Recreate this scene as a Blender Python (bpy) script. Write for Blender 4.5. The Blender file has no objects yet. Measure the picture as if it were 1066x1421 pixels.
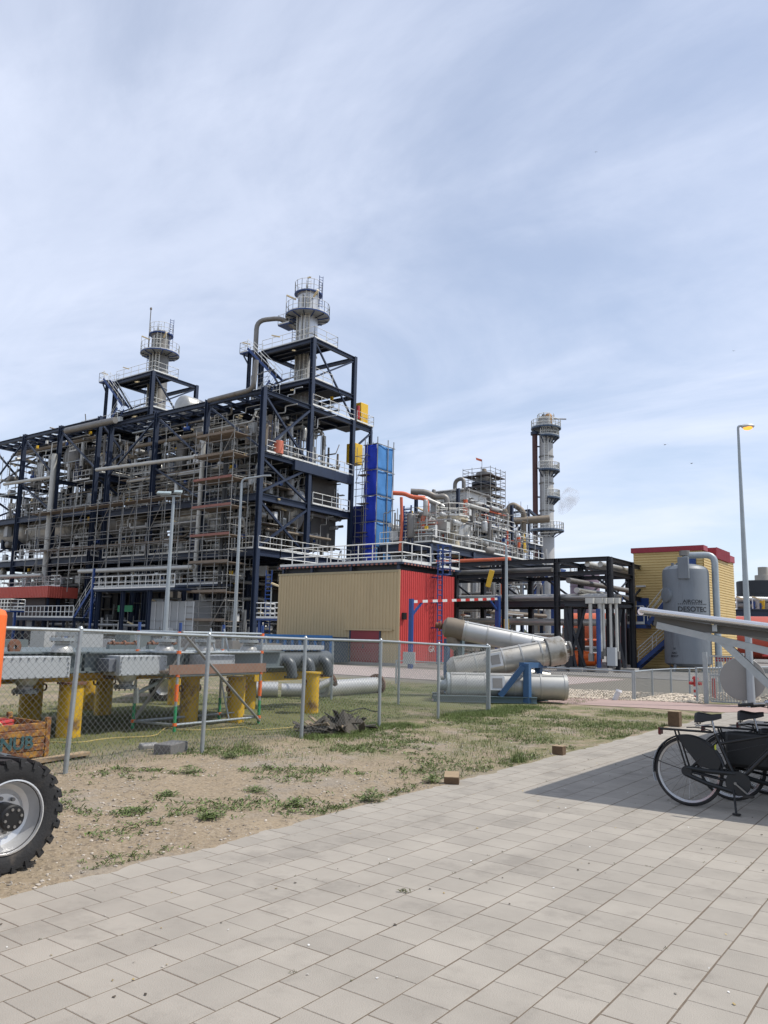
import bpy, math, random
from mathutils import Vector, Matrix, noise
V = Vector
R = random.Random(11)
SC = bpy.context.scene
COL = SC.collection
rad = math.radians

# ------------------------------------------------------------------ camera
EYE, FPX, CX, CY = 1.65, 1100.0, 533.0, 710.5
YAW, PITCH, ROLL = rad(36.3), rad(8.9), 0.022
cam_d = bpy.data.cameras.new('camera'); cam = bpy.data.objects.new('camera', cam_d); COL.objects.link(cam)
cam_d.sensor_fit = 'HORIZONTAL'; cam_d.sensor_width = 36.0; cam_d.lens = 36.0 * FPX / 1066.0
cam_d.clip_start = 0.05; cam_d.clip_end = 6000
CM = Matrix.Rotation(YAW, 3, 'Z') @ Matrix.Rotation(math.pi / 2 + PITCH, 3, 'X') @ Matrix.Rotation(ROLL, 3, 'Z')
cam.matrix_world = Matrix.Translation((0, 0, EYE)) @ CM.to_4x4()
SC.camera = cam

# ------------------------------------------------------------------ sun and sky
SUN_A, SUN_EL = rad(36), rad(57)          # from +X towards +Y, elevation
sdir = V((math.cos(SUN_EL) * math.cos(SUN_A), math.cos(SUN_EL) * math.sin(SUN_A), math.sin(SUN_EL)))
sun_d = bpy.data.lights.new('sun', 'SUN'); sun = bpy.data.objects.new('sun', sun_d); COL.objects.link(sun)
sun_d.energy = 3.6; sun_d.angle = rad(0.7); sun_d.color = (1.0, 0.95, 0.87)
sun.rotation_euler = sdir.to_track_quat('Z', 'Y').to_euler(); sun.location = (20, 10, 60)
world = bpy.data.worlds.new('World'); SC.world = world; world.use_nodes = True
nt = world.node_tree; N = nt.nodes; LK = nt.links
for n in list(N): N.remove(n)
def wn(t, **k):
    n = N.new(t)
    for a, b in k.items(): setattr(n, a, b)
    return n
wo = wn('ShaderNodeOutputWorld'); bg = wn('ShaderNodeBackground'); bg.inputs[1].default_value = 0.12
LK.new(bg.outputs[0], wo.inputs[0])
sky = wn('ShaderNodeTexSky', sky_type='NISHITA', sun_disc=False, sun_elevation=SUN_EL, sun_rotation=math.pi / 2 - SUN_A, air_density=1.0, dust_density=0.4, ozone_density=1.6, altitude=0)
tc = wn('ShaderNodeTexCoord'); sep = wn('ShaderNodeSeparateXYZ'); LK.new(tc.outputs['Generated'], sep.inputs[0])
def wm(op, a, b=None):
    n = wn('ShaderNodeMath', operation=op)
    for i, v in enumerate((a, b)):
        if v is None: continue
        if isinstance(v, (int, float)): n.inputs[i].default_value = v
        else: LK.new(v, n.inputs[i])
    return n.outputs[0]
zz = wm('ADD', wm('MAXIMUM', sep.outputs[2], 0.0), 0.14)
cmb = wn('ShaderNodeCombineXYZ'); LK.new(wm('DIVIDE', sep.outputs[0], zz), cmb.inputs[0]); LK.new(wm('DIVIDE', sep.outputs[1], zz), cmb.inputs[1])
def cloud(rz, sx, sy, sc, det, dist, lo, hi, off=0.0):
    mp = wn('ShaderNodeMapping'); mp.inputs['Rotation'].default_value = (0, 0, rz); mp.inputs['Scale'].default_value = (sx, sy, 1); mp.inputs['Location'].default_value = (off, off * .7, off)
    LK.new(cmb.outputs[0], mp.inputs[0])
    nz = wn('ShaderNodeTexNoise'); nz.inputs['Scale'].default_value = sc; nz.inputs['Detail'].default_value = det; nz.inputs['Distortion'].default_value = dist; nz.inputs['Roughness'].default_value = .58
    LK.new(mp.outputs[0], nz.inputs[0])
    mr = wn('ShaderNodeMapRange', interpolation_type='SMOOTHSTEP'); mr.inputs[1].default_value = lo; mr.inputs[2].default_value = hi
    LK.new(nz.outputs[0], mr.inputs[0]); return mr.outputs[0]
c1 = cloud(rad(20), .8, 1.05, 1.0, 8, .6, .32, .70, 3.1)
c2 = cloud(rad(28), .55, 1.5, 2.0, 9, .9, .42, .78, 7.7)
fac = wm('MINIMUM', wm('ADD', wm('ADD', wm('MULTIPLY', c1, .36), wm('MULTIPLY', c2, .15)), wm('ADD', .36, wm('MULTIPLY', wm('POWER', wm('SUBTRACT', 1.0, wm('MAXIMUM', sep.outputs[2], 0.0)), 7.0), .16))), .96)
mx = wn('ShaderNodeMix', data_type='RGBA'); LK.new(fac, mx.inputs[0]); LK.new(sky.outputs[0], mx.inputs[6]); mx.inputs[7].default_value = (6.35, 6.85, 8.15, 1)
LK.new(mx.outputs[2], bg.inputs[0])
SC.view_settings.view_transform = 'Standard'; SC.view_settings.look = 'None'; SC.view_settings.exposure = 0.22; SC.view_settings.gamma = 1.0
SC.view_settings.use_curve_mapping = False
SC.cycles.volume_max_steps = 64; SC.cycles.max_bounces = 6; SC.cycles.transparent_max_bounces = 12

# ------------------------------------------------------------------ helpers
def at(x, y, z=None, X=None, Y=None, D=None):
    """point on the sight line through a pixel of the 1066x1421 photo, at a known height, plane or distance"""
    d = CM @ V(((x - CX) / FPX, -(y - CY) / FPX, -1.0))
    if z is not None: t = (z - EYE) / d.z
    elif X is not None: t = X / d.x
    elif Y is not None: t = Y / d.y
    else: t = D / (d.x * -math.sin(YAW) + d.y * math.cos(YAW))
    return V((0, 0, EYE)) + d * t

MATS = {}
def mat(name, c, rough=.6, metal=0.0, var=.12, sc=3.0, bump=0.0, bsc=40.0, spot=None, sfac=.5, ssc=2.0, isl=0.0, emit=0, det=4, streak=0):
    """principled material with world-space noise on its colour, optional stains (spot) and fine relief"""
    if name in MATS: return MATS[name]
    m = bpy.data.materials.new(name); m.use_nodes = True; t = m.node_tree; n = t.nodes; l = t.links
    b = n['Principled BSDF']; b.inputs['Roughness'].default_value = rough; b.inputs['Metallic'].default_value = metal
    g = n.new('ShaderNodeNewGeometry'); col = None
    nz = n.new('ShaderNodeTexNoise'); nz.inputs['Scale'].default_value = sc; nz.inputs['Detail'].default_value = det; nz.inputs['Roughness'].default_value = .65
    l.new(g.outputs['Position'], nz.inputs['Vector'])
    mx = n.new('ShaderNodeMix'); mx.data_type = 'RGBA'
    mx.inputs[6].default_value = [max(0, v * (1 - var * 1.6)) for v in c] + [1]; mx.inputs[7].default_value = [min(1, v * (1 + var * 1.6)) for v in c] + [1]
    l.new(nz.outputs[0], mx.inputs[0]); col = mx.outputs[2]
    if spot:
        n2 = n.new('ShaderNodeTexNoise'); n2.inputs['Scale'].default_value = ssc; n2.inputs['Detail'].default_value = 7; n2.inputs['Roughness'].default_value = .7
        if streak:
            vm = n.new('ShaderNodeVectorMath'); vm.operation = 'MULTIPLY'; vm.inputs[1].default_value = (1, 1, streak); l.new(g.outputs['Position'], vm.inputs[0]); l.new(vm.outputs[0], n2.inputs['Vector'])
        else: l.new(g.outputs['Position'], n2.inputs['Vector'])
        mr = n.new('ShaderNodeMapRange'); mr.interpolation_type = 'SMOOTHSTEP'; mr.inputs[1].default_value = 1 - sfac - .08; mr.inputs[2].default_value = 1 - sfac + .1
        l.new(n2.outputs[0], mr.inputs[0])
        m2 = n.new('ShaderNodeMix'); m2.data_type = 'RGBA'; l.new(mr.outputs[0], m2.inputs[0]); l.new(col, m2.inputs[6]); m2.inputs[7].default_value = list(spot) + [1]; col = m2.outputs[2]
    if isl:
        oi = n.new('ShaderNodeObjectInfo'); ad = n.new('ShaderNodeMath'); ad.operation = 'ADD'; l.new(oi.outputs['Random'], ad.inputs[0]); l.new(g.outputs['Random Per Island'], ad.inputs[1])
        fr = n.new('ShaderNodeMath'); fr.operation = 'FRACT'; l.new(ad.outputs[0], fr.inputs[0])
        mr = n.new('ShaderNodeMapRange'); mr.inputs[3].default_value = 1 - isl; mr.inputs[4].default_value = 1 + isl; l.new(fr.outputs[0], mr.inputs[0])
        hs = n.new('ShaderNodeHueSaturation'); l.new(mr.outputs[0], hs.inputs['Value']); l.new(col, hs.inputs['Color']); col = hs.outputs[0]
    l.new(col, b.inputs['Base Color'])
    if bump:
        n3 = n.new('ShaderNodeTexNoise'); n3.inputs['Scale'].default_value = bsc; n3.inputs['Detail'].default_value = 5; l.new(g.outputs['Position'], n3.inputs['Vector'])
        bp = n.new('ShaderNodeBump'); bp.inputs['Strength'].default_value = bump; bp.inputs['Distance'].default_value = .02; l.new(n3.outputs[0], bp.inputs['Height']); l.new(bp.outputs[0], b.inputs['Normal'])
    if emit: b.inputs['Emission Color'].default_value = list(c) + [1]; b.inputs['Emission Strength'].default_value = emit
    MATS[name] = m; return m

navy = mat('navy_steel', (.017, .028, .058), .5, 0, .2, 1.5)
black_steel = mat('black_steel', (.012, .014, .02), .5, 0, .2)
blue = mat('blue_paint', (.014, .05, .19), .45, 0, .15, 4)
rail = mat('rail_paint', (.70, .70, .66), .5, 0, .1, 2, spot=(.45, .42, .36), sfac=.3)
galv = mat('galvanised', (.36, .39, .40), .45, .55, .14, 9, bump=.08)
grey_post = mat('grey_post', (.33, .37, .39), .45, .3, .12, 3)
clad = mat('aluminium_cladding', (.42, .415, .39), .42, .5, .2, 1.2, spot=(.30, .28, .25), sfac=.38, ssc=.8)
clad_w = mat('pale_cladding', (.47, .47, .455), .42, .5, .12, 1.5, spot=(.38, .36, .32), sfac=.36, ssc=1.6)
steel_d = mat('dull_pipe', (.21, .2, .185), .5, .45, .22, 1.5, spot=(.16, .12, .09), sfac=.35, ssc=1.0)
steel_b = mat('brown_pipe', (.20, .165, .125), .6, .3, .2, 1.5)
pipe_w = mat('pale_pipe', (.46, .455, .42), .45, .2, .12, 2)
scaf = mat('scaffold_tube', (.27, .265, .25), .45, .5, .15, 5)
grating = mat('deck_grating', (.05, .052, .058), .7, .2, .2, 4)
plank = mat('scaffold_plank', (.21, .165, .125), .8, 0, .25, 3)
redplank = mat('red_toe_board', (.27, .115, .09), .7, 0, .2, 3)
white = mat('white_panel', (.58, .59, .58), .5, 0, .08, 2, spot=(.42, .41, .38), sfac=.3)
grey_panel = mat('grey_panel', (.36, .37, .37), .55, 0, .1, 1)
lampc = mat('lamp_diffuser', (.72, .58, .34), .5, 0, .05)
yellow = mat('yellow_paint', (.56, .34, .015), .55, 0, .2, 3, spot=(.16, .085, .03), sfac=.43, ssc=3.0, bump=.15, bsc=25)
yellow_b = mat('yellow_gloss', (.68, .42, .02), .45, 0, .08)
red = mat('red_paint', (.42, .028, .025), .45, 0, .12)
orange = mat('orange_paint', (.80, .15, .025), .42, 0, .08, 2)
orange_p = mat('orange_pipe', (.58, .12, .045), .5, 0, .15, 2)
red_clad = mat('red_cladding', (.50, .055, .05), .5, 0, .07, .8, spot=(.40, .05, .045), sfac=.38, ssc=1.6, streak=.1)
brick_red = mat('rust_red_cladding', (.52, .10, .07), .55, 0, .08, 1)
tan_clad = mat('tan_cladding', (.455, .36, .205), .55, 0, .06, .6, spot=(.41, .322, .182), sfac=.40, ssc=1.5, streak=.1)
yel_clad = mat('yellow_cladding', (.60, .44, .185), .55, 0, .06, .8, spot=(.52, .38, .155), sfac=.38, ssc=1.4, streak=.12)
green_p = mat('green_paint', (.02, .26, .10), .5, 0, .1)
concrete = mat('concrete', (.30, .29, .27), .9, 0, .15, 4, bump=.3, bsc=30)
grey_g = mat('grey_green_paint', (.115, .14, .145), .45, 0, .12, 1.5)
grey_l = mat('light_grey_paint', (.37, .39, .40), .45, .1, .08, 2)
grey_dk = mat('dark_grey_paint', (.075, .085, .09), .4, .1, .15, 2)
rust = mat('rusty_steel', (.16, .075, .045), .85, .1, .35, 8, bump=.3)
rubber = mat('tyre_rubber', (.018, .018, .019), .75, 0, .3, 8, spot=(.075, .062, .05), sfac=.42, ssc=5, bump=.2, bsc=60)
rim = mat('silver_rim', (.60, .60, .60), .32, .5, .06, 3, spot=(.42, .38, .33), sfac=.28, ssc=6)
blackp = mat('black_plastic', (.006, .006, .0065), .5, 0, .2)
blk_gloss = mat('black_lacquer', (.004, .0045, .0055), .35, 0, .1)
bike_grey = mat('coat_guard_vinyl', (.006, .008, .0095), .55, 0, .1)
chrome = mat('chrome', (.36, .36, .37), .25, .9, .03)
wood = mat('cut_timber', (.12, .075, .042), .85, 0, .3, 12, bump=.3)
wood_top = mat('timber_end', (.30, .22, .135), .85, 0, .2, 14)
tank_grey = mat('tank_grey', (.165, .185, .205), .5, 0, .08, 1.2, spot=(.115, .128, .14), sfac=.42, ssc=1.6, streak=.12)
soot = mat('letter_black', (.015, .017, .02), .6, 0, .05)
dirty_clad = mat('dirty_cladding', (.37, .355, .32), .45, .45, .2, 1.5, spot=(.19, .16, .12), sfac=.42, ssc=1.8)
bright_clad = mat('bright_cladding', (.58, .58, .575), .33, .65, .15, 1.4, spot=(.40, .39, .37), sfac=.36, ssc=1.2, streak=.15)
silver_roof = mat('roof_aluminium', (.68, .68, .68), .25, .85, .05)
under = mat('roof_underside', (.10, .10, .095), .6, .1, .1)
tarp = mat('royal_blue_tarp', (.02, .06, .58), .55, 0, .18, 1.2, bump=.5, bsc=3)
net = mat('sky_blue_netting', (.05, .20, .47), .75, 0, .16, .9, bump=.3, bsc=4)
stone_w = mat('pale_concrete_silo', (.33, .31, .27), .9, 0, .1, .4)
purple = mat('mauve_tank_paint', (.17, .12, .155), .6, 0, .08, .3)
maroon = mat('maroon_stack', (.085, .035, .032), .6, .1, .2, .6)
bubble = mat('cloud_white', (.7, .7, .7), .9)

MW, INV = {}, {}
def ob(name, mesh, par=None, M=None):
    M = M or Matrix()
    o = bpy.data.objects.new(name, mesh); COL.objects.link(o)
    if par is not None:
        o.parent = par
        if par.name not in INV: INV[par.name] = MW[par.name].inverted()
        o.matrix_parent_inverse = INV[par.name]
    o.matrix_basis = M; MW[o.name] = M
    return o
def tag(o, label=None, cat=None, group=None, kind=None):
    if label: o['label'] = label
    if cat: o['category'] = cat
    if group: o['group'] = group
    if kind: o['kind'] = kind
    return o
def T(name, label, cat, loc=(0, 0, 0), group=None):
    return tag(ob(name, None, None, Matrix.Translation(V(loc))), label, cat, group)

class MB:
    def __init__(s): s.v = []; s.f = []
    def add(s, vs, fs):
        o = len(s.v); s.v.extend([tuple(v) for v in vs]); s.f.extend([tuple(i + o for i in f) for f in fs]); return s
    def box(s, lo, hi):
        x0, y0, z0 = lo; x1, y1, z1 = hi
        return s.add([(x0, y0, z0), (x1, y0, z0), (x1, y1, z0), (x0, y1, z0), (x0, y0, z1), (x1, y0, z1), (x1, y1, z1), (x0, y1, z1)],
                     [(0, 3, 2, 1), (4, 5, 6, 7), (0, 1, 5, 4), (1, 2, 6, 5), (2, 3, 7, 6), (3, 0, 4, 7)])
    def obox(s, M, sx, sy, sz):
        c = [M @ V((x * sx / 2, y * sy / 2, z * sz / 2)) for z in (-1, 1) for x, y in ((-1, -1), (1, -1), (1, 1), (-1, 1))]
        return s.add(c, [(0, 3, 2, 1), (4, 5, 6, 7), (0, 1, 5, 4), (1, 2, 6, 5), (2, 3, 7, 6), (3, 0, 4, 7)])
    def bar(s, a, b, w, h): return s.cyl(a, b, (w / 2, h / 2), n=4)
    def cyl(s, a, b, r, r2=None, n=12, caps=True):
        a, b = V(a), V(b); F = frame(b - a); sq = isinstance(r, tuple); vs = []
        for p, q in ((a, r), (b, r if r2 is None else r2)):
            for i in range(n):
                if sq: x, y = ((-1, -1), (1, -1), (1, 1), (-1, 1))[i]; vs.append(p + F[0] * x * q[0] + F[1] * y * q[1])
                else: t = 2 * math.pi * i / n; vs.append(p + F[0] * math.cos(t) * q + F[1] * math.sin(t) * q)
        fs = [(i, (i + 1) % n, n + (i + 1) % n, n + i) for i in range(n)]
        if caps: fs += [tuple(range(n - 1, -1, -1)), tuple(range(n, 2 * n))]
        return s.add(vs, fs)
    def tube(s, pts, r, n=8, closed=False):
        pts = [V(p) for p in pts]; m = len(pts); vs = []; prev = None
        for i, p in enumerate(pts):
            if closed: d = (pts[(i + 1) % m] - pts[i - 1])
            else: d = (pts[min(i + 1, m - 1)] - pts[max(i - 1, 0)])
            d.normalize()
            if prev is None: F = frame(d); x = F[0]
            else: x = prev - d * prev.dot(d); x.normalize()
            prev = x; y = d.cross(x); q = r[i] if isinstance(r, (list, tuple)) else r
            for k in range(n): t = 2 * math.pi * k / n; vs.append(p + x * math.cos(t) * q + y * math.sin(t) * q)
        fs = []
        for i in range(m if closed else m - 1):
            a, b = i * n, ((i + 1) % m) * n
            fs += [(a + k, a + (k + 1) % n, b + (k + 1) % n, b + k) for k in range(n)]
        if not closed: fs += [tuple(range(n - 1, -1, -1)), tuple(range((m - 1) * n, m * n))]
        return s.add(vs, fs)
    def lathe(s, c, ax, prof, n=24, a0=0.0, a1=2 * math.pi):
        c = V(c); F = frame(V(ax)); d = V(ax).normalized(); full = abs(a1 - a0) > 6.28; k = n if full else n + 1; vs = []
        for r, h in prof:
            for i in range(k):
                t = a0 + (a1 - a0) * i / n; vs.append(c + d * h + (F[0] * math.cos(t) + F[1] * math.sin(t)) * max(r, 1e-4))
        fs = []
        for j in range(len(prof) - 1):
            for i in range(n):
                i2 = (i + 1) % k; fs.append((j * k + i, j * k + i2, (j + 1) * k + i2, (j + 1) * k + i))
        return s.add(vs, fs)
    def prism(s, pts, d):
        m = len(pts); pts = [V(p) for p in pts]; d = V(d)
        return s.add(pts + [p + d for p in pts], [tuple(range(m - 1, -1, -1)), tuple(range(m, 2 * m))] + [(i, (i + 1) % m, m + (i + 1) % m, m + i) for i in range(m)])
    def mesh(s, name, m, smooth=.7):
        me = bpy.data.meshes.new(name); me.from_pydata(s.v, [], s.f); me.materials.append(m)
        if smooth: me.shade_smooth(); me.set_sharp_from_angle(angle=smooth)
        me.update(); return me
    def build(s, name, m, par=None, smooth=.7, bevel=0, local=None):
        """vertices are world coordinates; local gives the origin of the object"""
        if local is not None:
            L = V(local); s.v = [tuple(V(v) - L) for v in s.v]
        o = ob(name, s.mesh(name, m, smooth), par, Matrix.Translation(V(local)) if local is not None else None)
        if bevel: bm = o.modifiers.new('bevel', 'BEVEL'); bm.width = bevel; bm.segments = 2; bm.limit_method = 'ANGLE'
        return o

def frame(d):
    d = V(d).normalized()
    x = V((1, 0, 0)) if abs(d.z) > .999 else V((0, 0, 1)).cross(d).normalized()
    return x, d.cross(x).normalized()

UM = {}
def unit(kind, m):
    k = (kind, m.name)
    if k in UM: return UM[k]
    b = MB()
    if kind[0] == 'c': b.cyl((0, 0, 0), (0, 0, 1), 1.0, n=int(kind[1:]))
    elif kind == 'b': b.box((-.5, -.5, 0), (.5, .5, 1))
    elif kind == 'i':
        p = [(-.5, -.5), (.5, -.5), (.5, -.4), (.06, -.4), (.06, .4), (.5, .4), (.5, .5), (-.5, .5), (-.5, .4), (-.06, .4), (-.06, -.4), (-.5, -.4)]
        b.prism([(x, y, 0) for x, y in p], (0, 0, 1))
    elif kind == 'h':
        p = [(-.5, -.5), (-.5, .5), (-.4, .5), (-.4, .06), (.4, .06), (.4, .5), (.5, .5), (.5, -.5), (.4, -.5), (.4, -.06), (-.4, -.06), (-.4, -.5)]
        b.prism([(x, y, 0) for x, y in reversed(p)], (0, 0, 1))
    UM[k] = b.mesh(kind, m, .7); return UM[k]
def place(a, b, sx, sy):
    a, b = V(a), V(b); d = b - a; x, y = frame(d); z = d.normalized(); L = d.length
    return Matrix(((x.x * sx, y.x * sy, z.x * L, a.x), (x.y * sx, y.y * sy, z.y * L, a.y), (x.z * sx, y.z * sy, z.z * L, a.z), (0, 0, 0, 1)))
def rod(par, name, a, b, r, m, n=8): return ob(name, unit('c%d' % n, m), par, place(a, b, r, r))
def beam(par, name, a, b, w, h, m, kind='i'): return ob(name, unit(kind, m), par, place(a, b, w, h))
def bx(par, name, lo, hi, m, bevel=0): return MB().box(lo, hi).build(name, m, par, bevel=bevel)
def ubox(par, name, c, s, m):
    """a box of size s on the point c, sharing one mesh per material"""
    return ob(name, unit('b', m), par, Matrix.Translation(V(c)) @ Matrix.Diagonal((s[0], s[1], s[2], 1)))
def fillet(pts, r, n=5):
    pts = [V(p) for p in pts]; out = [pts[0]]
    for i in range(1, len(pts) - 1):
        a, p, b = pts[i - 1], pts[i], pts[i + 1]; q = min(r, (a - p).length * .49, (b - p).length * .49)
        s, e = p + (a - p).normalized() * q, p + (b - p).normalized() * q
        for k in range(n + 1): t = k / n; out.append(s * (1 - t) ** 2 + p * 2 * t * (1 - t) + e * t * t)
    out.append(pts[-1]); return out
def pipe(par, name, pts, r, m, n=10, bend=None): return MB().tube(fillet(pts, bend or r * 3), r, n).build(name, m, par, 1.0)
def railing(par, pts, h=1.1, m=None, step=1.5, r=.032, toe=True, rails=2, closed=False, name='railing'):
    m = m or rail; b = MB(); pts = [V(p) for p in pts]
    if closed: pts = pts + [pts[0]]
    for a, c in zip(pts[:-1], pts[1:]):
        L = (c - a).length; k = max(1, round(L / step))
        for i in range(k + 1): p = a.lerp(c, i / k); b.cyl(p, p + V((0, 0, h)), r * 1.15, n=4)
        for j in range(rails): z = V((0, 0, h * (1 - j / rails))); b.cyl(a + z, c + z, r, n=4)
        if toe: b.bar(a + V((0, 0, .08)), c + V((0, 0, .08)), .025, .15)
    return b.build(name, m, par)
def ladder(par, p, h, side=(1, 0, 0), w=.5, m=None, r=.03, name='ladder'):
    b = MB(); p = V(p); s = V(side).normalized() * w / 2; m = m or rail
    for k in (-1, 1): b.cyl(p + s * k, p + s * k + V((0, 0, h)), r, n=4)
    for i in range(int(h / .3)): z = V((0, 0, .15 + i * .3)); b.cyl(p - s + z, p + s + z, r * .7, n=4)
    return b.build(name, m, par)
def stair(par, a, b, w=.9, m=None, rm=None, n=None):
    """straight flight from foot a to head b"""
    a, b = V(a), V(b); d = b - a; hd = V((d.x, d.y, 0)).normalized(); s = V((-hd.y, hd.x, 0)) * w / 2; m = m or blue
    for k in (-1, 1): beam(par, 'stringer', a + s * k, b + s * k, .05, .25, m, 'b')
    n = n or max(3, int(d.z / .2)); q = MB()
    for i in range(1, n): p = a + d * i / n; q.obox(Matrix.Translation(p) @ Matrix.Rotation(math.atan2(hd.y, hd.x), 4, 'Z'), .24, w - .06, .04)
    q.build('treads', grating, par)
    for k in (-1, 1):
        g = MB(); o = s * k
        for z in (.55, 1.0): g.cyl(a + o + V((0, 0, z)), b + o + V((0, 0, z)), .025, n=4)
        m2 = max(2, int(d.length / 1.2))
        for i in range(m2 + 1): p = a + o + d * i / m2; g.cyl(p, p + V((0, 0, 1.0)), .025, n=4)
        g.build('handrail', rm or rail, par)
def fixture(par, p, ang=.5, m=None):
    d = V((math.cos(ang), math.sin(ang), -.35)).normalized(); p = V(p)
    MB().bar(p, p + d * 1.1, .2, .12).build('light_fixture', lampc, par)
def drum(par, c, ax, r, L, m, nz=5, name='shell'):
    """closed vessel of length L along ax with domed heads, centred on c"""
    pr = [(0, -L / 2 - r * .45)] + [(r * math.sin(t), -L / 2 - r * .45 * math.cos(t)) for t in [math.pi / 2 * k / 5 for k in range(1, 6)]]
    pr = pr + [(a, -h) for a, h in reversed(pr)]
    return MB().lathe(c, ax, pr, 24).build(name, m, par, .6)
def copy_tree(o, par=None, off=V((0, 0, 0))):
    c = o.copy(); COL.objects.link(c)
    if par is None: c.matrix_basis = Matrix.Translation(off) @ o.matrix_basis
    else: c.parent = par
    for ch in o.children: copy_tree(ch, c)
    return c
def text_mesh(s, size, name='lettering', ext=.003, bold=.014):
    cu = bpy.data.curves.new(name, 'FONT'); cu.body = s; cu.size = size; cu.extrude = ext; cu.align_x = 'CENTER'; cu.offset = bold * size; cu.resolution_u = 3
    o = bpy.data.objects.new(name, cu); COL.objects.link(o)
    dg = bpy.context.evaluated_depsgraph_get(); me = bpy.data.meshes.new_from_object(o.evaluated_get(dg)); bpy.data.objects.remove(o)
    return me
# ------------------------------------------------------------------ ground
PX, PY, PX0, PY0 = .2687, .2643, -1.195, 3.838
EDGE = PX0 - 14 * PX
def soil_h(x, y):
    h = .035 * noise.noise(V((x * .9, y * .9, 0))) + .026 * noise.noise(V((x * 4, y * 4, 3))) + .014 * noise.noise(V((x * 11, y * 11, 5)))
    if x > EDGE - .3: t = max(0, min(1, (EDGE - x) / .3)); h = h * t + (1 - t) * (.003 + .02 * noise.noise(V((y * 2.1, x * 5, 7))) + .008 * noise.noise(V((y * 9, x * 9, 8))) - max(0, x - EDGE) * .16)
    if x > EDGE + .16: h = -.07
    return h
def soil():
    xs = [-3000, -600, -200, -100, -50, -30, -22, -18]
    x = -16.0
    while x < -9: xs.append(x); x += .25
    while x < EDGE - .2: xs.append(x); x += .085
    while x < EDGE + .17: xs.append(x); x += .03
    xs += [EDGE + .2, 3, 40, 300, 3000]
    ys = [-3000, -300, -30, -2, 0]; y = 1.0
    while y < 18: ys.append(y); y += .085
    while y < 27: ys.append(y); y += .25
    ys += [30, 40, 80, 200, 800, 3000]
    b = MB(); nx = len(xs)
    for y in ys:
        for x in xs:
            inn = -16 <= x <= EDGE + .19 and 1 <= y <= 26.5
            f = 1 if inn else 0
            if inn: f = min(1, (x + 16) / 1.5, max(0, (20.5 - y) / 3)) if x < EDGE - .4 else 1
            b.v.append((x, y, (soil_h(x, y) * f) if (inn or x < EDGE) else -.07))
    for j in range(len(ys) - 1):
        for i in range(nx - 1): a = j * nx + i; b.f.append((a, a + 1, a + nx + 1, a + nx))
    m = mat('sandy_soil', (.262, .205, .135), .95, 0, .16, 1.3, bump=1.0, bsc=26, det=8)
    t = m.node_tree; n = t.nodes; l = t.links; pb = n['Principled BSDF']; g = next(q for q in n if q.type == 'NEW_GEOMETRY')
    base = pb.inputs['Base Color'].links[0].from_socket
    se = n.new('ShaderNodeSeparateXYZ'); l.new(g.outputs['Position'], se.inputs[0])
    def mrg(s, a, c, lo=0., hi=1.):
        q = n.new('ShaderNodeMapRange'); q.interpolation_type = 'SMOOTHSTEP'; q.inputs[1].default_value = a; q.inputs[2].default_value = c; q.inputs[3].default_value = lo; q.inputs[4].default_value = hi; l.new(s, q.inputs[0]); return q.outputs[0]
    def nzz(sc, d=6):
        q = n.new('ShaderNodeTexNoise'); q.inputs['Scale'].default_value = sc; q.inputs['Detail'].default_value = d; q.inputs['Roughness'].default_value = .7; l.new(g.outputs['Position'], q.inputs['Vector']); return q.outputs[0]
    def mth(op, a, c):
        q = n.new('ShaderNodeMath'); q.operation = op
        for i, v in enumerate((a, c)):
            if isinstance(v, (int, float)): q.inputs[i].default_value = v
            else: l.new(v, q.inputs[i])
        return q.outputs[0]
    def mix(f, a, c):
        q = n.new('ShaderNodeMix'); q.data_type = 'RGBA'; l.new(f, q.inputs[0]); l.new(a, q.inputs[6])
        if isinstance(c, tuple): q.inputs[7].default_value = c + (1,)
        else: l.new(c, q.inputs[7])
        return q.outputs[2]
    # speckle of stones and dry crumbs
    col = mix(mrg(nzz(38, 4), .54, .66, 0, .7), base, (.38, .325, .26)); col = mix(mrg(nzz(17, 6), .50, .64, 0, .75), col, (.12, .092, .062))
    col = mix(mrg(nzz(.9, 5), .50, .66, 0, .55), col, (.25, .22, .185))
    # olive turf inside the fence, thin moss on the strip towards the far end
    inside = mth('MULTIPLY', mrg(se.outputs[0], -8.6, -10.6), mrg(se.outputs[0], -17.0, -15.0)); turf = mth('MULTIPLY', inside, mrg(nzz(.55), .30, .50, .25, .9))
    col = mix(turf, col, (.105, .11, .034))
    far = mth('MULTIPLY', mrg(se.outputs[1], 6.5, 14), mrg(nzz(1.1), .42, .56, 0, .8)); col = mix(far, col, (.12, .125, .042))
    plant = mrg(se.outputs[1], 24.0, 25.5); col = mix(plant, col, (.17, .155, .125))
    l.new(col, pb.inputs['Base Color'])
    o = b.build('ground', m, None, 0); tag(o, kind='structure')
soil()

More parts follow.
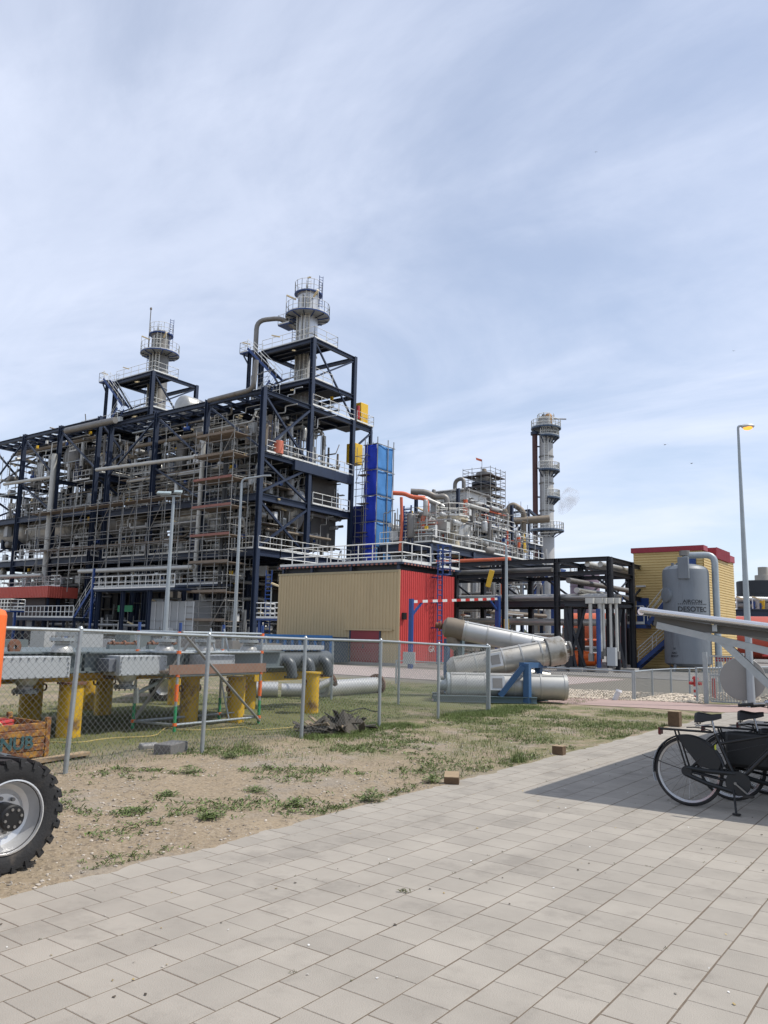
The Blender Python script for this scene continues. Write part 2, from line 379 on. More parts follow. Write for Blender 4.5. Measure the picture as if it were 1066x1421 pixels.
# paved path: bedding slab, 300 tiles one by one, the rest as one part
pave_m = mat('concrete_paver', (.312, .283, .241), .85, 0, .15, 1.7, bump=.3, bsc=140, spot=(.25, .226, .192), sfac=.42, ssc=1.5, isl=.07)
bed = MB().box((EDGE + .01, -3, -.2), (30, 26, -.0017)).build('pavement', mat('joint_sand', (.135, .105, .076), .95, 0, .3, 20), None, 0); tag(bed, kind='structure')
def paver_geo(b, x, y, z, w, h, tx, ty, c=.0022):
    o = len(b.v)
    for (ax, ay, dz) in ((0, 0, 0),):
        for k, (ins, zz_) in enumerate(((0, -.014), (0, -c), (c, 0))):
            for sx, sy in ((-1, -1), (1, -1), (1, 1), (-1, 1)):
                px, py = sx * (w / 2 - ins), sy * (h / 2 - ins); b.v.append((x + px, y + py, z + zz_ + px * tx + py * ty))
    for k in range(2):
        for i in range(4): b.f.append((o + k * 4 + i, o + k * 4 + (i + 1) % 4, o + k * 4 + 4 + (i + 1) % 4, o + k * 4 + 4 + i))
    b.f.append((o + 8, o + 9, o + 10, o + 11))
pav_meshes = []
for k in range(6):
    q = MB(); paver_geo(q, 0, 0, 0, PX - .0085, PY - .0055, R.uniform(-.0014, .0014), R.uniform(-.0014, .0014)); pav_meshes.append(q.mesh('paver', pave_m, 0))
tiles = []
for i in range(-14, 26):
    for j in range(-26, 84):
        x = PX0 + (i + .5) * PX; y = PY0 + (j + .5 + (.5 if i % 2 else 0)) * PY
        if y > 24.5 or y < -2: continue
        tiles.append((x, y))
def show(t):
    fw = -t[0] * math.sin(YAW) + t[1] * math.cos(YAW); rt = t[0] * math.cos(YAW) + t[1] * math.sin(YAW)
    v = 1e9 if (fw < 2.2 or abs(rt) > fw * .52 + .3) else fw
    return v
tiles.sort(key=show)
rest = MB()
for k, (x, y) in enumerate(tiles):
    z = R.uniform(-.0004, .0006); dx, dy = R.uniform(-.0015, .0015), R.uniform(-.0015, .0015)
    if k < 300: ob('paving_tile', pav_meshes[k % 6], bed, Matrix.Translation((x + dx, y + dy, z)))
    else: paver_geo(rest, x + dx, y + dy, z, PX - .0085, PY - .0055, R.uniform(-.0014, .0014), R.uniform(-.0014, .0014))
tag(rest.build('paving_tiles', pave_m, bed, 0), kind='stuff')

# brick-red footpath crossing behind the soil strip, works road beyond
fp = [at(600, 966.5, z=0), at(700, 961.5, z=0), at(790, 963, z=0), at(887, 970, z=0), at(978, 978, z=0), V((-3.6, 25.0, 0)), V((5, 26, 0)), V((5, 22.6, 0)), V((-4.6, 21.4, 0)), at(1000, 989, z=0), at(900, 983, z=0), at(780, 977, z=0), at(690, 970, z=0), at(600, 973, z=0)]
b = MB(); b.prism([(p.x, p.y, -.02) for p in fp], (0, 0, .032)); tag(b.build('footpath', mat('red_brick_paving', (.34, .245, .215), .9, 0, .12, 5, bump=.3, bsc=60), None, 0), kind='structure')
tag(MB().box((-140, 26.3, -.1), (-12.2, 34.5, .028)).build('road', mat('works_road', (.35, .29, .265), .9, 0, .10, 2, bump=.2), None, 0), kind='structure')
tag(MB().box((-140, 36.6, -.1), (60, 150, .02)).build('plant_floor', mat('plant_concrete', (.20, .19, .175), .9, 0, .2, .6), None, 0), kind='structure')

# gravel strip, stones on the soil, turf and weeds
def scatter_stones(name, pts, m):
    b = MB(); ico = [(0, 0, 1), (.89, 0, .45), (.28, .85, .45), (-.72, .53, .45), (-.72, -.53, .45), (.28, -.85, .45), (.72, .53, -.45), (-.28, .85, -.45), (-.89, 0, -.45), (-.28, -.85, -.45), (.72, -.53, -.45), (0, 0, -1)]
    icf = [(0, 1, 2), (0, 2, 3), (0, 3, 4), (0, 4, 5), (0, 5, 1), (1, 6, 2), (2, 7, 3), (3, 8, 4), (4, 9, 5), (5, 10, 1), (1, 10, 6), (2, 6, 7), (3, 7, 8), (4, 8, 9), (5, 9, 10), (6, 11, 10), (6, 7, 11), (7, 8, 11), (8, 9, 11), (9, 10, 11)]
    for x, y, z, s in pts:
        a = R.uniform(0, 6.3); ca, sa = math.cos(a), math.sin(a); e = R.uniform(.6, 1.0); h = R.uniform(.4, .7)
        b.add([(x + s * (ca * p - sa * q * e) * R.uniform(.8, 1.2), y + s * (sa * p + ca * q * e) * R.uniform(.8, 1.2), z + s * h * w) for p, q, w in ico], icf)
    return tag(b.build(name, m, None, 0), kind='stuff')
pts = []
for k in range(12000):
    y = 1.2 + 17 * R.random() ** 1.7; x = R.uniform(-8.7, EDGE + .03)
    if noise.noise(V((x * .8, y * .8, 9))) + R.uniform(-.4, .4) < -.05: continue
    pts.append((x, y, soil_h(x, y) + .002, R.choice((.005, .006, .007, .008, .010, .013, .017)) * R.uniform(.7, 1.2)))
tag(scatter_stones('stones', pts, mat('pebble', (.36, .32, .27), .85, 0, .2, 30, isl=.4)), 'small pale stones scattered over the sandy strip', 'stones')
pts = []
for k in range(2600):
    u = R.random(); v = R.random(); p = at(785, 969, z=0).lerp(at(975, 977, z=0), u).lerp(at(780, 957, z=0).lerp(at(975, 965, z=0), u), v)
    pts.append((p.x, p.y, .02, R.uniform(.025, .055)))
for k in range(900):
    p = V((R.uniform(-7, 3), R.uniform(25.2, 29), 0)); pts.append((p.x, p.y, .02, R.uniform(.03, .06)))
tag(scatter_stones('gravel', pts, mat('pale_gravel', (.50, .43, .34), .85, 0, .2, 10, isl=.3)), 'strip of pale gravel beside the red footpath', 'gravel')

turf_m = mat('turf_blade', (.105, .145, .036), .75, 0, .25, 1.5, isl=.45)
weed_m = mat('weed_leaf', (.11, .15, .04), .6, 0, .25, 3, isl=.45)
dry_m = mat('dry_stalk', (.30, .24, .12), .8, 0, .2, 3, isl=.4)
def blade(b, x, y, z, h, w, a, lean):
    c, s = math.cos(a), math.sin(a); lx, ly = math.cos(a + 1.57) * lean, math.sin(a + 1.57) * lean
    b.add([(x - c * w, y - s * w, z), (x + c * w, y + s * w, z), (x + c * w * .7 + lx * .4, y + s * w * .7 + ly * .4, z + h * .6), (x - c * w * .7 + lx * .4, y - s * w * .7 + ly * .4, z + h * .6), (x + lx, y + ly, z + h)], [(0, 1, 2, 3), (3, 2, 4)])
def leaf(b, x, y, z, L, w, a, up):
    c, s = math.cos(a), math.sin(a); k = -s, c
    p = [(0, 0, 0), (.45, .5, up * .8), (.5, 0, up * .6), (.45, -.5, up * .8), (1, 0, up * R.uniform(.3, 1.2))]
    vs = [(x + c * L * q[0] + k[0] * w * q[1], y + s * L * q[0] + k[1] * w * q[1], z + L * q[2]) for q in p]
    b.add(vs, [(0, 2, 1), (0, 3, 2), (1, 2, 4), (2, 3, 4)])
b = MB()
def near_turf(x, y): return noise.noise(V((x * .55, y * .55, 20))) + .5 * noise.noise(V((x * 2, y * 2, 21)))
n_t = 0
while n_t < 62000:
    x, y = -8.4 - 8.6 * R.random() ** .9, R.uniform(4.5, 24)
    if y < (-x) * .30 + .5 or near_turf(x, y) + R.uniform(-.35, .35) < -.02: continue
    blade(b, x, y, 0 if x < -15.9 else soil_h(x, y) * .8, R.uniform(.015, .05), R.uniform(.002, .0045), R.uniform(0, 6.3), R.uniform(.01, .04)); n_t += 1
n_t = 0
while n_t < 46000:       # rough grass along the fence foot and at the far end of the strip
    if R.random() < .45: x, y = R.gauss(-8.75, .28), R.uniform(7.5, 18.5)
    else: x, y = R.uniform(-9.5, EDGE - .03), 7.5 + 11.5 * R.random() ** .62
    if near_turf(x * 1.3, y * 1.3) + R.uniform(-.3, .3) < .05 or x > EDGE - .02: continue
    blade(b, x, y, soil_h(x, y), R.uniform(.015, .075), R.uniform(.0018, .004), R.uniform(0, 6.3), R.uniform(.01, .06)); n_t += 1
tag(b.build('grass', turf_m, None, 0), 'olive grass behind the wire fence and along its foot', 'grass', kind='stuff')
b = MB()
for k in range(8000):
    y = 3.2 + 13 * R.random(); x = R.uniform(-8.9, EDGE - .05)
    v = noise.noise(V((x * .75, y * .75, 40)))
    if v + .45 * noise.noise(V((x * 3, y * 3, 44))) + R.uniform(-.12, .12) < .17: continue
    for q in range(R.randint(4, 8)): leaf(b, x + R.gauss(0, .03), y + R.gauss(0, .03), soil_h(x, y), R.uniform(.018, .055), R.uniform(.010, .024), R.uniform(0, 6.3), R.uniform(.1, 1.0))
for k in range(500):      # weeds rooted in the paving edge
    y = R.uniform(2.5, 17); x = EDGE - abs(R.gauss(0, .16)) - .02
    if noise.noise(V((x * .6, y * .9, 60))) < .08: continue
    for q in range(9): leaf(b, x + R.gauss(0, .02), y + R.gauss(0, .02), soil_h(x, y), R.uniform(.015, .045), R.uniform(.006, .015), R.uniform(0, 6.3), R.uniform(.3, 1.1))
tag(b.build('ground_cover', weed_m, None, 0), 'low green weeds creeping over the sandy strip', 'weeds', kind='stuff')
def clump(px, py, r, h, kind, label):
    p = at(px, py, z=0); b = MB(); z0 = soil_h(p.x, p.y)
    for k in range(150 if kind == 'g' else 200):
        a, q = R.uniform(0, 6.3), r * .8 * R.random() ** .85; x, y = p.x + q * math.cos(a), p.y + q * math.sin(a); k_ = 1 - .6 * q / r
        if kind == 'g': blade(b, x, y, z0, h * k_ * R.uniform(.6, 1.1), .0035, R.uniform(0, 6.3), R.uniform(.02, .09))
        else: leaf(b, x, y, z0 + R.uniform(0, h * k_ * .6), R.uniform(.025, .065), R.uniform(.009, .022), R.uniform(0, 6.3), R.uniform(-.1, .5))
    tag(b.build('weed_clump', turf_m if kind == 'g' and False else weed_m, None, 0, local=(p.x, p.y, z0)), label, 'weed', 'weed clumps on the sandy strip')
clump(720, 1058, .16, .20, 'g', 'bright green grass tuft beside the small middle timber block')
clump(515, 1112, .15, .22, 'w', 'tall weed at the paving edge left of the lowest timber block')
clump(262, 1072, .2, .16, 'w', 'broad leafy weed patch at the foot of the second fence post')
clump(180, 1130, .2, .07, 'w', 'low dark green weed patch right of the black tyre')
clump(355, 1098, .20, .10, 'w', 'small leafy weed in the middle of the sandy strip')
clump(232, 1105, .14, .08, 'w', 'small weed left of centre on bare sandy strip')
clump(410, 1118, .12, .14, 'w', 'spindly weed close to paving edge at centre')
clump(600, 1085, .14, .14, 'w', 'weed growing beside the broken lowest timber block')
clump(320, 1050, .16, .12, 'w', 'weeds between second and third fence post')
clump(105, 1048, .18, .06, 'w', 'flat weeds right of the first fence post')
clump(290, 1140, .12, .06, 'w', 'low weed rosette nearest the paving edge on the left')

# bits lying on the paving and moss in its joints
def flecks(name, n, cols, label, cat):
    for ci, c in enumerate(cols):
        b = MB()
        for k in range(n):
            x, y = R.uniform(EDGE + .05, .5), 2.2 + 9 * R.random() ** 1.3; s = R.uniform(.003, .009) * (1 + .06 * y); a = R.uniform(0, 6.3)
            b.add([(x + s * math.cos(a + t) * R.uniform(.6, 1.2), y + s * math.sin(a + t) * R.uniform(.6, 1.2), .0035 + (.004 if t > 3 else 0)) for t in (0, 1.2, 2.5, 3.7, 5.0)], [(0, 1, 2, 3, 4)])
        tag(b.build(name, c, None, 0), label[ci], cat, kind='stuff')
flecks('litter', 70, [mat('dry_leaf', (.34, .25, .10), .8, 0, .3, 20, isl=.4), mat('dark_crumb', (.07, .055, .04), .9, 0, .3, 20, isl=.4), mat('white_dropping', (.62, .61, .58), .8)], ['dry leaf scraps scattered on the paving', 'dark crumbs of soil scattered on the paving', 'white specks and droppings on the paving'], 'litter')
b = MB()
for k in range(420):
    i = R.randint(-14, 4); j = R.randint(-6, 40)
    if R.random() < .7: x, y = PX0 + i * PX + R.gauss(0, .003), PY0 + j * PY + R.uniform(0, PY)
    else: x, y = PX0 + (i + R.random()) * PX, PY0 + (j + (.5 if i % 2 else 0)) * PY + R.gauss(0, .003)
    if noise.noise(V((x * .9, y * .9, 77))) < .12 or x < EDGE: continue
    for q in range(5): leaf(b, x + R.gauss(0, .006), y + R.gauss(0, .006), -.001, R.uniform(.006, .016), R.uniform(.003, .007), R.uniform(0, 6.3), R.uniform(.2, .9))
p = at(561, 1238, z=0)
for q in range(26): leaf(b, p.x + R.gauss(0, .02), p.y + R.gauss(0, .012), 0, R.uniform(.01, .035), R.uniform(.005, .012), R.uniform(0, 6.3), R.uniform(.1, .8))
tag(b.build('moss', mat('joint_moss', (.10, .105, .045), .85, 0, .3, 9, isl=.4), None, 0), 'bits of moss and weed in the paving joints', 'moss', kind='stuff')

# ------------------------------------------------------------------ timber blocks, rubble, boards
def timber(px, py, w, h, rz, label, tilt=0):
    p = at(px, py, z=0); t = T('timber_block', label, 'timber block', p, 'sawn timber blocks along the path')
    M = Matrix.Translation(p + V((0, 0, h / 2 - .02))) @ Matrix.Rotation(rz, 4, 'Z') @ Matrix.Rotation(tilt, 4, 'X')
    MB().obox(M, w, w, h).build('block', wood, t, bevel=.006)
    MB().obox(M @ Matrix.Translation((0, 0, h / 2 + .003)), w * .97, w * .97, .006).build('cut_face', wood_top, t)
timber(937, 1008, .22, .31, .05, 'tall brown timber block nearest the red footpath')
timber(776, 1047, .16, .14, .1, 'small brown timber block midway along the paving edge')
timber(627, 1087, .17, .12, .5, 'broken timber block low in weeds, nearest of three', .25)
p = at(237, 1046, z=0); M = Matrix.Translation(p + V((0, 0, .07))) @ Matrix.Rotation(.35, 4, 'Z')
tag(MB().obox(M, .26, .46, .16).build('concrete_block', mat('dark_concrete', (.16, .155, .15), .9, 0, .25, 10, bump=.5, bsc=40), None, bevel=.012), 'dark grey concrete block lying left of second fence post', 'block')
p = at(207, 1040, z=0); M = Matrix.Translation(p + V((0, 0, .035))) @ Matrix.Rotation(-.3, 4, 'Z') @ Matrix.Rotation(.12, 4, 'Y')
tag(MB().obox(M, .16, .26, .09).build('stone_slab', concrete, None, bevel=.015), 'small pale stone slab left of the dark concrete block', 'stone')
p = at(95, 1055, z=0); M = Matrix.Translation(p + V((-.1, -.1, .03))) @ Matrix.Rotation(.2, 4, 'Z')
tag(MB().obox(M, .14, 1.0, .045).build('board', wood_top, None, bevel=.004), 'weathered flat board lying behind the first fence post', 'board')
# heap of torn roofing and splintered timber
p0 = at(468, 1015, z=0); hp = T('debris_heap', 'heap of splintered dark boards and torn roofing behind the fence', 'debris', p0)
dark_w = mat('weathered_board', (.075, .065, .052), .9, 0, .35, 9, bump=.4); pale_w = mat('split_board', (.28, .215, .14), .9, 0, .25, 9)
for k in range(44):
    a = R.uniform(0, 6.3); q = R.random() ** .7; c = p0 + V((math.cos(a) * q * .42, math.sin(a) * q * .8, .05 + .22 * (1 - q) * R.uniform(.4, 1.1)))
    M = Matrix.Translation(c) @ Matrix.Rotation(R.uniform(0, 6.3), 4, 'Z') @ Matrix.Rotation(R.uniform(-.6, .6), 4, 'Y') @ Matrix.Rotation(R.uniform(-.7, .7), 4, 'X')
    MB().obox(M, R.uniform(.2, .6), R.uniform(.03, .12), R.uniform(.008, .02)).build('board', pale_w if k % 9 == 0 else dark_w, hp)
b = MB()
for (dx, dy, h) in ((0, -.35, .30), (.05, .1, .36), (-.1, .45, .27)):
    q = p0 + V((dx, dy, 0)); b.add([q + V((.25, -.2, 0)), q + V((.2, .25, 0)), q + V((-.3, .2, .03)), q + V((-.2, -.3, .04)), q + V((0, 0, h))], [(0, 1, 4), (1, 2, 4), (2, 3, 4), (3, 0, 4)])
b.build('torn_roofing', dark_w, hp, 0)

# yellow hose trailing over the grass, cable ends
yh = mat('yellow_hose', (.42, .33, .12), .6, 0, .1)
pts = [at(x, y, z=.015) for x, y in ((66, 1030), (110, 1031), (150, 1024), (215, 1022), (232, 1008), (250, 1014), (300, 1012), (340, 1008), (352, 1014), (420, 1008))]
tag(MB().tube(fillet(pts, .3), .009, 5).build('hose', yh), 'thin yellow hose trailing through the grass behind the fence', 'hose')
pts = [at(475 + 10 * k, 985 + 3 * math.sin(k * 1.7), z=.02 + .1 * max(0, math.sin(k * 1.1))) for k in range(6)]
tag(MB().tube(fillet(pts, .2), .012, 5).build('cable', blackp), 'black cable loops in grass near the silver cylinders', 'cable')

# ------------------------------------------------------------------ chain link fence
def mesh_bay(b, a, c, h0, h1, pitch=.08, r=.0019):
    """two crossing families of straight wires between posts a and c"""
    a, c = V(a), V(c); L = (c - a).length; u = (c - a).normalized(); nrm = u.cross(V((0, 0, 1)))
    H = min(h0, h1) - .05
    for s, off in ((1, .003), (-1, -.003)):
        x = -H
        while x < L:
            p = [(x, 0), (x + H, H)] if s > 0 else [(x, H), (x + H, 0)]
            (xa, za), (xb, zb) = p
            if xa < 0: za += (-xa) * (zb - za) / (xb - xa); xa = 0
            if xb > L: zb = za + (zb - za) * (L - xa) / (xb - xa) if xb != xa else zb; xb = L
            if xb - xa > .02:
                k = (h1 - h0) / L
                b.cyl(a + u * xa + nrm * off + V((0, 0, .04 + za + (h0 - min(h0, h1)) + k * xa)), a + u * xb + nrm * off + V((0, 0, .04 + zb + (h0 - min(h0, h1)) + k * xb)), r, n=3, caps=False)
            x += pitch
wire = mat('fence_wire', (.19, .205, .20), .5, .5, .1, 5)
def fence(name, label, posts, hs, lean=None, r=.03, pitch=.08, wr=.0019, railr=.021):
    t = T(name, label, 'fence', posts[0])
    tops = []
    for k, (p, h) in enumerate(zip(posts, hs)):
        p = V(p); d = V(lean[k]) if lean else V((0, 0, 0)); q = p + d + V((0, 0, h)); tops.append(q)
        MB().cyl(p - V((0, 0, .1)), q, r, n=10).cyl(q, q + V((0, 0, .03)), r * 1.12, r * .5, n=10).build('post', galv, t)
    for k in range(len(posts) - 1):
        rod(t, 'top_rail', tops[k] - V((0, 0, .02)), tops[k + 1] - V((0, 0, .02)), railr, galv)
        b = MB(); mesh_bay(b, posts[k], posts[k + 1], hs[k], hs[k + 1], pitch, wr); b.build('wire_mesh', wire, t)
    return t
ppx = [(90, 1075, 872), (280, 1045, 880), (418, 1025, 885), (526, 1010, 888), (608, 997, 893), (679, 988, 897)]
posts = [at(x, y, z=0) for x, y, tp in ppx]; hs = [at(x, tp, X=p.x).z for (x, y, tp), p in zip(ppx, posts)]
posts = [V((-8.3, 1.0, 0)), V((-8.4, 3.3, 0))] + posts; hs = [1.70, 1.68] + hs
fence('chain_link_fence', 'tall galvanised chain link fence running along the sandy strip', posts, hs, [(0, .05, 0)] * 2 + [(0, .055, 0), (0, .02, 0), (0, .02, 0)] + [(0, 0, 0)] * 3)
c0 = posts[-1]
side = [c0 + V((-.05, 0, 0)), V((-11.41, 16.3, 0)), V((-13.38, 16.1, 0)), V((-15.6, 15.9, 0)), V((-18.2, 15.7, 0)), V((-20.8, 15.5, 0)), V((-23.4, 15.3, 0))]
fence('chain_link_fence', 'galvanised fence crossing behind the yellow stump and header pipes', side, [1.5, 1.52, 1.53, 1.55, 1.55, 1.56, 1.56])
tag(MB().box(at(559, 921, Y=16.6) , at(576, 905, Y=16.6) + V((0, .02, 0))).build('notice_board', white), 'white notice board behind the crossing fence, before red wall', 'sign')
# ------------------------------------------------------------------ boom lift at the left edge
WC = at(12, 1128, X=-5.42)                     # hub of the wheel in view
WR = .388
ml = T('boom_lift', 'orange rough terrain lift with black lugged tyres at left edge', 'boom lift', (WC.x - .9, WC.y - 1.0, 0))
def lift_wheel(c, s):
    c = V(c); ax = V((s, 0, 0)); W = .32
    pr = [(.60, .0), (.64, .012), (.80, .03), (.945, .024), (.985, -.03), (.985, -W + .03), (.945, -W - .024), (.8, -W - .03), (.60, -W)]
    b = MB().lathe(c, ax, [(r * WR * .985, h) for r, h in pr], 48)
    n = 22
    for k in range(n):                         # lugs, alternating halves of the tread
        for half in (0, 1):
            a = 2 * math.pi * (k + half * .5) / n; h0, h1 = (.03, -.15) if half == 0 else (-.17, -W - .03); da = .16
            vs = []
            for (rr, t) in ((.95, 0), (1.006, .008)):
                for (hh, aa, ww) in ((h0, a, .075), (h1, a + da * (1 if half == 0 else -1), .07)):
                    for sgn in (-1, 1):
                        an = aa + sgn * ww * (1 - .1 * (rr > 1)); vs.append(c + ax * hh + (frame(ax)[0] * math.cos(an) + frame(ax)[1] * math.sin(an)) * WR * rr)
            b.add(vs, [(0, 1, 3, 2), (4, 6, 7, 5), (0, 4, 5, 1), (2, 3, 7, 6), (0, 2, 6, 4), (1, 5, 7, 3)])
            vs = []                            # shoulder block running down the side wall
            if half == 0:
                for (rr, hh) in ((1.0, .036), (.86, .040)):
                    for sgn in (-1, 1):
                        for dd in (0, -.03): an = a + sgn * (.05 if rr > .9 else .03); vs.append(c + ax * (hh + dd) + (frame(ax)[0] * math.cos(an) + frame(ax)[1] * math.sin(an)) * WR * rr)
                b.add(vs, [(0, 2, 6, 4), (1, 5, 7, 3), (0, 1, 3, 2), (4, 6, 7, 5), (0, 4, 5, 1), (2, 3, 7, 6)])
    whl = b.build('wheel', rubber, ml, .5)
    pr = [(.625, .005), (.64, .022), (.615, .024), (.60, -.005), (.575, -.03), (.55, -.075), (.53, -.10), (.44, -.115), (.36, -.09), (.20, -.085), (.02, -.085)]
    MB().lathe(c, ax, [(r * WR, h) for r, h in pr], 48).build('rim', rim, whl, .5)
    hb = MB().lathe(c, ax, [(.225 * WR, -.09), (.225 * WR, .05), (.20 * WR, .062), (.10 * WR, .064), (0, .064)], 32)
    hb.build('hub', blackp, whl, .5)
    b = MB()
    for k in range(8):
        a = 2 * math.pi * k / 8 + .2; q = c + (frame(ax)[0] * math.cos(a) + frame(ax)[1] * math.sin(a)) * .30 * WR; b.cyl(q - ax * .09, q - ax * .06, .013, n=6)
        q = c + (frame(ax)[0] * math.cos(a) + frame(ax)[1] * math.sin(a)) * .15 * WR; b.cyl(q + ax * .06, q + ax * .072, .010, n=6)
    b.build('wheel_nuts', steel_d, whl)
wz = WR - .02
for dx, dy in ((0, 0), (0, -2.1), (-1.75, 0), (-1.75, -2.1)): lift_wheel((WC.x + dx, WC.y + dy, wz), 1 if dx == 0 else -1)
MB().box((WC.x - 1.35, WC.y - 2.7, .42), (WC.x - .42, WC.y + .25, .72)).build('chassis', grey_dk, ml, bevel=.04)
for dy in (0, -2.1): rod(ml, 'axle', (WC.x - 1.6, WC.y + dy, wz), (WC.x - .2, WC.y + dy, wz), .07, grey_dk)
tb = MB(); pr = []
xr0, xr1, yr0, yr1 = WC.x - 1.75, WC.x - .55, WC.y - 2.6, at(17, 900, X=WC.x - .60).y
for k in range(9): a = math.pi / 2 * k / 8; pr.append((xr1 - .25 + .25 * math.cos(a), yr1 - .18 + .18 * math.sin(a)))
for k in range(9): a = math.pi / 2 + math.pi / 2 * k / 8; pr.append((xr0 + .25 + .25 * math.cos(a), yr1 - .18 + .18 * math.sin(a)))
pr += [(xr0, yr0), (xr1, yr0)]
zt, zb = at(4, 846, X=WC.x - .9).z, at(4, 958, X=WC.x - .9).z
tb.prism([(x, y, zb) for x, y in pr], (0, 0, zt - zb)).build('turret_cover', orange, ml, .6, bevel=.05)
MB().cyl((WC.x - .9, WC.y - 1.0, .72), (WC.x - .9, WC.y - 1.0, zb), .45, n=24).build('slew_ring', grey_dk, ml)
MB().bar((WC.x - 1.1, WC.y - .2, zt + .12), (WC.x - 1.1, WC.y - 6.5, zt + .25), .25, .3).build('boom', orange, ml, bevel=.02)
MB().box((WC.x - 1.7, WC.y - 8.0, .35), (WC.x - .5, WC.y - 6.6, .45)).build('basket_floor', grey_dk, ml)
railing(ml, [(WC.x - 1.7, WC.y - 8.0, .45), (WC.x - .5, WC.y - 8.0, .45), (WC.x - .5, WC.y - 6.6, .45), (WC.x - 1.7, WC.y - 6.6, .45)], 1.1, grey_post, .7, closed=True, name='basket_rail')

# ------------------------------------------------------------------ rusty crate with a hose coil
cr0, cr1 = V((-10.55, 4.35, .03)), V((-9.62, 5.92, .47))
cr = T('steel_crate', 'rusty ochre steel crate with faded teal lettering behind the fence', 'crate', (-10.1, 5.1, 0))
crm = mat('ochre_rust_paint', (.38, .19, .03), .8, 0, .25, 6, spot=(.15, .06, .03), sfac=.52, ssc=11, bump=.5)
for xx in (cr0.x, cr1.x):
    for k in range(5):
        z = cr0.z + .015 + k * .086; s = .014 if k % 2 else 0
        MB().box((xx - .015 - s, cr0.y + .02, z), (xx + .012 + s * .6, cr1.y - .02, z + .080)).build('side_board', crm, cr, bevel=.008)
for yy in (cr0.y, cr1.y):
    for k in range(5): z = cr0.z + .015 + k * .086; MB().box((cr0.x + .02, yy - .012, z), (cr1.x - .02, yy + .012, z + .080)).build('end_board', crm, cr, bevel=.008)
for xx in (cr0.x, cr1.x):
    for yy in (cr0.y, cr1.y): MB().box((xx - .03, yy - .03, 0), (xx + .03, yy + .03, .53 if yy == cr1.y else .5)).build('corner_post', crm, cr, bevel=.005)
MB().box((cr0.x, cr0.y, .04), (cr1.x, cr1.y, .06)).build('floor_plate', rust, cr)
crm.node_tree.nodes  # weathered paint
tm = text_mesh('IL ANUB', .25, bold=.03); tm.materials.append(mat('faded_teal_print', (.03, .085, .095), .85, 0, .4, 14, spot=(.30, .17, .05), sfac=.34, ssc=16))
ob('lettering', tm, cr, Matrix.Translation((cr1.x + .028, 5.33, .17)) @ Matrix.Rotation(math.pi / 2, 4, 'Z') @ Matrix.Rotation(math.pi / 2, 4, 'X') @ Matrix.Diagonal((.85, .85, 1, 1)))
hs_ = MB()
for k in range(5):
    hs_.tube([(-10.1 + .33 * math.cos(t * .3927), 5.25 + .42 * math.sin(t * .3927), .33 + .035 * k + .01 * math.sin(t)) for t in range(16)], .028, 8, closed=True)
tag(hs_.build('fire_hose', red), 'red hose coil inside the rusty crate', 'hose')
tag(MB().tube(fillet([(-9.8, 4.9, .40), (-9.72, 5.05, .52), (-9.72, 5.3, .53), (-9.8, 5.45, .4)], .1), .014, 6).build('strap', mat('cream_strap', (.55, .45, .22), .7)), 'cream strap hooped over the red hose in the crate', 'strap')

# ------------------------------------------------------------------ yellow pipe stumps
def stump(px, py, h, r, label, eye=True, pedestal=True):
    p = at(px, py, z=0); t = T('pipe_stump', label, 'support', p, 'yellow steel pipe stumps under the grey header boxes')
    MB().cyl(p - V((0, 0, .05)), p + V((0, 0, h)), r, n=28).build('post', yellow, t)
    MB().cyl(p + V((0, 0, h)), p + V((0, 0, h + .035)), r * 1.2, n=28).build('top_plate', rust if R.random() < .5 else yellow, t)
    if eye:
        for s in (-1, 1):
            c = p + V((0, s * (r + .04), h * .78)); b = MB(); b.tube([c + V((0, .045 * math.cos(t_ * .524) , .055 * math.sin(t_ * .524))) for t_ in range(12)], .016, 6, closed=True); b.build('lifting_eye', rust, t)
    return p
GZ = .88
ps = [stump(40, 1005, .80, .19, 'yellow pipe stump behind the crate, leftmost'), stump(94, 1022, .80, .185, 'rust streaked yellow pipe stump beside first fence post', False),
      stump(142, 992, .82, .165, 'yellow pipe stump with lifting rings right of the first fence post'), stump(118, 985, .8, .2, 'pale yellow stump half hidden behind the ringed stump', False),
      stump(241, 978, .82, .15, 'slim yellow stump behind the low scaffold trestle'), stump(261, 1003, .80, .17, 'yellow stump with curved shadow inside the scaffold trestle'),
      stump(326, 1002, .80, .165, 'yellow stump below the plank at right of trestle'), stump(345, 984, .82, .15, 'shaded yellow stump behind the trestle ladder', False), stump(431, 989, .82, .165, 'lone yellow stump at the right end under header pipes')]
def ibeam_thing(name, label, a, c, w, h, m): return tag(beam(None, name, a, c, w, h, m, 'i'), label, 'beam')
ibeam_thing('bearer_beam', 'yellow bearer beam under the front grey boxes', (-11.6, 4.0, .895), (-11.6, 11.6, .895), .2, .12, yellow)
ibeam_thing('bearer_beam', 'yellow bearer beam at the back of the grey boxes', (-13.9, 4.0, .895), (-13.9, 14.2, .895), .2, .12, yellow)

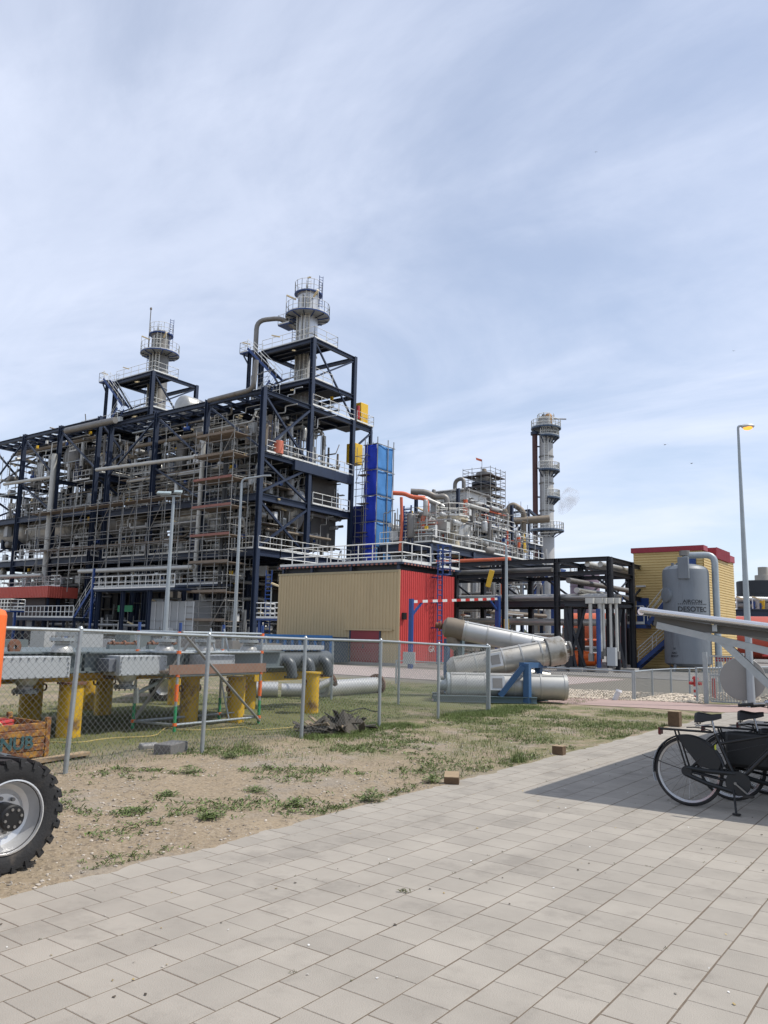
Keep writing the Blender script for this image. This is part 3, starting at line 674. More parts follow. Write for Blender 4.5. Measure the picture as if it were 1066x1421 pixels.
# ------------------------------------------------------------------ air cooler bundles on the stumps
def bundle(y0, y1, label, nz, boxes):
    t = T('cooler_bundle', label, 'pipe bundle', (-12.6, (y0 + y1) / 2, .96), 'grey cooler bundles on yellow stumps')
    MB().box((-14.3, y0, .965), (-11.45, y1, 1.30)).build('casing', grey_g, t, bevel=.006)
    for z in (.985, 1.29): MB().box((-11.44, y0, z - .012), (-11.33, y1, z + .012)).build('flange', grey_g, t)
    for (a, c) in boxes:
        hb = MB().box((-11.42, a, .93), (-10.98, c, 1.245)).build('header_box', grey_l, t, bevel=.008)
        b = MB(); n = int((c - a) / .125)
        for k in range(n + 1):
            y = a + .05 + (c - a - .1) * k / n
            for z in (.955, 1.225): b.cyl((-10.985, y, z), (-10.965, y, z), .016, n=6); b.cyl((-10.965, y, z), (-10.95, y, z), .009, n=6)
        for k in range(1, 4):
            for y in (a + .03, c - .03): b.cyl((-10.985, y, .95 + k * .068), (-10.96, y, .95 + k * .068), .015, n=6)
        b.build('plug_bolts', grey_l, hb)
    for (y, up) in nz:
        s = 1 if up else -1; z = 1.30 if up else .93
        n_ = MB().lathe((-11.25, y, z), (0, 0, s), [(.17, 0), (.16, .06), (.105, .13), (.10, .17)], 24).build('nozzle', clad, t, .5)
        MB().lathe((-11.25, y, z + s * .17), (0, 0, s), [(0, 0), (.185, 0), (.185, .05), (0, .05)], 24).build('nozzle_flange', grey_dk if not up else galv, n_, .5)
        b = MB()
        for k in range(10): a = k * .628; b.cyl((-11.25 + .155 * math.cos(a), y + .155 * math.sin(a), z + s * .15), (-11.25 + .155 * math.cos(a), y + .155 * math.sin(a), z + s * .25), .012, n=6)
        b.build('flange_bolts', steel_d, n_)
    return t
bundle(3.2, 7.55, 'long grey cooler bundle with bolted header box left of first post', [(6.52, False), (7.05, True)], [(4.6, 7.05)])
bundle(7.6, 9.6, 'grey cooler bundle with bolted header box between first and second post', [(8.25, False), (9.0, True)], [(7.92, 8.85)])
bundle(9.65, 12.1, 'grey cooler bundle behind the scaffold trestle', [(9.9, True), (11.0, True)], [(9.7, 10.4)])
b = MB().box((-11.4, at(150, 920, X=-11.1).y, .99), (-11.08, at(164, 920, X=-11.1).y, 1.2)); tag(b.build('junction_box', mat('slate_box', (.12, .13, .15), .5), None, bevel=.01), 'slate grey junction box at left of second header box', 'box')
t = T('lifting_lug', 'round rusty lifting lug standing on the left grey bundle', 'lug', (-11.6, 6.2, 1.3))
MB().lathe(at(20, 898, X=-11.7), (1, .3, 0), [(.035, -.02), (.12, -.02), (.12, .02), (.035, .02)], 20).build('disc', rust, t)
for (px, lab) in ((150, 'rusty valve spindle row on the grey bundle'), (205, 'short rusty valve row right of the longer row')):
    t = T('valve_row', lab, 'valves', at(px, 898, X=-13)); q = at(px, 893, X=-13.0)
    rod(t, 'spindle', q, q + V((0, .7, 0)), .028, rust)
    for k in range(3): MB().lathe(q + V((0, .1 + .25 * k, 0)), (0, 1, 0), [(0, -.02), (.06, -.02), (.06, .02), (0, .02)], 12).build('flange', rust, t)
    MB().box(q + V((-.05, 0, -.16)), q + V((.05, .7, -.02))).build('bracket', grey_g, t)
sg = T('arrow_sign', 'small square blue sign with white arrow on the grey bundle', 'sign', at(90, 890, X=-11.62))
q = at(90, 890, X=-11.62)
MB().box(q + V((-.01, -.075, -.075)), q + V((.0, .075, .075))).build('plate', blue, sg)
MB().prism([q + V((.004, y, z)) for y, z in ((-.012, -.05), (.012, -.05), (.012, 0), (.045, 0), (0, .055), (-.045, 0), (-.012, 0))], (.004, 0, 0)).build('arrow', white, sg)
MB().box(q + V((-.05, -.01, -.16)), q + V((-.01, .01, .05))).build('bracket', galv, sg)
# fat dark header with three elbows
hd = T('header_manifold', 'fat dark grey header pipe with three downward elbows on yellow bearer', 'manifold', (-12.4, 13, .9))
h0, h1 = at(368, 918, X=-12.6), at(452, 920, X=-12.6)
MB().cyl(h0, V((h1.x, h1.y, h0.z)), .235, n=28).build('header', grey_dk, hd)
MB().box((-12.75, h0.y - .3, h0.z + .26), (-12.45, h1.y - .25, h0.z + .36)).build('top_beam', grey_l, hd)
for k in range(3):
    y = h0.y + .45 + k * .62
    e = pipe(hd, 'elbow', [(-12.55, y - .1, h0.z + .02), (-12.25, y, h0.z + .02), (-12.22, y + .04, h0.z - .34)], .12, grey_dk, 12, .18)
    MB().cyl((-12.28, y + .04, h0.z - .36), (-12.28, y + .04, h0.z - .31), .14, n=16).build('flange', rust if k == 2 else grey_dk, e)
MB().box((-12.75, h0.y - .35, h0.z - .42), (-12.55, h1.y + .1, h0.z - .24)).build('bearer', yellow, hd)
b = MB().cyl(at(357, 924, X=-12.2) - V((0, 0, .14)), at(357, 924, X=-12.2) + V((0, 0, .12)), .075, n=12); tag(b.build('extinguisher', red), 'red cylinder hanging at the left end of dark header pipe', 'cylinder')

# ------------------------------------------------------------------ low scaffold trestle with red couplers
tr = T('scaffold_trestle', 'low scaffold trestle with red couplers and brown plank behind second post', 'scaffold', (-11.2, 10, 0))
ta, tb_ = (at(229, 1003, z=0), at(280, 1015, z=0)), (at(362, 1004, z=0), at(330, 992, z=0))
leg = [V((-10.75, 8.9, 0)), V((-10.75, 10.85, 0)), V((-11.65, 8.75, 0)), V((-11.65, 10.7, 0))]
for k, p in enumerate(leg):
    rod(tr, 'standard', p, p + V((0, 0, 1.72)), .024, galv); rod(tr, 'base_sleeve', p, p + V((0, 0, .42)), .027, green_p)
    rod(tr, 'top_sleeve', p + V((0, 0, 1.60)), p + V((0, 0, 1.80)), .027, blue)
    for z in (.12, .92, 1.30, 1.62): MB().cyl(p + V((0, 0, z - .02)), p + V((0, 0, z + .03)), .038, n=8).build('coupler', orange, tr)
    if k < 2: MB().cyl(p + V((0, 0, .5)), p + V((0, 0, .78)), .034, n=8).build('marker_sleeve', orange, tr)
for z in (.12, .92, 1.30, 1.64):
    for a, c in ((0, 1), (2, 3), (0, 2), (1, 3)): rod(tr, 'ledger', leg[a] + V((0, 0, z)), leg[c] + V((0, 0, z)), .022, galv)
rod(tr, 'brace', leg[0] + V((.03, 0, 1.66)), leg[1] + V((.03, 0, .05)), .024, scaf); rod(tr, 'brace', leg[2] + V((-.03, 0, .1)), leg[2] + V((.4, .9, 1.6)), .024, scaf)
for k in range(4): MB().box((-11.62 + k * .225, 8.7, .955), (-11.62 + k * .225 + .215, 10.95, 1.0)).build('plank', plank, tr, bevel=.004)
MB().box((-10.74, 8.7, .94), (-10.71, 10.95, 1.10)).build('toe_board', mat('brown_toe_board', (.22, .13, .09), .8, 0, .2, 5), tr)
la = MB(); l0, l1 = V((-11.1, 10.62, .05)), V((-11.55, 10.45, 1.72))
for s in (-.17, .17): la.cyl(l0 + V((0, s, 0)), l1 + V((0, s, 0)), .016, n=6)
for k in range(6): q = l0.lerp(l1, (k + .5) / 6); la.cyl(q + V((0, -.17, 0)), q + V((0, .17, 0)), .012, n=6)
la.build('ladder', galv, tr)
# trailer behind with a wheel
tl = T('site_trailer', 'grey site trailer with black wheel behind the grey bundles', 'trailer', at(222, 978, z=0))
q = at(226, 965, D=19.5)
w_ = MB().lathe(V((q.x, q.y, .34)), (.8, -.6, 0), [(.2, -.09), (.33, -.1), (.35, -.05), (.35, .05), (.33, .1), (.2, .09)], 28).build('wheel', rubber, tl); MB().lathe(V((q.x, q.y, .34)), (.8, -.6, 0), [(0, .02), (.12, .03), (.2, .08)], 20).build('rim', rim, w_)
MB().obox(Matrix.Translation((q.x - .8, q.y + .5, .62)) @ Matrix.Rotation(.64, 4, 'Z'), 1.1, 3.4, .12).build('bed', grey_l, tl)
rod(tl, 'drawbar', (q.x, q.y, .5), at(190, 962, D=18.7), .05, galv); MB().cyl(at(190, 980, D=18.7) , at(190, 955, D=18.7), .05, n=10).build('jockey_leg', galv, tl)
# loose silver pipe spool on the grass
sp = T('pipe_spool', 'silver pipe spool with round brown end plate lying on the grass', 'pipe spool', at(500, 962, z=0))
a, c = at(448, 956, z=.22), at(522, 950, z=.24)
MB().cyl(a, c, .215, n=28).build('pipe', clad_w, sp); dd = (c - a).normalized()
MB().cyl(c, c + dd * .05, .31, n=28).build('end_plate', rust, sp); MB().cyl(c + dd * .05, c + dd * .3, .17, .10, n=20).build('cone', clad_w, sp); MB().cyl(a - dd * .7, a, .12, n=18).build('stub_pipe', grey_post, sp)
sp = T('pipe_spool', 'white pipe lengths lying under the dark header pipe', 'pipe spool', at(390, 962, z=0))
a, c = at(352, 957, z=.2), at(432, 958, z=.2)
MB().cyl(a, a.lerp(c, .42), .2, n=24).build('pipe', clad_w, sp); MB().cyl(a.lerp(c, .48), c, .17, n=24).build('pipe', clad_w, sp); MB().cyl(c, c + V((.3, .5, .25)), .1, n=16).build('branch', clad, sp); MB().cyl(c + V((.3, .5, .25)), c + V((.33, .55, .275)), .17, n=16).build('flange', rust, sp)

# ------------------------------------------------------------------ silver exchanger legs on the blue stand
def shell(name, label, a, c, r, rc, m, bands, hatch=None, grp='silver insulated cylinders on the blue stand'):
    t = T(name, label, 'cylinder', (a + c) / 2 - V((0, 0, r)), grp); d = (c - a).normalized(); L = (c - a).length
    MB().lathe(a, d, [(0, 0), (r * .9, 0), (r, .02), (r, L - .02), (rc, L), (0, L)], 40).build('shell', m, t, .5)
    for f in bands: MB().lathe(a + d * L * f, d, [(r, -.025), (r + .012, -.02), (r + .012, .02), (r, .025)], 40).build('band', clad, t, .5)
    sv = (V((.2, -.5, .85)) - d * V((.2, -.5, .85)).dot(d)).normalized(); MB().bar(a + d * .05 + sv * (r + .002), a + d * (L - .05) + sv * (r + .002), .03, .012).build('lap_seam', clad, t)
    for f in (.22, .74): q = a + d * L * f + V((0, 0, r - .01)); MB().bar(q - d * .05, q + d * .05, .02, .09).build('lifting_lug', steel_d, t)
    if hatch:
        f, up = hatch; nv = (V((0.75, -0.6, .25)) - d * V((0.75, -0.6, .25)).dot(d)).normalized(); s = d.cross(nv).normalized(); q = a + d * L * f + nv * r
        M = Matrix((( d.x, s.x, nv.x, q.x), (d.y, s.y, nv.y, q.y), (d.z, s.z, nv.z, q.z), (0, 0, 0, 1)))
        MB().obox(M, .38, .38, .05).build('hatch_frame', clad_w, t, bevel=.004); MB().obox(M @ Matrix.Translation((0, 0, .012)), .25, .25, .05).build('hatch', steel_d, t)
    return t, d, L
D0 = 22.3
a, c = at(628, 872, D=23.2), at(790, 905, D=22.8)
t, d, L = shell('exchanger_leg', 'upper silver cylinder with brown end cap, sloping down to the right', a, c, .285, .28, clad_w, (.12, .3, .5, .68, .85))
e = MB().lathe(a - d * .02, -d, [(.30, -.34), (.305, .02), (.285, .17), (.17, .26), (0, .28)], 32).build('end_cap', steel_b, t, .5)
MB().cyl(a - d * .2, a - d * .50, .085, n=14).cyl(a - d * .34, a - d * .38, .15, n=16).build('nozzle', rust, e)
pipe(t, 'drain', [a + V((0, 0, -.2)), a + V((0, 0, -.42)), a + V((.1, .1, -.5))], .17, steel_b, 14)
rod(t, 'vent_stub', a + d * .3 + V((0, 0, .2)), a + d * .3 + V((0, 0, .55)), .03, steel_b); MB().cyl(a + d * .3 + V((0, 0, .42)), a + d * .3 + V((0, 0, .47)), .07, n=10).build('vent_flange', rust, t)
a, c = at(630, 929, D=21.9), at(780, 902, D=21.9)
t, d, L = shell('exchanger_leg', 'middle silver cylinder tilted up to the right with square hatch', a, c, .34, .33, dirty_clad, (.2, .45, .62, .80), (.37, 1))
e = MB().lathe(c, d, [(.37, -.42), (.385, -.4), (.385, .0), (.33, .06), (.2, .08), (0, .08)], 36).build('flange_cover', dirty_clad, t, .5)
MB().lathe(c + d * .08, d, [(.13, 0), (.13, .12), (.2, .12), (.2, .17), (0, .17)], 24).build('nozzle', steel_d, e, .5)
b = MB()
for k in range(14): an = k * .449; f = frame(d); q = c + (f[0] * math.cos(an) + f[1] * math.sin(an)) * .27; b.cyl(q + d * .05, q + d * .12, .018, n=6)
b.build('bolts', steel_d, e)
MB().lathe(a, -d, [(.335, 0), (.32, .05), (.22, .16), (0, .2)], 32).build('dished_end', dirty_clad, t, .5)
a, c = at(624, 949, D=21.3), at(784, 953, D=21.3); a.z = .42; c.z = .42
t, d, L = shell('exchanger_leg', 'lowest silver cylinder lying level, with square hatch and flat round end', a, c, .335, .335, clad, (.14, .3, .55, .78, .985), (.40, 1))
MB().cyl(c, c + d * .03, .335, n=40).build('end_plate', clad_w, t)
MB().lathe(a, -d, [(.33, 0), (.33, .08), (.15, .09), (.15, .25), (.22, .25), (.22, .3), (0, .3)], 30).build('flanged_end', galv, t, .5)
for k in (-1, 1): MB().cyl(a + V((0, 0, k * .17)) - d * .3, a + V((0, 0, k * .17)) - d * .15, .07, n=12).build('stub', steel_d, t)
a, c = at(668, 927, D=22.9), at(762, 946, D=22.7)
t, d, L = shell('exchanger_leg', 'rear silver cylinder half hidden between the middle and lowest ones', a, c, .30, .29, clad, (.3, .6))
st = T('blue_stand', 'blue steel stand and skid carrying the silver cylinders', 'stand', at(700, 970, z=0))
q0, q1 = at(602, 968, D=20.9), at(745, 971, D=20.9)
beam(st, 'skid_beam', V((q0.x, q0.y, .10)), V((q1.x, q1.y, .10)), .2, .16, mat('teal_grey_steel', (.10, .15, .17), .5), 'i')
q0, q1 = at(600, 966, D=21.9), at(760, 968, D=21.9); beam(st, 'skid_beam', V((q0.x, q0.y, .10)), V((q1.x, q1.y, .10)), .2, .16, MATS['teal_grey_steel'], 'i')
bs = mat('stand_blue', (.035, .095, .20), .5, 0, .15, 3)
for px, dd_, zz0 in ((732, 20.9, .0), (748, 22.0, .0)):
    q = at(px, 968, D=dd_); zt_ = at(px, 921, D=dd_).z; beam(st, 'post', V((q.x, q.y, 0)), V((q.x, q.y, zt_)), .16, .16, bs, 'b')
q, q2 = at(726, 925, D=20.9), at(694, 966, D=20.9); beam(st, 'brace', q2, q, .12, .14, bs, 'b')
q, q2 = at(724, 923, D=20.9), at(756, 923, D=22.0); beam(st, 'cross_beam', q, q2, .14, .14, bs, 'b')
for px in (620, 640): q = at(px, 938, D=23.6); beam(st, 'rear_post', V((q.x, q.y, 0)), V((q.x, q.y, 1.62)), .14, .14, MATS['teal_grey_steel'] if px == 640 else bs, 'b')

# ------------------------------------------------------------------ bicycles
def bicycle(ox, oy, label, rz=0.0, grip=blackp, guard=True, bags=False):
    """rear hub over (ox, oy); rides towards +X"""
    M0 = Matrix.Translation((ox, oy, 0)) @ Matrix.Rotation(rz, 4, 'Z') @ Matrix.Rotation(rad(-4), 4, 'X')
    root = tag(ob('bicycle', None, None, M0), label, 'bicycle', 'bicycles parked under the shelter')
    def mk(b, name, m, par=None, sm=.7): b.v = [tuple(M0 @ V(v)) for v in b.v]; return b.build(name, m, par or root, sm)
    RW = .345; zh_ = 1.07; hub, fr = V((0, 0, RW)), V((1.10, 0, RW)); bb = V((.47, 0, .28)); st_, sh = V((.27, 0, .74)), V((.84, 0, .80)); ax = (0, 1, 0)
    for c, nm in ((hub, 'rear_wheel'), (fr, 'front_wheel')):
        w = mk(MB().lathe(c, ax, [(RW - .035, -.012), (RW - .022, -.019), (RW - .006, -.013), (RW, 0), (RW - .006, .013), (RW - .022, .019), (RW - .035, .012)], 56), nm, rubber)
        mk(MB().lathe(c, ax, [(RW - .055, -.010), (RW - .034, -.013), (RW - .034, .013), (RW - .055, .010), (RW - .055, -.010)], 56), 'rim', chrome, w)
        s = MB()
        for k in range(28):
            a = 2 * math.pi * k / 28; a2 = a + (.35 if k % 4 < 2 else -.35); y = .028 if k % 2 else -.028
            s.cyl(c + V((.025 * math.cos(a2), y, .025 * math.sin(a2))), c + V(((RW - .05) * math.cos(a), 0, (RW - .05) * math.sin(a))), .0013, n=3)
        mk(s, 'spokes', chrome, w); mk(MB().cyl(c - V((0, .05, 0)), c + V((0, .05, 0)), .025, n=12), 'hub', chrome, w)
        f = MB(); a0, a1 = (rad(12), rad(188)) if c is hub else (rad(-10), rad(150)); rows = []
        for k in range(33):
            a = a0 + (a1 - a0) * k / 32
            for y, rr in ((-.03, RW + .006), (-.018, RW + .02), (.018, RW + .02), (.03, RW + .006)): f.v.append(tuple(c + V((rr * math.cos(a), y, rr * math.sin(a)))))
        for k in range(32):
            for j in range(3): i = k * 4 + j; f.f.append((i, i + 1, i + 5, i + 4))
        mk(f, 'mudguard', blk_gloss, w)
        if c is hub:
            f = MB()
            for k in range(13):
                a = rad(152) + rad(50) * k / 12
                for y, rr in ((-.024, RW + .014), (-.012, RW + .024), (.012, RW + .024), (.024, RW + .014)): f.v.append(tuple(c + V((rr * math.cos(a), y, rr * math.sin(a)))))
            for k in range(12):
                for j in range(3): i = k * 4 + j; f.f.append((i, i + 1, i + 5, i + 4))
            mk(f, 'mudguard_tip', mat('pale_guard_tip', (.55, .60, .66), .4), w)
            mk(MB().cyl(c + V((-.42, -.03, .1)), c + V((0, -.05, 0)), .004, n=5).cyl(c + V((-.42, -.03, .1)), c + V((-.47, -.03, .115)), .003, n=4), 'mudguard_stay', blackp, w)
    if guard:       # coat guard each side of the rear wheel
        for y in (-.047, .047):
            p = [hub + V((RW * 1.02 * math.cos(rad(t)), y, RW * 1.02 * math.sin(rad(t)))) for t in range(108, 14, -8)]
            p += [hub + V((.30, y, .03)), hub + V((.12, y, .06)), hub + V((.0, y, .20))]
            g = MB(); n = len(p); g.v += [tuple(q) for q in p] + [tuple(q + V((0, .003, 0))) for q in p]
            g.f += [tuple(range(n)), tuple(range(2 * n - 1, n - 1, -1))] + [(i, (i + 1) % n, n + (i + 1) % n, n + i) for i in range(n)]
            mk(g, 'coat_guard', bike_grey, None, 0)
    fm = MB()
    for a, c, r in ((st_, bb, .017), (bb, sh + V((.02, 0, -.10)), .019), (st_ + V((.03, 0, -.10)), sh + V((0, 0, -.02)), .015), (sh + V((.035, 0, -.16)), sh + V((-.02, 0, .04)), .021)): fm.cyl(a, c, r, n=10)
    for y in (-.055, .055):
        fm.cyl(hub + V((0, y, 0)), bb + V((0, y * .6, 0)), .010, n=8); fm.cyl(hub + V((0, y, 0)), st_ + V((.02, y * .4, -.08)), .009, n=8)
        fm.tube(fillet([sh + V((.03, y * .4, -.15)), sh + V((.09, y * .9, -.3)), fr + V((0, y, 0))], .15), .011, 8)
    mk(fm, 'frame', blk_gloss)
    cc = MB(); prof = []
    for k in range(13): a = rad(90 + 180 * k / 12); prof.append((hub.x + .055 * math.cos(a), hub.z + .055 * math.sin(a)))
    for k in range(17): a = rad(-90 + 180 * k / 16); prof.append((bb.x + .02 + .115 * math.cos(a), bb.z + .115 * math.sin(a)))
    cc.cyl((bb.x + .02, -.075, bb.z), (bb.x + .02, -.038, bb.z), .115, n=32).cyl((hub.x, -.075, hub.z), (hub.x, -.038, hub.z), .052, n=24)
    cc.tube([(hub.x, -.057, hub.z + .034), (.2, -.057, RW * .93 + .045), (bb.x, -.057, bb.z + .088)], .023, 8).tube([(hub.x, -.057, hub.z - .034), (.2, -.057, RW * .86 - .052), (bb.x, -.057, bb.z - .088)], .023, 8); mk(cc, 'chain_case', bike_grey)
    cb = MB(); cb.tube(fillet([(sh.x - .12, .25, zh_ - .03), (sh.x + .10, .15, zh_ - .10), (sh.x + .05, 0, .78), bb + V((.05, .02, .1))], .15), .0035, 5).tube(fillet([(sh.x - .12, -.25, zh_ - .03), (sh.x + .12, -.12, zh_ - .05), (sh.x + .04, .01, .72), st_ + V((0, .02, -.2)), hub + V((.05, .05, .02))], .12), .0035, 5); mk(cb, 'cables', blackp)
    mk(MB().lathe((-.28, 0, RW * 2 + .02), (-1, 0, 0), [(0, 0), (.03, .0), (.03, .02), (0, .028)], 12), 'tail_lamp', mat('dark_red_lens', (.10, .008, .008), .3))
    pd = MB().cyl(bb + V((0, -.09, 0)), bb + V((0, .09, 0)), .014, n=8); c1_, c2_ = bb + V((.13, -.09, -.10)), bb + V((-.13, .09, .10))
    pd.bar(bb + V((0, -.09, 0)), c1_, .02, .012).bar(bb + V((0, .09, 0)), c2_, .02, .012); cr_ = mk(pd, 'crank', steel_d)
    mk(MB().box(c1_ + V((-.045, -.10, -.012)), c1_ + V((.045, -.01, .012))), 'pedal', blackp, cr_); mk(MB().box(c2_ + V((-.045, .01, -.012)), c2_ + V((.045, .10, .012))), 'pedal', blackp, cr_)
    rk = MB(); zr = RW * 2 + .055
    for y in (-.06, .06): rk.cyl((-.27, y, zr), (.24, y * .7, zr + .005), .0115, n=6); rk.cyl((-.12, y, zr), (0, y, RW + .01), .010, n=5)
    for x in (-.27, -.15, -.02, .12): rk.cyl((x, -.06, zr), (x, .06, zr), .006, n=5)
    rk.tube(fillet([(.0, -.05, zr + .035), (.12, -.05, zr + .045), (.24, -.03, zr + .02)], .05), .006, 5); k_ = mk(rk, 'rack', blackp)
    mk(MB().box((-.295, -.045, zr - .055), (-.27, .045, zr + .012)), 'reflector', mat('dark_red_lens', (.10, .008, .008), .3), k_)
    sd = MB(); zs = .90; rows = [(-.115, .075, .0), (-.085, .10, .012), (-.03, .095, .004), (.04, .045, -.006), (.10, .024, .004), (.135, .012, .006)]
    vs = []
    for x, w, dz in rows:
        for k in range(9):
            a = math.pi * k / 8; vs.append((.20 + x, w * math.cos(a), zs + dz + .035 * math.sin(a) - ((.065, .075, .05, .03, .022, .012)[rows.index((x, w, dz))] if k in (0, 8) else .012 if k in (1, 7) else 0)))
    fs = [(i * 9 + j, i * 9 + j + 1, i * 9 + j + 10, i * 9 + j + 9) for i in range(len(rows) - 1) for j in range(8)] + [tuple(range(9)), tuple(range(53, 44, -1))] + [(i * 9, i * 9 + 9, i * 9 + 17, i * 9 + 8) for i in range(5)]
    sd.add(vs, fs); s_ = mk(sd, 'saddle', blackp)
    sp_ = MB()
    for y in (-.055, .055): sp_.tube([(.10 + .016 * math.cos(t * .9), y + .016 * math.sin(t * .9), zs - .095 + t * .0035) for t in range(24)], .004, 4)
    sp_.cyl(st_, (.235, 0, zs - .01), .012, n=8); sp_.cyl((.09, -.055, zs - .1), (.24, 0, zs - .07), .006, n=5).cyl((.09, .055, zs - .1), (.24, 0, zs - .07), .006, n=5); mk(sp_, 'seat_post', chrome, s_)
    hb = MB(); zh = 1.07; hb.cyl(sh, sh + V((-.06, 0, .24)), .011, n=8)
    for y in (-1, 1): hb.tube(fillet([(sh.x - .06, 0, zh - .03), (sh.x - .02, y * .16, zh), (sh.x - .06, y * .26, zh), (sh.x - .26, y * .27, zh - .03)], .08), .011, 8)
    h_ = mk(hb, 'handlebar', chrome)
    for y in (-1, 1): mk(MB().cyl((sh.x - .14, y * .27, zh - .012), (sh.x - .28, y * .27, zh - .034), .017, n=10), 'grip', grip, h_)
    mk(MB().lathe((sh.x - .05, -.09, zh + .01), (0, 0, 1), [(.03, 0), (.03, .012), (.02, .025), (0, .03)], 14), 'bell', chrome, h_)
    mk(MB().lathe((sh.x + .10, 0, .86), (1, 0, 0), [(0, -.06), (.03, -.05), (.045, 0), (.04, .01), (0, .012)], 16), 'headlamp', blackp)
    ks = MB().cyl(bb + V((-.03, -.05, -.02)), bb + V((.02, -.17, -.27)), .011, n=8).box(bb + V((-.01, -.20, -.285)), bb + V((.06, -.15, -.268))); mk(ks, 'kickstand', blackp)
    mk(MB().box(st_ + V((-.005, -.022, -.16)), st_ + V((.012, -.018, -.10))), 'sticker', mat('lime_sticker', (.55, .6, .05), .5))
    if bags:
        for y in (-1, 1):
            o = mk(MB().box((-.02, y * .14 - .075, .36), (.42, y * .14 + .075, .72)), 'pannier', blackp); m_ = o.modifiers.new('bevel', 'BEVEL'); m_.width = .035; m_.segments = 3
        o = mk(MB().box((.82, -.2, .80), (1.2, .2, 1.02)), 'front_crate', blackp)
    return root
bk = at(955, 1073, Y=8.72)
bicycle(bk.x, bk.y, 'black city bicycle nearest the camera, with dark coat guard and chain case')
bicycle(bk.x + .28, bk.y + .62, 'second black bicycle, its saddle right of the nearest one', .03, bags=True)
bicycle(bk.x + .50, bk.y + 1.25, 'third black bicycle showing only handlebar and rear wheel', -.02, bags=True)

# ------------------------------------------------------------------ bicycle shelter
sh_ = T('bicycle_shelter', 'sloping metal roof of a bicycle shelter at right edge', 'shelter', (-.5, 13, 0))
RX0, RZ0, RX1, RZ1, RY0, RY1 = -2.97, 1.985, -.15, 1.625, 8.98, 20.0
def rz_(x): return RZ0 + (RZ1 - RZ0) * (x - RX0) / (RX1 - RX0)
for k in range(11):
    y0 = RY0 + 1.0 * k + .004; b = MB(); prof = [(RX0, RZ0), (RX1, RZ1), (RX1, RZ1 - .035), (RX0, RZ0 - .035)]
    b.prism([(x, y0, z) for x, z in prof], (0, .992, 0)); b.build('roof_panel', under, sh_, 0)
MB().tube([(RX0 + (RX1 - RX0) * k / 6, RY0 - .02, rz_(RX0 + (RX1 - RX0) * k / 6) + .02) for k in range(7)], .034, 10).build('end_trim', silver_roof, sh_)
MB().cyl((RX0, RY0, RZ0), (RX0, RY1, RZ0), .04, n=10).build('front_trim', silver_roof, sh_)
for y in (RY0 + .12, RY0 + 3.6, RY0 + 7.2, RY0 + 10.6):
    beam(sh_, 'rafter', (RX0 + .14, y, 1.84), (-.45, y, 1.30), .06, .075, galv, 'b')
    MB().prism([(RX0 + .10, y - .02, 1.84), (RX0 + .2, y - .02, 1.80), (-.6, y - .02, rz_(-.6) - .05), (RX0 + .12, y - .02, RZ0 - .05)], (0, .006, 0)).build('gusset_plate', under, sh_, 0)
    beam(sh_, 'strut', (-2.16, y, 1.69), (-.55, y, .10), .05, .075, galv, 'b')
    beam(sh_, 'post', (-.5, y, -.05), (-.5, y, 1.65), .1, .1, galv, 'b')
for x in (-2.2, -1.2): beam(sh_, 'purlin', (x, RY0 + .05, rz_(x) - .075), (x, RY1, rz_(x) - .075), .05, .07, galv, 'b')
MB().cyl((-1.35, RY0 + .3, .72), (-1.35, RY1, .72), .02, n=8).build('rack_rail', galv, sh_)

# ------------------------------------------------------------------ lamp post, gate, disc, hydrant, low fence
lp = T('street_lamp', 'tall grey street lamp with lit orange lamp head at right', 'street lamp', (-4.77, 23.05, 0))
p = V((-4.77, 23.05, 0)); MB().cyl(p, p + V((0, 0, 3.5)), .105, .072, n=20).cyl(p + V((0, 0, 3.5)), p + V((0, 0, 7.5)), .070, .032, n=20).build('pole', grey_post, lp)
ar = V((math.cos(YAW), math.sin(YAW), 0)); q = p + V((0, 0, 7.5))
MB().tube(fillet([q - V((0, 0, .3)), q + V((0, 0, .14)), q + ar * .14 + V((0, 0, .16))], .12), .033, 10).build('arm', grey_post, lp)
hm = MB(); hc = q + ar * .27 + V((0, 0, .14)); hm.lathe(hc, (0, 0, 1), [(0, -.045), (.12, -.04), (.15, 0), (.12, .05), (0, .075)], 20); hm.v = [tuple(hc + ar * ((V(v) - hc).dot(ar)) * 1.25 + ((V(v) - hc) - ar * ((V(v) - hc).dot(ar)))) for v in hm.v]
h_ = hm.build('lamp_head', white, lp, 1.0)
MB().lathe(hc - V((0, 0, .05)), (0, 0, -1), [(.13, -.02), (.11, .03), (.05, .05), (0, .055)], 18).build('lens', mat('lit_orange_lens', (1.0, .42, .06), .4, 0, 0, emit=1.2), h_, 1.0)
def low_fence(posts, h, label):
    t = T('wire_fence', label, 'fence', posts[0])
    for p in posts: rod(t, 'post', V(p) - V((0, 0, .05)), V(p) + V((0, 0, h + .03)), .032, galv)
    for a, c in zip(posts[:-1], posts[1:]):
        rod(t, 'top_rail', V(a) + V((0, 0, h)), V(c) + V((0, 0, h)), .022, galv); b = MB(); mesh_bay(b, a, c, h, h, .08, .0036); b.build('wire_mesh', wire, t)
lowc = at(879, 972, z=0); lh = at(879, 932, X=lowc.x).z
low_fence([V((-16.5, 23.4, 0)), V((-13.6, 23.2, 0)), V((-10.7, 23.05, 0)), lowc], lh, 'low wire fence beyond the red footpath, left of its corner')
low_fence([lowc + V((.03, .05, 0)), at(906, 967, z=0), at(932, 963.5, z=0), at(958, 962, z=0), at(1000, 962, z=0)], lh, 'low wire fence running back towards the grey tank')
p = at(968, 975, z=0); low_fence([p, p + V((1.6, 5.5, 0))], .95, 'short fence return beside the gate and hydrant')
gt = T('bar_gate', 'grey steel bar gate with red notice below the shelter strut', 'gate', at(1005, 976, z=0))
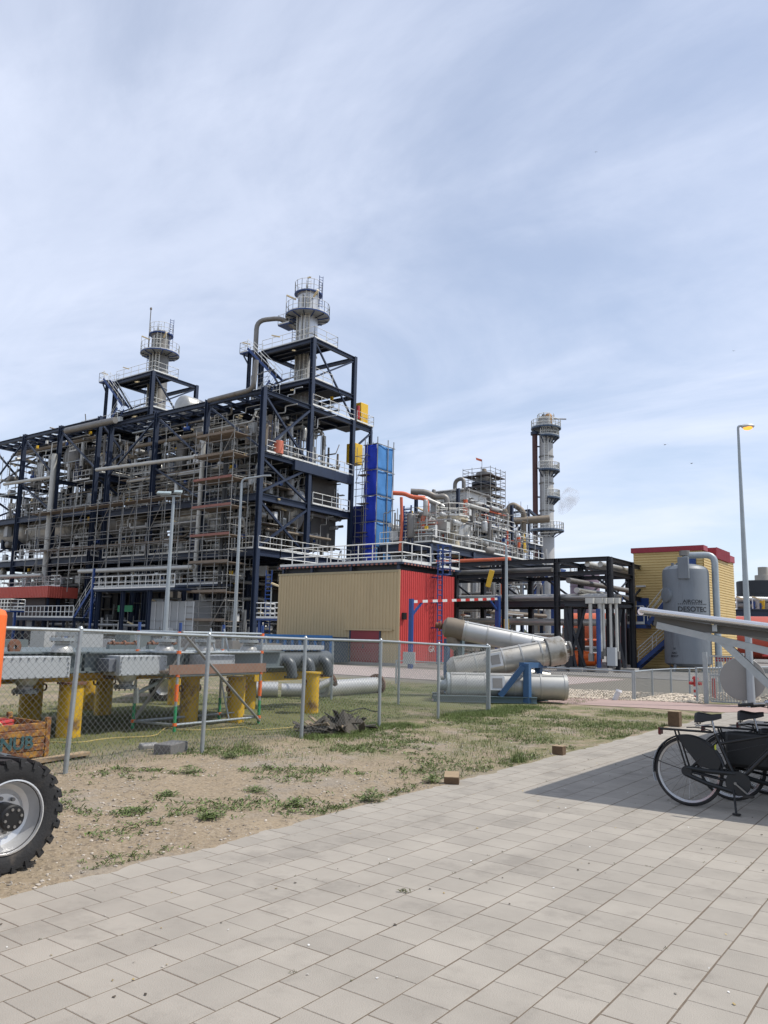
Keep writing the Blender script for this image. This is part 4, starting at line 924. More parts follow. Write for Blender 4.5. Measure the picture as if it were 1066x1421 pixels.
g0, g1 = at(981, 976, z=0), at(1033, 979, z=0); gh = at(981, 905, X=g0.x).z; gu = (g1 - g0).normalized(); gL = (g1 - g0).length
for q in (g0, g1): beam(gt, 'gate_post', q, q + V((0, 0, gh)), .11, .11, galv, 'b')
f0, f1 = g0 + gu * .12, g1 - gu * .1
for z in (.06, gh * .55, gh - .1): beam(gt, 'rail', f0 + V((0, 0, z)), f1 + V((0, 0, z)), .05, .04, galv, 'b')
for k in range(11): q = f0.lerp(f1, k / 10); rod(gt, 'bar', q + V((0, 0, .06)), q + V((0, 0, gh - .1)), .013, galv, 6)
nv = gu.cross(V((0, 0, 1))) ; nv = nv if nv.dot(-g0) > 0 else -nv
sc_ = at(1006, 915.5, D=22.6); M = Matrix(((gu.x, 0, nv.x, sc_.x), (gu.y, 0, nv.y, sc_.y), (0, 1, 0, sc_.z), (0, 0, 0, 1)))
s_ = MB().obox(M, .50, .11, .012).build('notice', mat('notice_red', (.32, .012, .03), .5), gt)
tm = text_mesh('Verboden Toegang', .062, ext=.001); tm.materials.append(white); ob('lettering', tm, s_, M @ Matrix.Translation((0, -.02, .009)) @ Matrix.Diagonal((.9, 1, 1, 1)))
dc = at(1031, 942, D=21.6); dn = (V((0, 0, EYE)) - dc); dn.z = 0; dn.normalize()
ds = T('round_sign', 'back of a large grey round sign before the bar gate', 'sign', (dc.x, dc.y, 0))
MB().lathe(dc, dn, [(0, -.01), (.56, -.01), (.57, 0), (.56, .012), (0, .012)], 48).build('disc', mat('sign_back_grey', (.27, .27, .255), .55, .1, .04), ds, .5)
rod(ds, 'post', V((dc.x, dc.y, -.05)) - dn * .06, V((dc.x, dc.y, dc.z + .5)) - dn * .06, .035, galv)
hy = T('fire_hydrant', 'red and white fire hydrant beside the bar gate', 'hydrant', at(966, 968, z=0)); p = at(966, 969, z=0)
MB().cyl(p, p + V((0, 0, .56)), .06, n=14).build('standpipe', red, hy)
for z in (.08, .26): MB().cyl(p + V((0, 0, z)), p + V((0, 0, z + .09)), .063, n=14).build('white_band', white, hy)
MB().cyl(p + V((0, 0, .56)), p + V((0, 0, .65)), .10, .07, n=14).build('cap', red, hy)
for s in (-1, 1): MB().cyl(p + V((s * .05, 0, .44)), p + V((s * .18, -s * .06, .44)), .05, n=10).build('outlet', red, hy)
MB().cyl(p + V((.45, .3, 0)), p + V((.45, .3, .6)), .05, n=12).build('second_standpipe', red, hy)
wp = T('drain_stub', 'short white plastic pipe stub standing in pale gravel', 'pipe', at(855, 973, z=0)); p = at(853, 972, z=0)
MB().cyl(p, p + V((.10, .06, .24)), .075, n=16).build('pipe', white, wp); MB().cyl(p + V((.10, .06, .24)), p + V((.115, .07, .30)), .095, .08, n=16).build('cap', mat('white_plastic', (.75, .76, .76), .35), wp)
# ------------------------------------------------------------------ tan and red shed
def ribbed(par, name, a, c, z0, z1, m, pitch=.22, dep=.04, out=None, w=1.1, horiz=False):
    """profiled sheet panels along a-c (plan points), ribs real"""
    a, c = V(a), V(c); L = (c - a).length; u = (c - a).normalized(); o = V(out)
    if horiz:
        n = round((z1 - z0) / pitch); ph = (z1 - z0) / n; k = 0
        per = max(1, round(.9 / ph))
        while k < n:
            m_ = min(per, n - k); b = MB(); zs = []
            for i in range(m_): z = z0 + (k + i) * ph; zs += [(z, 0), (z + ph * .3, dep), (z + ph * .88, dep)]
            zs.append((z0 + (k + m_) * ph, 0))
            for z, d in zs: b.v += [tuple(a + o * d + V((0, 0, z))), tuple(c + o * d + V((0, 0, z)))]
            for i in range(len(zs) - 1): b.f.append((2 * i, 2 * i + 1, 2 * i + 3, 2 * i + 2))
            b.build(name, m, par, 0); k += m_
        return
    n = round(L / pitch); pw = L / n; per = max(1, round(w / pw)); k = 0
    while k < n:
        m_ = min(per, n - k); b = MB(); xs = []
        for i in range(m_): x = (k + i) * pw; xs += [(x, 0), (x + pw * .45, 0), (x + pw * .55, dep), (x + pw * .9, dep)]
        xs.append(((k + m_) * pw, 0))
        for x, d in xs: b.v += [tuple(a + u * x + o * d + V((0, 0, z0))), tuple(a + u * x + o * d + V((0, 0, z1)))]
        for i in range(len(xs) - 1): b.f.append((2 * i, 2 * i + 2, 2 * i + 3, 2 * i + 1))
        b.build(name, m, par, 0); k += m_
SX0, SX1, SY0, SY1, SZ = -35.3, -25.85, 36.9, 42.75, 5.40
shd = T('profiled_shed', 'shed with tan front and red side, white railed platform on top', 'shed', (-30.5, 39.8, 0))
bx(shd, 'core', (SX0 + .03, SY0 + .03, 0), (SX1 - .03, SY1, SZ - .02), tan_clad)
ribbed(shd, 'wall_panel', (SX0, SY0, 0), (SX1, SY0, 0), .15, SZ, tan_clad, .235, .035, (0, -1, 0))
ribbed(shd, 'wall_panel', (SX1, SY0, 0), (SX1, SY1, 0), .15, SZ, red_clad, .20, .035, (1, 0, 0))
bx(shd, 'eaves_flashing', (SX0 - .02, SY0 - .05, SZ - .12), (SX1 - .13, SY0 - .038, SZ + .015), mat('flashing_tan', (.33, .275, .16), .5)); bx(shd, 'corner_trim', (SX1 - .12, SY0 - .045, .1), (SX1 + .0, SY0 + .02, SZ + .02), tan_clad)
bx(shd, 'plinth', (SX0 - .05, SY0 - .06, -.05), (SX1 + .06, SY1, .16), concrete)
bx(shd, 'gap_shade', (SX0 + .3, SY0 + .3, SZ - .02), (SX1 - .3, SY1, SZ + .55), black_steel)  # black block standing in for shade in the gap under the platform
dq = at(506, 885, Y=SY0 - .05); bx(shd, 'door', (dq.x - 1.0, SY0 - .075, .15), (dq.x + 1.05, SY0 - .05, 1.95), mat('maroon_door', (.20, .022, .03), .5, 0, .15, 2)); bx(shd, 'door_frame', (dq.x - 1.12, SY0 - .09, .12), (dq.x - 1.01, SY0 - .045, 1.94), navy); bx(shd, 'door_frame', (dq.x + 1.06, SY0 - .09, .12), (dq.x + 1.17, SY0 - .045, 1.94), navy); bx(shd, 'door_handle', (dq.x - .1, SY0 - .13, .95), (dq.x - .02, SY0 - .08, 1.15), chrome); bx(shd, 'door_lintel', (dq.x - 1.5, SY0 - .16, 1.95), (dq.x + 2.0, SY0 - .05, 2.03), tan_clad)
q = at(557, 855, Y=SY0 - .1); bx(shd, 'wall_lamp', (SX1 + .0, SY0 + .15, q.z - .18), (SX1 + .2, SY0 + .4, q.z + .2), blackp)
tm = text_mesh('GR', .52); tm.materials.append(white); lq = at(599, 900, X=SX1 + .05); ob('lettering', tm, shd, Matrix.Translation((SX1 + .06, lq.y, lq.z - .2)) @ Matrix.Rotation(math.pi / 2, 4, 'Z') @ Matrix.Rotation(math.pi / 2, 4, 'X'))
PZ = 5.86
bx(shd, 'platform', (SX0 - .15, SY0 - .05, PZ - .12), (SX1 + .15, SY1 + .6, PZ), navy)
for k in range(28): ubox(shd, 'grating_end', (SX0 + .1 + k * .335, SY0 - .07, PZ - .14), (.16, .04, .1), redplank)
for k in range(17): ubox(shd, 'grating_end', (SX1 + .17, SY0 + .2 + k * .335, PZ - .14), (.04, .16, .1), redplank)
for x in (SX0 + .3, -32.6, -29.5, SX1 - .2): beam(shd, 'prop', (x, SY0 + .1, SZ), (x, SY0 + .1, PZ - .12), .15, .15, navy, 'b')
railing(shd, [(SX0, SY1, PZ), (SX0, SY0 + .02, PZ), (SX1 + .08, SY0 + .02, PZ), (SX1 + .08, SY0 + 3.0, PZ)], 1.12, rail, 1.1, .035)
railing(shd, [(SX1 + .08, SY0 + 4.1, PZ), (SX1 + .08, SY1 + .5, PZ), (SX0, SY1 + .5, PZ)], 1.12, rail, 1.1, .035)
lx, ly = SX1 + .42, SY0 + 3.55
ladder(shd, (lx, ly, .1), PZ + 1.2, (0, 1, 0), .5, blue, .045); b = MB()
for z in (2.2, 3.7, 5.2): b.bar((SX1, ly - .25, z), (lx, ly - .25, z), .06, .06).bar((SX1, ly + .25, z), (lx, ly + .25, z), .06, .06)
b.build('ladder_bracket', blue, shd)
b = MB()
for k in range(6): z = PZ - .5 + k * .35; b.tube([(lx + .75 * math.sin(t * .314), ly + .42 * math.cos(t * .314), z) for t in range(11)], .025, 4)
for t in (2, 5, 8): b.cyl((lx + .75 * math.sin(t * .314), ly + .42 * math.cos(t * .314), PZ - .5), (lx + .75 * math.sin(t * .314), ly + .42 * math.cos(t * .314), PZ + 1.25), .025, n=4)
b.build('ladder_cage', blue, shd)
# blue skip container left of the shed
q = at(415, 925, D=43.5); ct = T('blue_container', 'low bright blue open container at the foot of the tan shed', 'container', (q.x, 35, 0))
a, c = at(370, 925, D=42), at(458, 925, D=42); ym = 35.2; x0_, x1_ = at(366, 910, Y=ym).x, at(460, 910, Y=ym).x; zt_ = at(430, 881, Y=ym).z
ctm = mat('container_blue', (.02, .13, .33), .5, 0, .1, 1)
bx(ct, 'body', (x0_, ym, .1), (x1_, ym + 1.5, zt_ - .1), mat('container_dark', (.02, .05, .09), .6)); 
for z in (zt_ - .15, .1): bx(ct, 'frame_rail', (x0_ - .05, ym - .1, z), (x1_ + .05, ym - .01, z + .14), ctm)
n = 9
for k in range(n + 1): x = x0_ + (x1_ - x0_) * k / n; bx(ct, 'rib', (x - .09, ym - .09, .24), (x + .09, ym - .012, zt_ - .15), ctm)
# height limit portal
pt = T('height_portal', 'blue portal with red and white striped bar before the shed', 'height barrier', (-22, 31, 0))
pa, pc = at(571, 835, X=-23.4), at(691, 831, X=-23.0)
for q, px in ((pa, 1), (pc, -1)):
    beam(pt, 'post', (q.x, q.y, 0), (q.x, q.y, q.z + .15), .2 if px == 1 else .26, .2 if px == 1 else .26, blue, 'b')
    bd = (pc - pa).normalized() * px; beam(pt, 'brace', q + V((0, 0, -.75)), q + bd * .95 + V((0, 0, -.05)), .1, .1, blue, 'b')
n = 19
for k in range(n): beam(pt, 'stripe', pa.lerp(pc, k / n), pa.lerp(pc, (k + 1) / n), .12, .14, red if k % 2 else white, 'b')
# service lamp in front of pipe bridge
def lamp_mast(px, ytop, D, r, label, head='none', base=None):
    p = at(px, 880, D=D); t = T('lamp_mast', label, 'lamp post', (p.x, p.y, 0)); zt = at(px, ytop, X=p.x).z if abs(p.x) > 5 else at(px, ytop, D=D).z
    MB().cyl((p.x, p.y, 0), (p.x, p.y, zt), r, r * .55, n=10).build('pole', grey_post if head != 'curve' else galv, t); return t, V((p.x, p.y, zt))
right = V((math.cos(YAW), math.sin(YAW), 0))
t, q = lamp_mast(703, 762, 40, .11, 'grey lamp post with curved arm before the dark pipe bridge', 'x')
pipe(t, 'arm', [q - V((0, 0, .1)), q + V((0, 0, .2)), q - right * 1.2 + V((0, 0, .45))], .055, grey_post, 8, .5)
t, q = lamp_mast(325, 672, 62, .17, 'tall galvanised lamp post with bent arm before scaffold tower', 'curve')
pipe(t, 'arm', [q - V((0, 0, .2)), q + V((0, 0, .55)), q + right * 1.7 + V((0, 0, .85))], .08, galv, 8, .5); MB().bar(q + right * 1.6 + V((0, 0, .86)), q + right * 2.3 + V((0, 0, .9)), .25, .12).build('lamp_head', grey_l, t)
t, q = lamp_mast(229, 686, 60, .20, 'thick octagonal floodlight mast before the left rack', 'x')
MB().bar(q - right * 1.0, q + right * .5, .12, .12).build('cross_arm', grey_post, t)
for k, s in ((0, -.95), (1, -.5), (2, .35)): 
    f = MB().obox(Matrix.Translation(q + right * s + V((.2, -.2, .18 + .1 * (k == 2)))) @ Matrix.Rotation(YAW, 4, 'Z') @ Matrix.Rotation(.5, 4, 'X'), .6, .42, .16).build('floodlight', mat('floodlight_grey', (.30, .36, .37), .4), t, bevel=.03)

# ------------------------------------------------------------------ yellow stair building with red roof
YX0, YX1, YY0, YY1, YZ = -16.98, -12.73, 50.2, 57.9, 7.25
yb = T('yellow_building', 'yellow profiled building with red roof trim and blue outside stair', 'building', (-14.8, 54, 0))
bx(yb, 'core', (YX0 + .04, YY0 + .04, 0), (YX1 - .04, YY1, YZ - .02), yel_clad)
ribbed(yb, 'wall_panel', (YX0, YY0, 0), (YX1, YY0, 0), .1, YZ, yel_clad, .165, .04, (0, -1, 0), horiz=True)
ribbed(yb, 'wall_panel', (YX1, YY0, 0), (YX1, YY1, 0), .1, YZ - .1, yel_clad, .165, .04, (1, 0, 0), horiz=True)
bx(yb, 'roof_fascia', (YX0 - .12, YY0 - .15, YZ - .02), (YX1 + .1, YY0 + .8, YZ + .30), mat('crimson_cladding', (.28, .015, .03), .5))
bx(yb, 'roof_fascia', (YX0 - .12, YY0 + .8, YZ - .02), (YX1 - .5, YY1, YZ + .32), MATS['crimson_cladding'])
b = MB(); ribbed(yb, 'roof_panel', (YX1 + .15, YY0 + 2.6, 0), (YX1 + .15, YY0 + 6.2, 0), YZ - .25, YZ + .45, MATS['crimson_cladding'], .25, .03, (1, 0, 0))
bx(yb, 'roof_vent', (YX1 - .5, YY0 + 2.6, YZ - .25), (YX1 + .14, YY0 + 6.2, YZ + .42), MATS['crimson_cladding'])
bx(yb, 'eaves_box', (YX1 - .3, YY0 + 6.2, YZ - .15), (YX1 + .12, YY1, YZ + .28), MATS['crimson_cladding'])
def yq(px, py): return at(px, py, Y=YY0)
d0, d1 = yq(885, 866), yq(901, 830); dr = MB().box((d0.x, YY0 - .09, d0.z), (d1.x, YY0 - .05, d1.z)).build('door', blue, yb); bx(dr, 'handle', (d1.x - .15, YY0 - .14, d0.z + 1.0), (d1.x - .08, YY0 - .09, d0.z + 1.2), chrome)
u0 = yq(963, 782); bx(yb, 'upper_door', (u0.x - .35, YY0 - .09, u0.z - .4), (u0.x + .15, YY0 - .05, u0.z + .55), blue)
bx(yb, 'wall_lamp', (yq(884, 815).x, YY0 - .2, yq(884, 815).z), (yq(897, 815).x, YY0 - .05, yq(884, 815).z + .1), white)
lz = d0.z - .03; lx0, lx1 = yq(879, 870).x, yq(902, 870).x
bx(yb, 'landing', (lx0, YY0 - 1.1, lz - .25), (lx1 + .1, YY0 - .05, lz - .02), blue); railing(yb, [(lx0, YY0 - .1, lz), (lx0, YY0 - 1.08, lz), (lx1, YY0 - 1.08, lz)], 1.1, rail, .9)
s0 = yq(882, 944); s1 = yq(925, 892)
stair(yb, (at(884, 932, Y=YY0 - .9).x, YY0 - .9, .05), (at(926, 885, Y=YY0 - .9).x + .35, YY0 - .9, lz - .1 - .6), .8)
stair(yb, (lx1 + .2, YY0 - .6, lz), (lx1 + 2.1, YY0 - .6, lz + 2.3), .8)
bx(yb, 'extinguisher_box', (yq(876, 925).x - .2, YY0 - 1.4, .35), (yq(876, 925).x + .15, YY0 - 1.2, 1.15), red)
# grey carbon filter tank
TKC = V((at(955, 900, D=46.5).x, at(955, 900, D=46.5).y, 0)); TR = 1.29
tk = T('filter_tank', 'tall dark grey cylindrical tank lettered DESOTEC before yellow building', 'tank', TKC)
zt_, zb_ = at(955, 783, D=45.4).z, at(955, 925, D=45.4).z
MB().lathe(TKC, (0, 0, 1), [(0, zb_ - .1), (TR * .8, zb_ - .02), (TR, zb_ + .15), (TR, zt_ - .45), (TR * .97, zt_ - .25), (TR * .85, zt_ - .08), (TR * .5, zt_ + .07), (0, zt_ + .12)], 56).build('shell', tank_grey, tk, .5)
for k in range(4):
    a = rad(45 + 90 * k) + .4; q = TKC + V((math.cos(a) * TR * .85, math.sin(a) * TR * .85, 0)); rod(tk, 'leg', V((q.x, q.y, 0)) + V((math.cos(a), math.sin(a), 0)) * .2, q + V((0, 0, zb_ + .2)), .085, tank_grey)
toc = (V((0, 0, 0)) - TKC); toc.z = 0; toc.normalize(); rt = V((-toc.y, toc.x, 0))
def on_tank(px, z, r=TR):
    s = (px - 955) / 60 * 2.58; a = math.asin(max(-.98, min(.98, s / TR))); n_ = toc * math.cos(a) + rt * math.sin(a); return TKC + n_ * r + V((0, 0, z)), n_
def bend_text(s, size, px, z, name, sx=1.0):
    me = text_mesh(s, size, bold=.018); me.materials.append(soot); base = math.asin((px - 955) / 60 * 2.58 / TR)
    for v in me.vertices:
        a = base + v.co.x * sx / TR; n_ = toc * math.cos(a) + rt * math.sin(a); p = TKC + n_ * (TR + .006 + v.co.z) + V((0, 0, z + v.co.y)); v.co = p
    me.update(); ob(name, me, tk)
def zpx(y): return at(955, y, D=45.2).z
bend_text('AIRCON', .26, 963.5, zpx(836.5), 'lettering', 1.12); bend_text('DESOTEC', .40, 963.5, zpx(848.5), 'lettering', .98)
b = MB(); z = zpx(838.6)
for k in range(16): 
    a = math.asin((963.5 - 955) / 60 * 2.58 / TR) + (-.72 + k * .094) * .9; n_ = toc * math.cos(a) + rt * math.sin(a); n2 = toc * math.cos(a + .05) + rt * math.sin(a + .05)
    b.add([TKC + n_ * (TR + .008) + V((0, 0, z)), TKC + n2 * (TR + .008) + V((0, 0, z)), TKC + n2 * (TR + .008) + V((0, 0, z + .05)), TKC + n_ * (TR + .008) + V((0, 0, z + .05))], [(0, 1, 2, 3)])
b.build('dotted_line', soot, tk, 0)
for s, zz_ in (('18', 902), ('AIRC', 908), ('DESOT', 912.5)): bend_text(s, .16, 938, zpx(zz_), 'small_lettering')
q, n_ = on_tank(931, zpx(825)); MB().lathe(q - n_ * .05, n_, [(.42, -.2), (.42, .16), (.36, .18), (0, .2)], 32).build('manhole', tank_grey, tk, .5)
q, n_ = on_tank(953, zt_ - .35); MB().box(q + V((-.3, -.12, -.5)), q + V((.3, .12, .75))).build('lifting_lug', tank_grey, tk, bevel=.03)
q, n_ = on_tank(934, zt_ - .2, TR * .75)
for k in range(3): MB().cyl(q + V((.25 * k, .12 * k, 0)), q + V((.25 * k, .12 * k, .32)), .09, n=10).build('nozzle', tank_grey, tk)
tp = V((TKC.x, TKC.y, zt_)); pr_ = [tp, tp + V((0, 0, .62)), tp + rt * 1.62 + toc * .1 + V((0, 0, .62)), TKC + rt * 1.62 + toc * .1 + V((0, 0, .3))]
pipe(tk, 'vent_pipe', pr_, .19, grey_post, 16, .5)
MB().cyl(tp + V((0, 0, .6)), tp + V((0, 0, .9)), .3, n=16).build('vent_cap', steel_d, tk)
b = MB()
for k in range(5): c_ = TKC + toc * .6 + rt * (-.8 + k * .28) + V((0, 0, .45 + .12 * (k % 2))); b.lathe(c_, toc, [(0, -.12), (.17, -.1), (.19, 0), (.17, .1), (0, .12)], 10)
b.build('valve_group', mat('brass_ochre', (.36, .18, .03), .5), tk)
# ------------------------------------------------------------------ process racks
PMS = [clad, clad, steel_d, steel_d, steel_b, pipe_w, clad_w]
def clutter(par, x0, x1, y0, y1, z0, z1, nx, ny, nz, rmax=.22, boxes=4, ms=None, lights=3):
    """pipe runs, risers, boxes and lights filling a volume of the rack"""
    ms = ms or PMS
    rs = [.045, .06, .08, .11, .15, .22]
    for k in range(nx):
        L = R.uniform(.3, 1) * (x1 - x0); a = R.uniform(x0, x1 - L); y, z = R.uniform(y0, y1), R.uniform(z0, z1); r = min(rmax, R.choice(rs))
        m = R.choice(ms); q = R.random()
        if q < .45: pipe(par, 'pipe', [(a, y, z + R.uniform(-1.5, 1.5)), (a, y, z), (a + L, y, z), (a + L, y + R.uniform(-.3, 1), z + R.choice((-1, 1)) * R.uniform(.8, 2.2))], r, m, 8)
        else: rod(par, 'pipe', (a, y, z), (a + L, y, z), r, m)
    for k in range(ny):
        L = R.uniform(.3, .9) * (y1 - y0); a = R.uniform(y0, y1 - L); x, z = R.uniform(x0, x1), R.uniform(z0, z1); rod(par, 'pipe', (x, a, z), (x, a + L, z), min(rmax, R.choice(rs)), R.choice(ms))
    for k in range(nz):
        H = R.uniform(.35, 1) * (z1 - z0); a = R.uniform(z0, z1 - H); rod(par, 'riser', (R.uniform(x0, x1), q := R.uniform(y0, y1), a), (R.uniform(x0, x0), q, a), .01, R.choice(ms)) if False else None
        x, y = R.uniform(x0, x1), R.uniform(y0, y1); rod(par, 'riser', (x, y, a), (x, y, a + H), min(rmax, R.choice(rs)), R.choice(ms))
    for k in range(boxes):
        x, y = R.uniform(x0, x1), R.uniform(y0, y0 + (y1 - y0) * .4); ubox(par, 'cabinet', (x, y, R.uniform(z0, z1 - 1.0)), (R.uniform(.4, 1.1), R.uniform(.3, .6), R.uniform(.5, 1.2)), R.choice((white, grey_panel, grey_panel, pipe_w)))
    for k in range(lights): fixture(par, (R.uniform(x0, x1), R.uniform(y0, y0 + (y1 - y0) * .5), R.uniform(z0 + (z1 - z0) * .5, z1)), R.uniform(-.6, .6))
    for k in range(max(1, nx // 4)):         # valves with bonnets
        p = V((R.uniform(x0, x1), R.uniform(y0, y0 + (y1 - y0) * .5), R.uniform(z0, z1 - .7)))
        MB().lathe(p, (1, 0, 0), [(0, -.35), (.22, -.35), (.22, -.28), (.12, -.2), (.2, 0), (.12, .2), (.22, .28), (.22, .35), (0, .35)], 10).cyl(p, p + V((0, 0, .6)), .05, n=6).lathe(p + V((0, 0, .6)), (0, 0, 1), [(.2, -.02), (.25, 0), (.2, .02)], 12).build('valve', R.choice((steel_d, clad, blue, steel_b)), par)
def fine(par, x0, x1, y0, y1, z0, z1, n):
    """thin tubing, short rails, ladders, trays and instruments close to the outer face"""
    for k in range(n):
        x, y = R.uniform(x0, x1), R.uniform(y0, y1); q = k % 6; z = R.uniform(z0, z1)
        if q == 0: L = R.uniform(1.2, 3.5); railing(par, [(x, y, z), (min(x1, x + L), y, z)], R.uniform(.9, 1.1), R.choice((rail, pipe_w, scaf)), .7, .022, toe=R.random() < .5)
        elif q == 1: ladder(par, (x, y, z0), (z1 - z0) * R.uniform(.5, .95), (1, 0, 0), .45, R.choice((rail, scaf, pipe_w, blue)), .022)
        elif q == 2:
            L = R.uniform(1, 4); h = R.uniform(.3, 1.6); pipe(par, 'tubing', [(x, y, z0), (x, y, z), (x + L * .4, y + .2, z), (x + L * .4, y + .2, min(z1, z + h)), (x + L, y + .2, min(z1, z + h))], R.choice((.03, .045, .06)), R.choice((pipe_w, clad, scaf, clad_w)), 6)
        elif q == 3: L = R.uniform(2, 6); beam(par, 'cable_tray', (x, y, z), (min(x1, x + L), y, z), .35, .1, R.choice((galv, scaf, pipe_w)), 'b')
        elif q == 4: rod(par, 'tube', (x, y, z0), (x, y, z0 + (z1 - z0) * R.uniform(.4, 1)), R.choice((.025, .04)), R.choice((scaf, clad, pipe_w)), 6); ubox(par, 'instrument', (x, y, z), (.3, .2, .35), R.choice((white, grey_l, blue, yellow_b, white)))
        else: L = R.uniform(.6, 1.6); r_ = R.uniform(.18, .4); drum(par, (x, y, z), R.choice(((1, 0, 0), (0, 0, 1), (0, 1, 0))), r_, L, R.choice((clad, steel_d, clad_w)), name='pot')
LV = (5.9, 9.1, 14.1, 17.9, 23.8)
def rack(ox, label, end):
    xs = [-50.5 + ox, -58.1 + ox, -65.8 + ox, -73.5 + ox]; ys = [49.8, 56.3, 62.9]
    t = T('process_rack', label, 'process rack', (-62 + ox, 56, 0))
    for x in xs:
        for y in ys: beam(t, 'column', (x, y, 0), (x, y, 24.0), .42, .42, navy, 'h')
    for z in LV[1:]:
        h = .62 if z < 15 else .42
        for y in ys:
            for a, c in zip(xs[:-1], xs[1:]):
                if z == 17.9 and y == ys[0]: continue
                beam(t, 'beam', (a - .25, y, z - h / 2), (c + .25, y, z - h / 2), .35, h, navy)
        for x in xs:
            for a, c in zip(ys[:-1], ys[1:]): beam(t, 'beam', (x, a + .25, z - h / 2), (x, c - .25, z - h / 2), .35, h, navy)
    for i in range(3):
        for k in range(1, 4):
            x = xs[i] + (xs[i + 1] - xs[i]) * k / 4
            for z in (9.1, 14.1, 23.8): beam(t, 'joist', (x, ys[0] + .2, z - .2), (x, ys[2] - .2, z - .2), .2, .3, navy)
    for z, yy0, yy1 in ((9.1, ys[0], ys[2]), (14.1, ys[0] + .1, ys[2])):
        for i in range(3): bx(t, 'deck', (xs[i + 1] + .2, yy0 - .1, z - .04), (xs[i] - .2, yy1, z + .02), grating)
    bx(t, 'deck', (xs[3], ys[1], 17.86), (xs[0], ys[2], 17.92), grating)
    for i in (0, 1, 2): bx(t, 'deck', (xs[i + 1] + .3, ys[0] + 2.2 + .4 * i, 23.80), (xs[i] - .3, ys[2], 23.86), grating)
    for i in range(3): railing(t, [(xs[i] - .3, ys[0] + 2.3 + .4 * i, 23.86), (xs[i + 1] + .3, ys[0] + 2.3 + .4 * i, 23.86)], 1.1, rail, 1.6, .025)
    # bracing on the front and on the end face
    for i, (za, zb) in ((1, (17.9, 23.8)), (1, (14.1, 18.5)), (2, (18, 23.8)), (0, (18.2, 23.8))):
        xa, xb = (xs[i], xs[i + 1]) if i != 2 else (xs[i + 1], xs[i]); beam(t, 'brace', (xa, ys[0] + .05, za), (xb, ys[0] + .05, zb - .4), .16, .16, navy, 'b')
    for x in ((xs[0],) if end else (xs[0], xs[3])):
        for za, zb in ((9.3, 13.4), (14.3, 17.4), (18.1, 23.3)):
            beam(t, 'brace', (x + .04, ys[0] + .2, za), (x + .04, ys[1] - .2, zb), .2, .2, navy, 'b'); beam(t, 'brace', (x - .08, ys[0] + .2, zb), (x - .08, ys[1] - .2, za), .2, .2, navy, 'b')
    # railings
    yf = ys[0] - .15
    for i in range(3): railing(t, [(xs[i] - .35, yf, 9.12), (xs[i + 1] + .35, yf, 9.12)], 1.1, rail, 1.3, .032)
    railing(t, [(xs[0] + .2, ys[0], 9.12), (xs[0] + .2, ys[2], 9.12)], 1.1, rail, 1.4, .035)
    railing(t, [(xs[0] + .2, ys[1] + .5, 14.12), (xs[0] + .2, ys[2] - .4, 14.12)], 1.15, rail, 1.4, .04)
    railing(t, [(xs[0] + .2, ys[0] + .5, 18.0), (xs[0] + .2, ys[2], 18.0)], 1.1, rail, 1.4, .035)
    railing(t, [(xs[0] + .2, ys[1], 23.9), (xs[0] + .2, ys[2], 23.9)], 1.1, rail, 1.4, .035)
    bx(t, 'plate_girder', (xs[0] - .1, ys[0] + 4.2, 17.0), (xs[0] + .32, ys[2], 17.92), navy)
    bx(t, 'deck', (xs[0] - 4, ys[0] + .3, 17.86), (xs[0] - .05, ys[1], 17.93), grating)
    # mezzanine with railing at the front
    bx(t, 'mezzanine', (xs[3] + 1, ys[0] - 1.6, 5.75), (xs[0] - 2.5, ys[0] - .3, 5.92), navy)
    railing(t, [(xs[0] - 2.5, ys[0] - 1.6, 5.92), (xs[3] + 1, ys[0] - 1.6, 5.92)], 1.1, rail, 1.15, .032)
    for x in (xs[0] - 2.8, xs[1], xs[2], xs[3] + 1.2): beam(t, 'mezzanine_post', (x, ys[0] - 1.5, 0), (x, ys[0] - 1.5, 5.75), .3, .3, navy, 'h')
    # top rafters with handrail lines
    for y in (ys[0] + 1.5, ys[0] + 3): beam(t, 'top_beam', (xs[0], y, 23.5), (xs[3], y, 23.5), .2, .25, navy)
    # contents, floor by floor
    X0, X1 = xs[3], xs[0] - .5
    clutter(t, X0, X1, ys[0] + .6, ys[2], .4, 5.2, 14, 6, 22, .2, 9, lights=4)
    clutter(t, X0, X1, ys[0] + .4, ys[2], 6.2, 8.3, 14, 6, 10, .22, 4, lights=4)
    clutter(t, X0, X1, ys[0] + .4, ys[2], 9.4, 13.2, 20, 8, 26, .14, 6, lights=4)
    clutter(t, X0, X1, ys[0] + .4, ys[2], 14.3, 17.4, 28, 12, 40, .18, 10, lights=8)
    clutter(t, X0, X1, ys[0] + .6, ys[2], 18.1, 22.9, 28, 12, 30, .26, 8, lights=8)
    clutter(t, X0, X1, ys[0] + 2.6, ys[2], 24.0, 25.6, 6, 3, 10, .14, 2, lights=1)
    clutter(t, xs[0] - 5, xs[0] - .5, ys[0] + .4, ys[2], 18.1, 22.5, 8, 9, 14, .25, 3, lights=3)
    clutter(t, xs[0] - 4, xs[0] - .6, ys[0] + .6, ys[2], 9.3, 17, 10, 10, 16, .22, 3, lights=3)
    for (za, zb, nn) in ((.3, 5.0, 24), (6.1, 8.4, 18), (9.3, 13.2, 34), (14.3, 17.6, 44), (18.1, 23.0, 46)): fine(t, X0 + .5, X1 - .3, ys[0] + .2, ys[0] + 3.4, za, zb, nn)
    for (za, zb, nn) in ((9.3, 13.2, 14), (14.3, 17, 14), (18.1, 22.6, 20), (24, 26, 10)): fine(t, xs[0] - 3, xs[0] - .4, ys[0] + .6, ys[2] - .5, za, zb, nn)
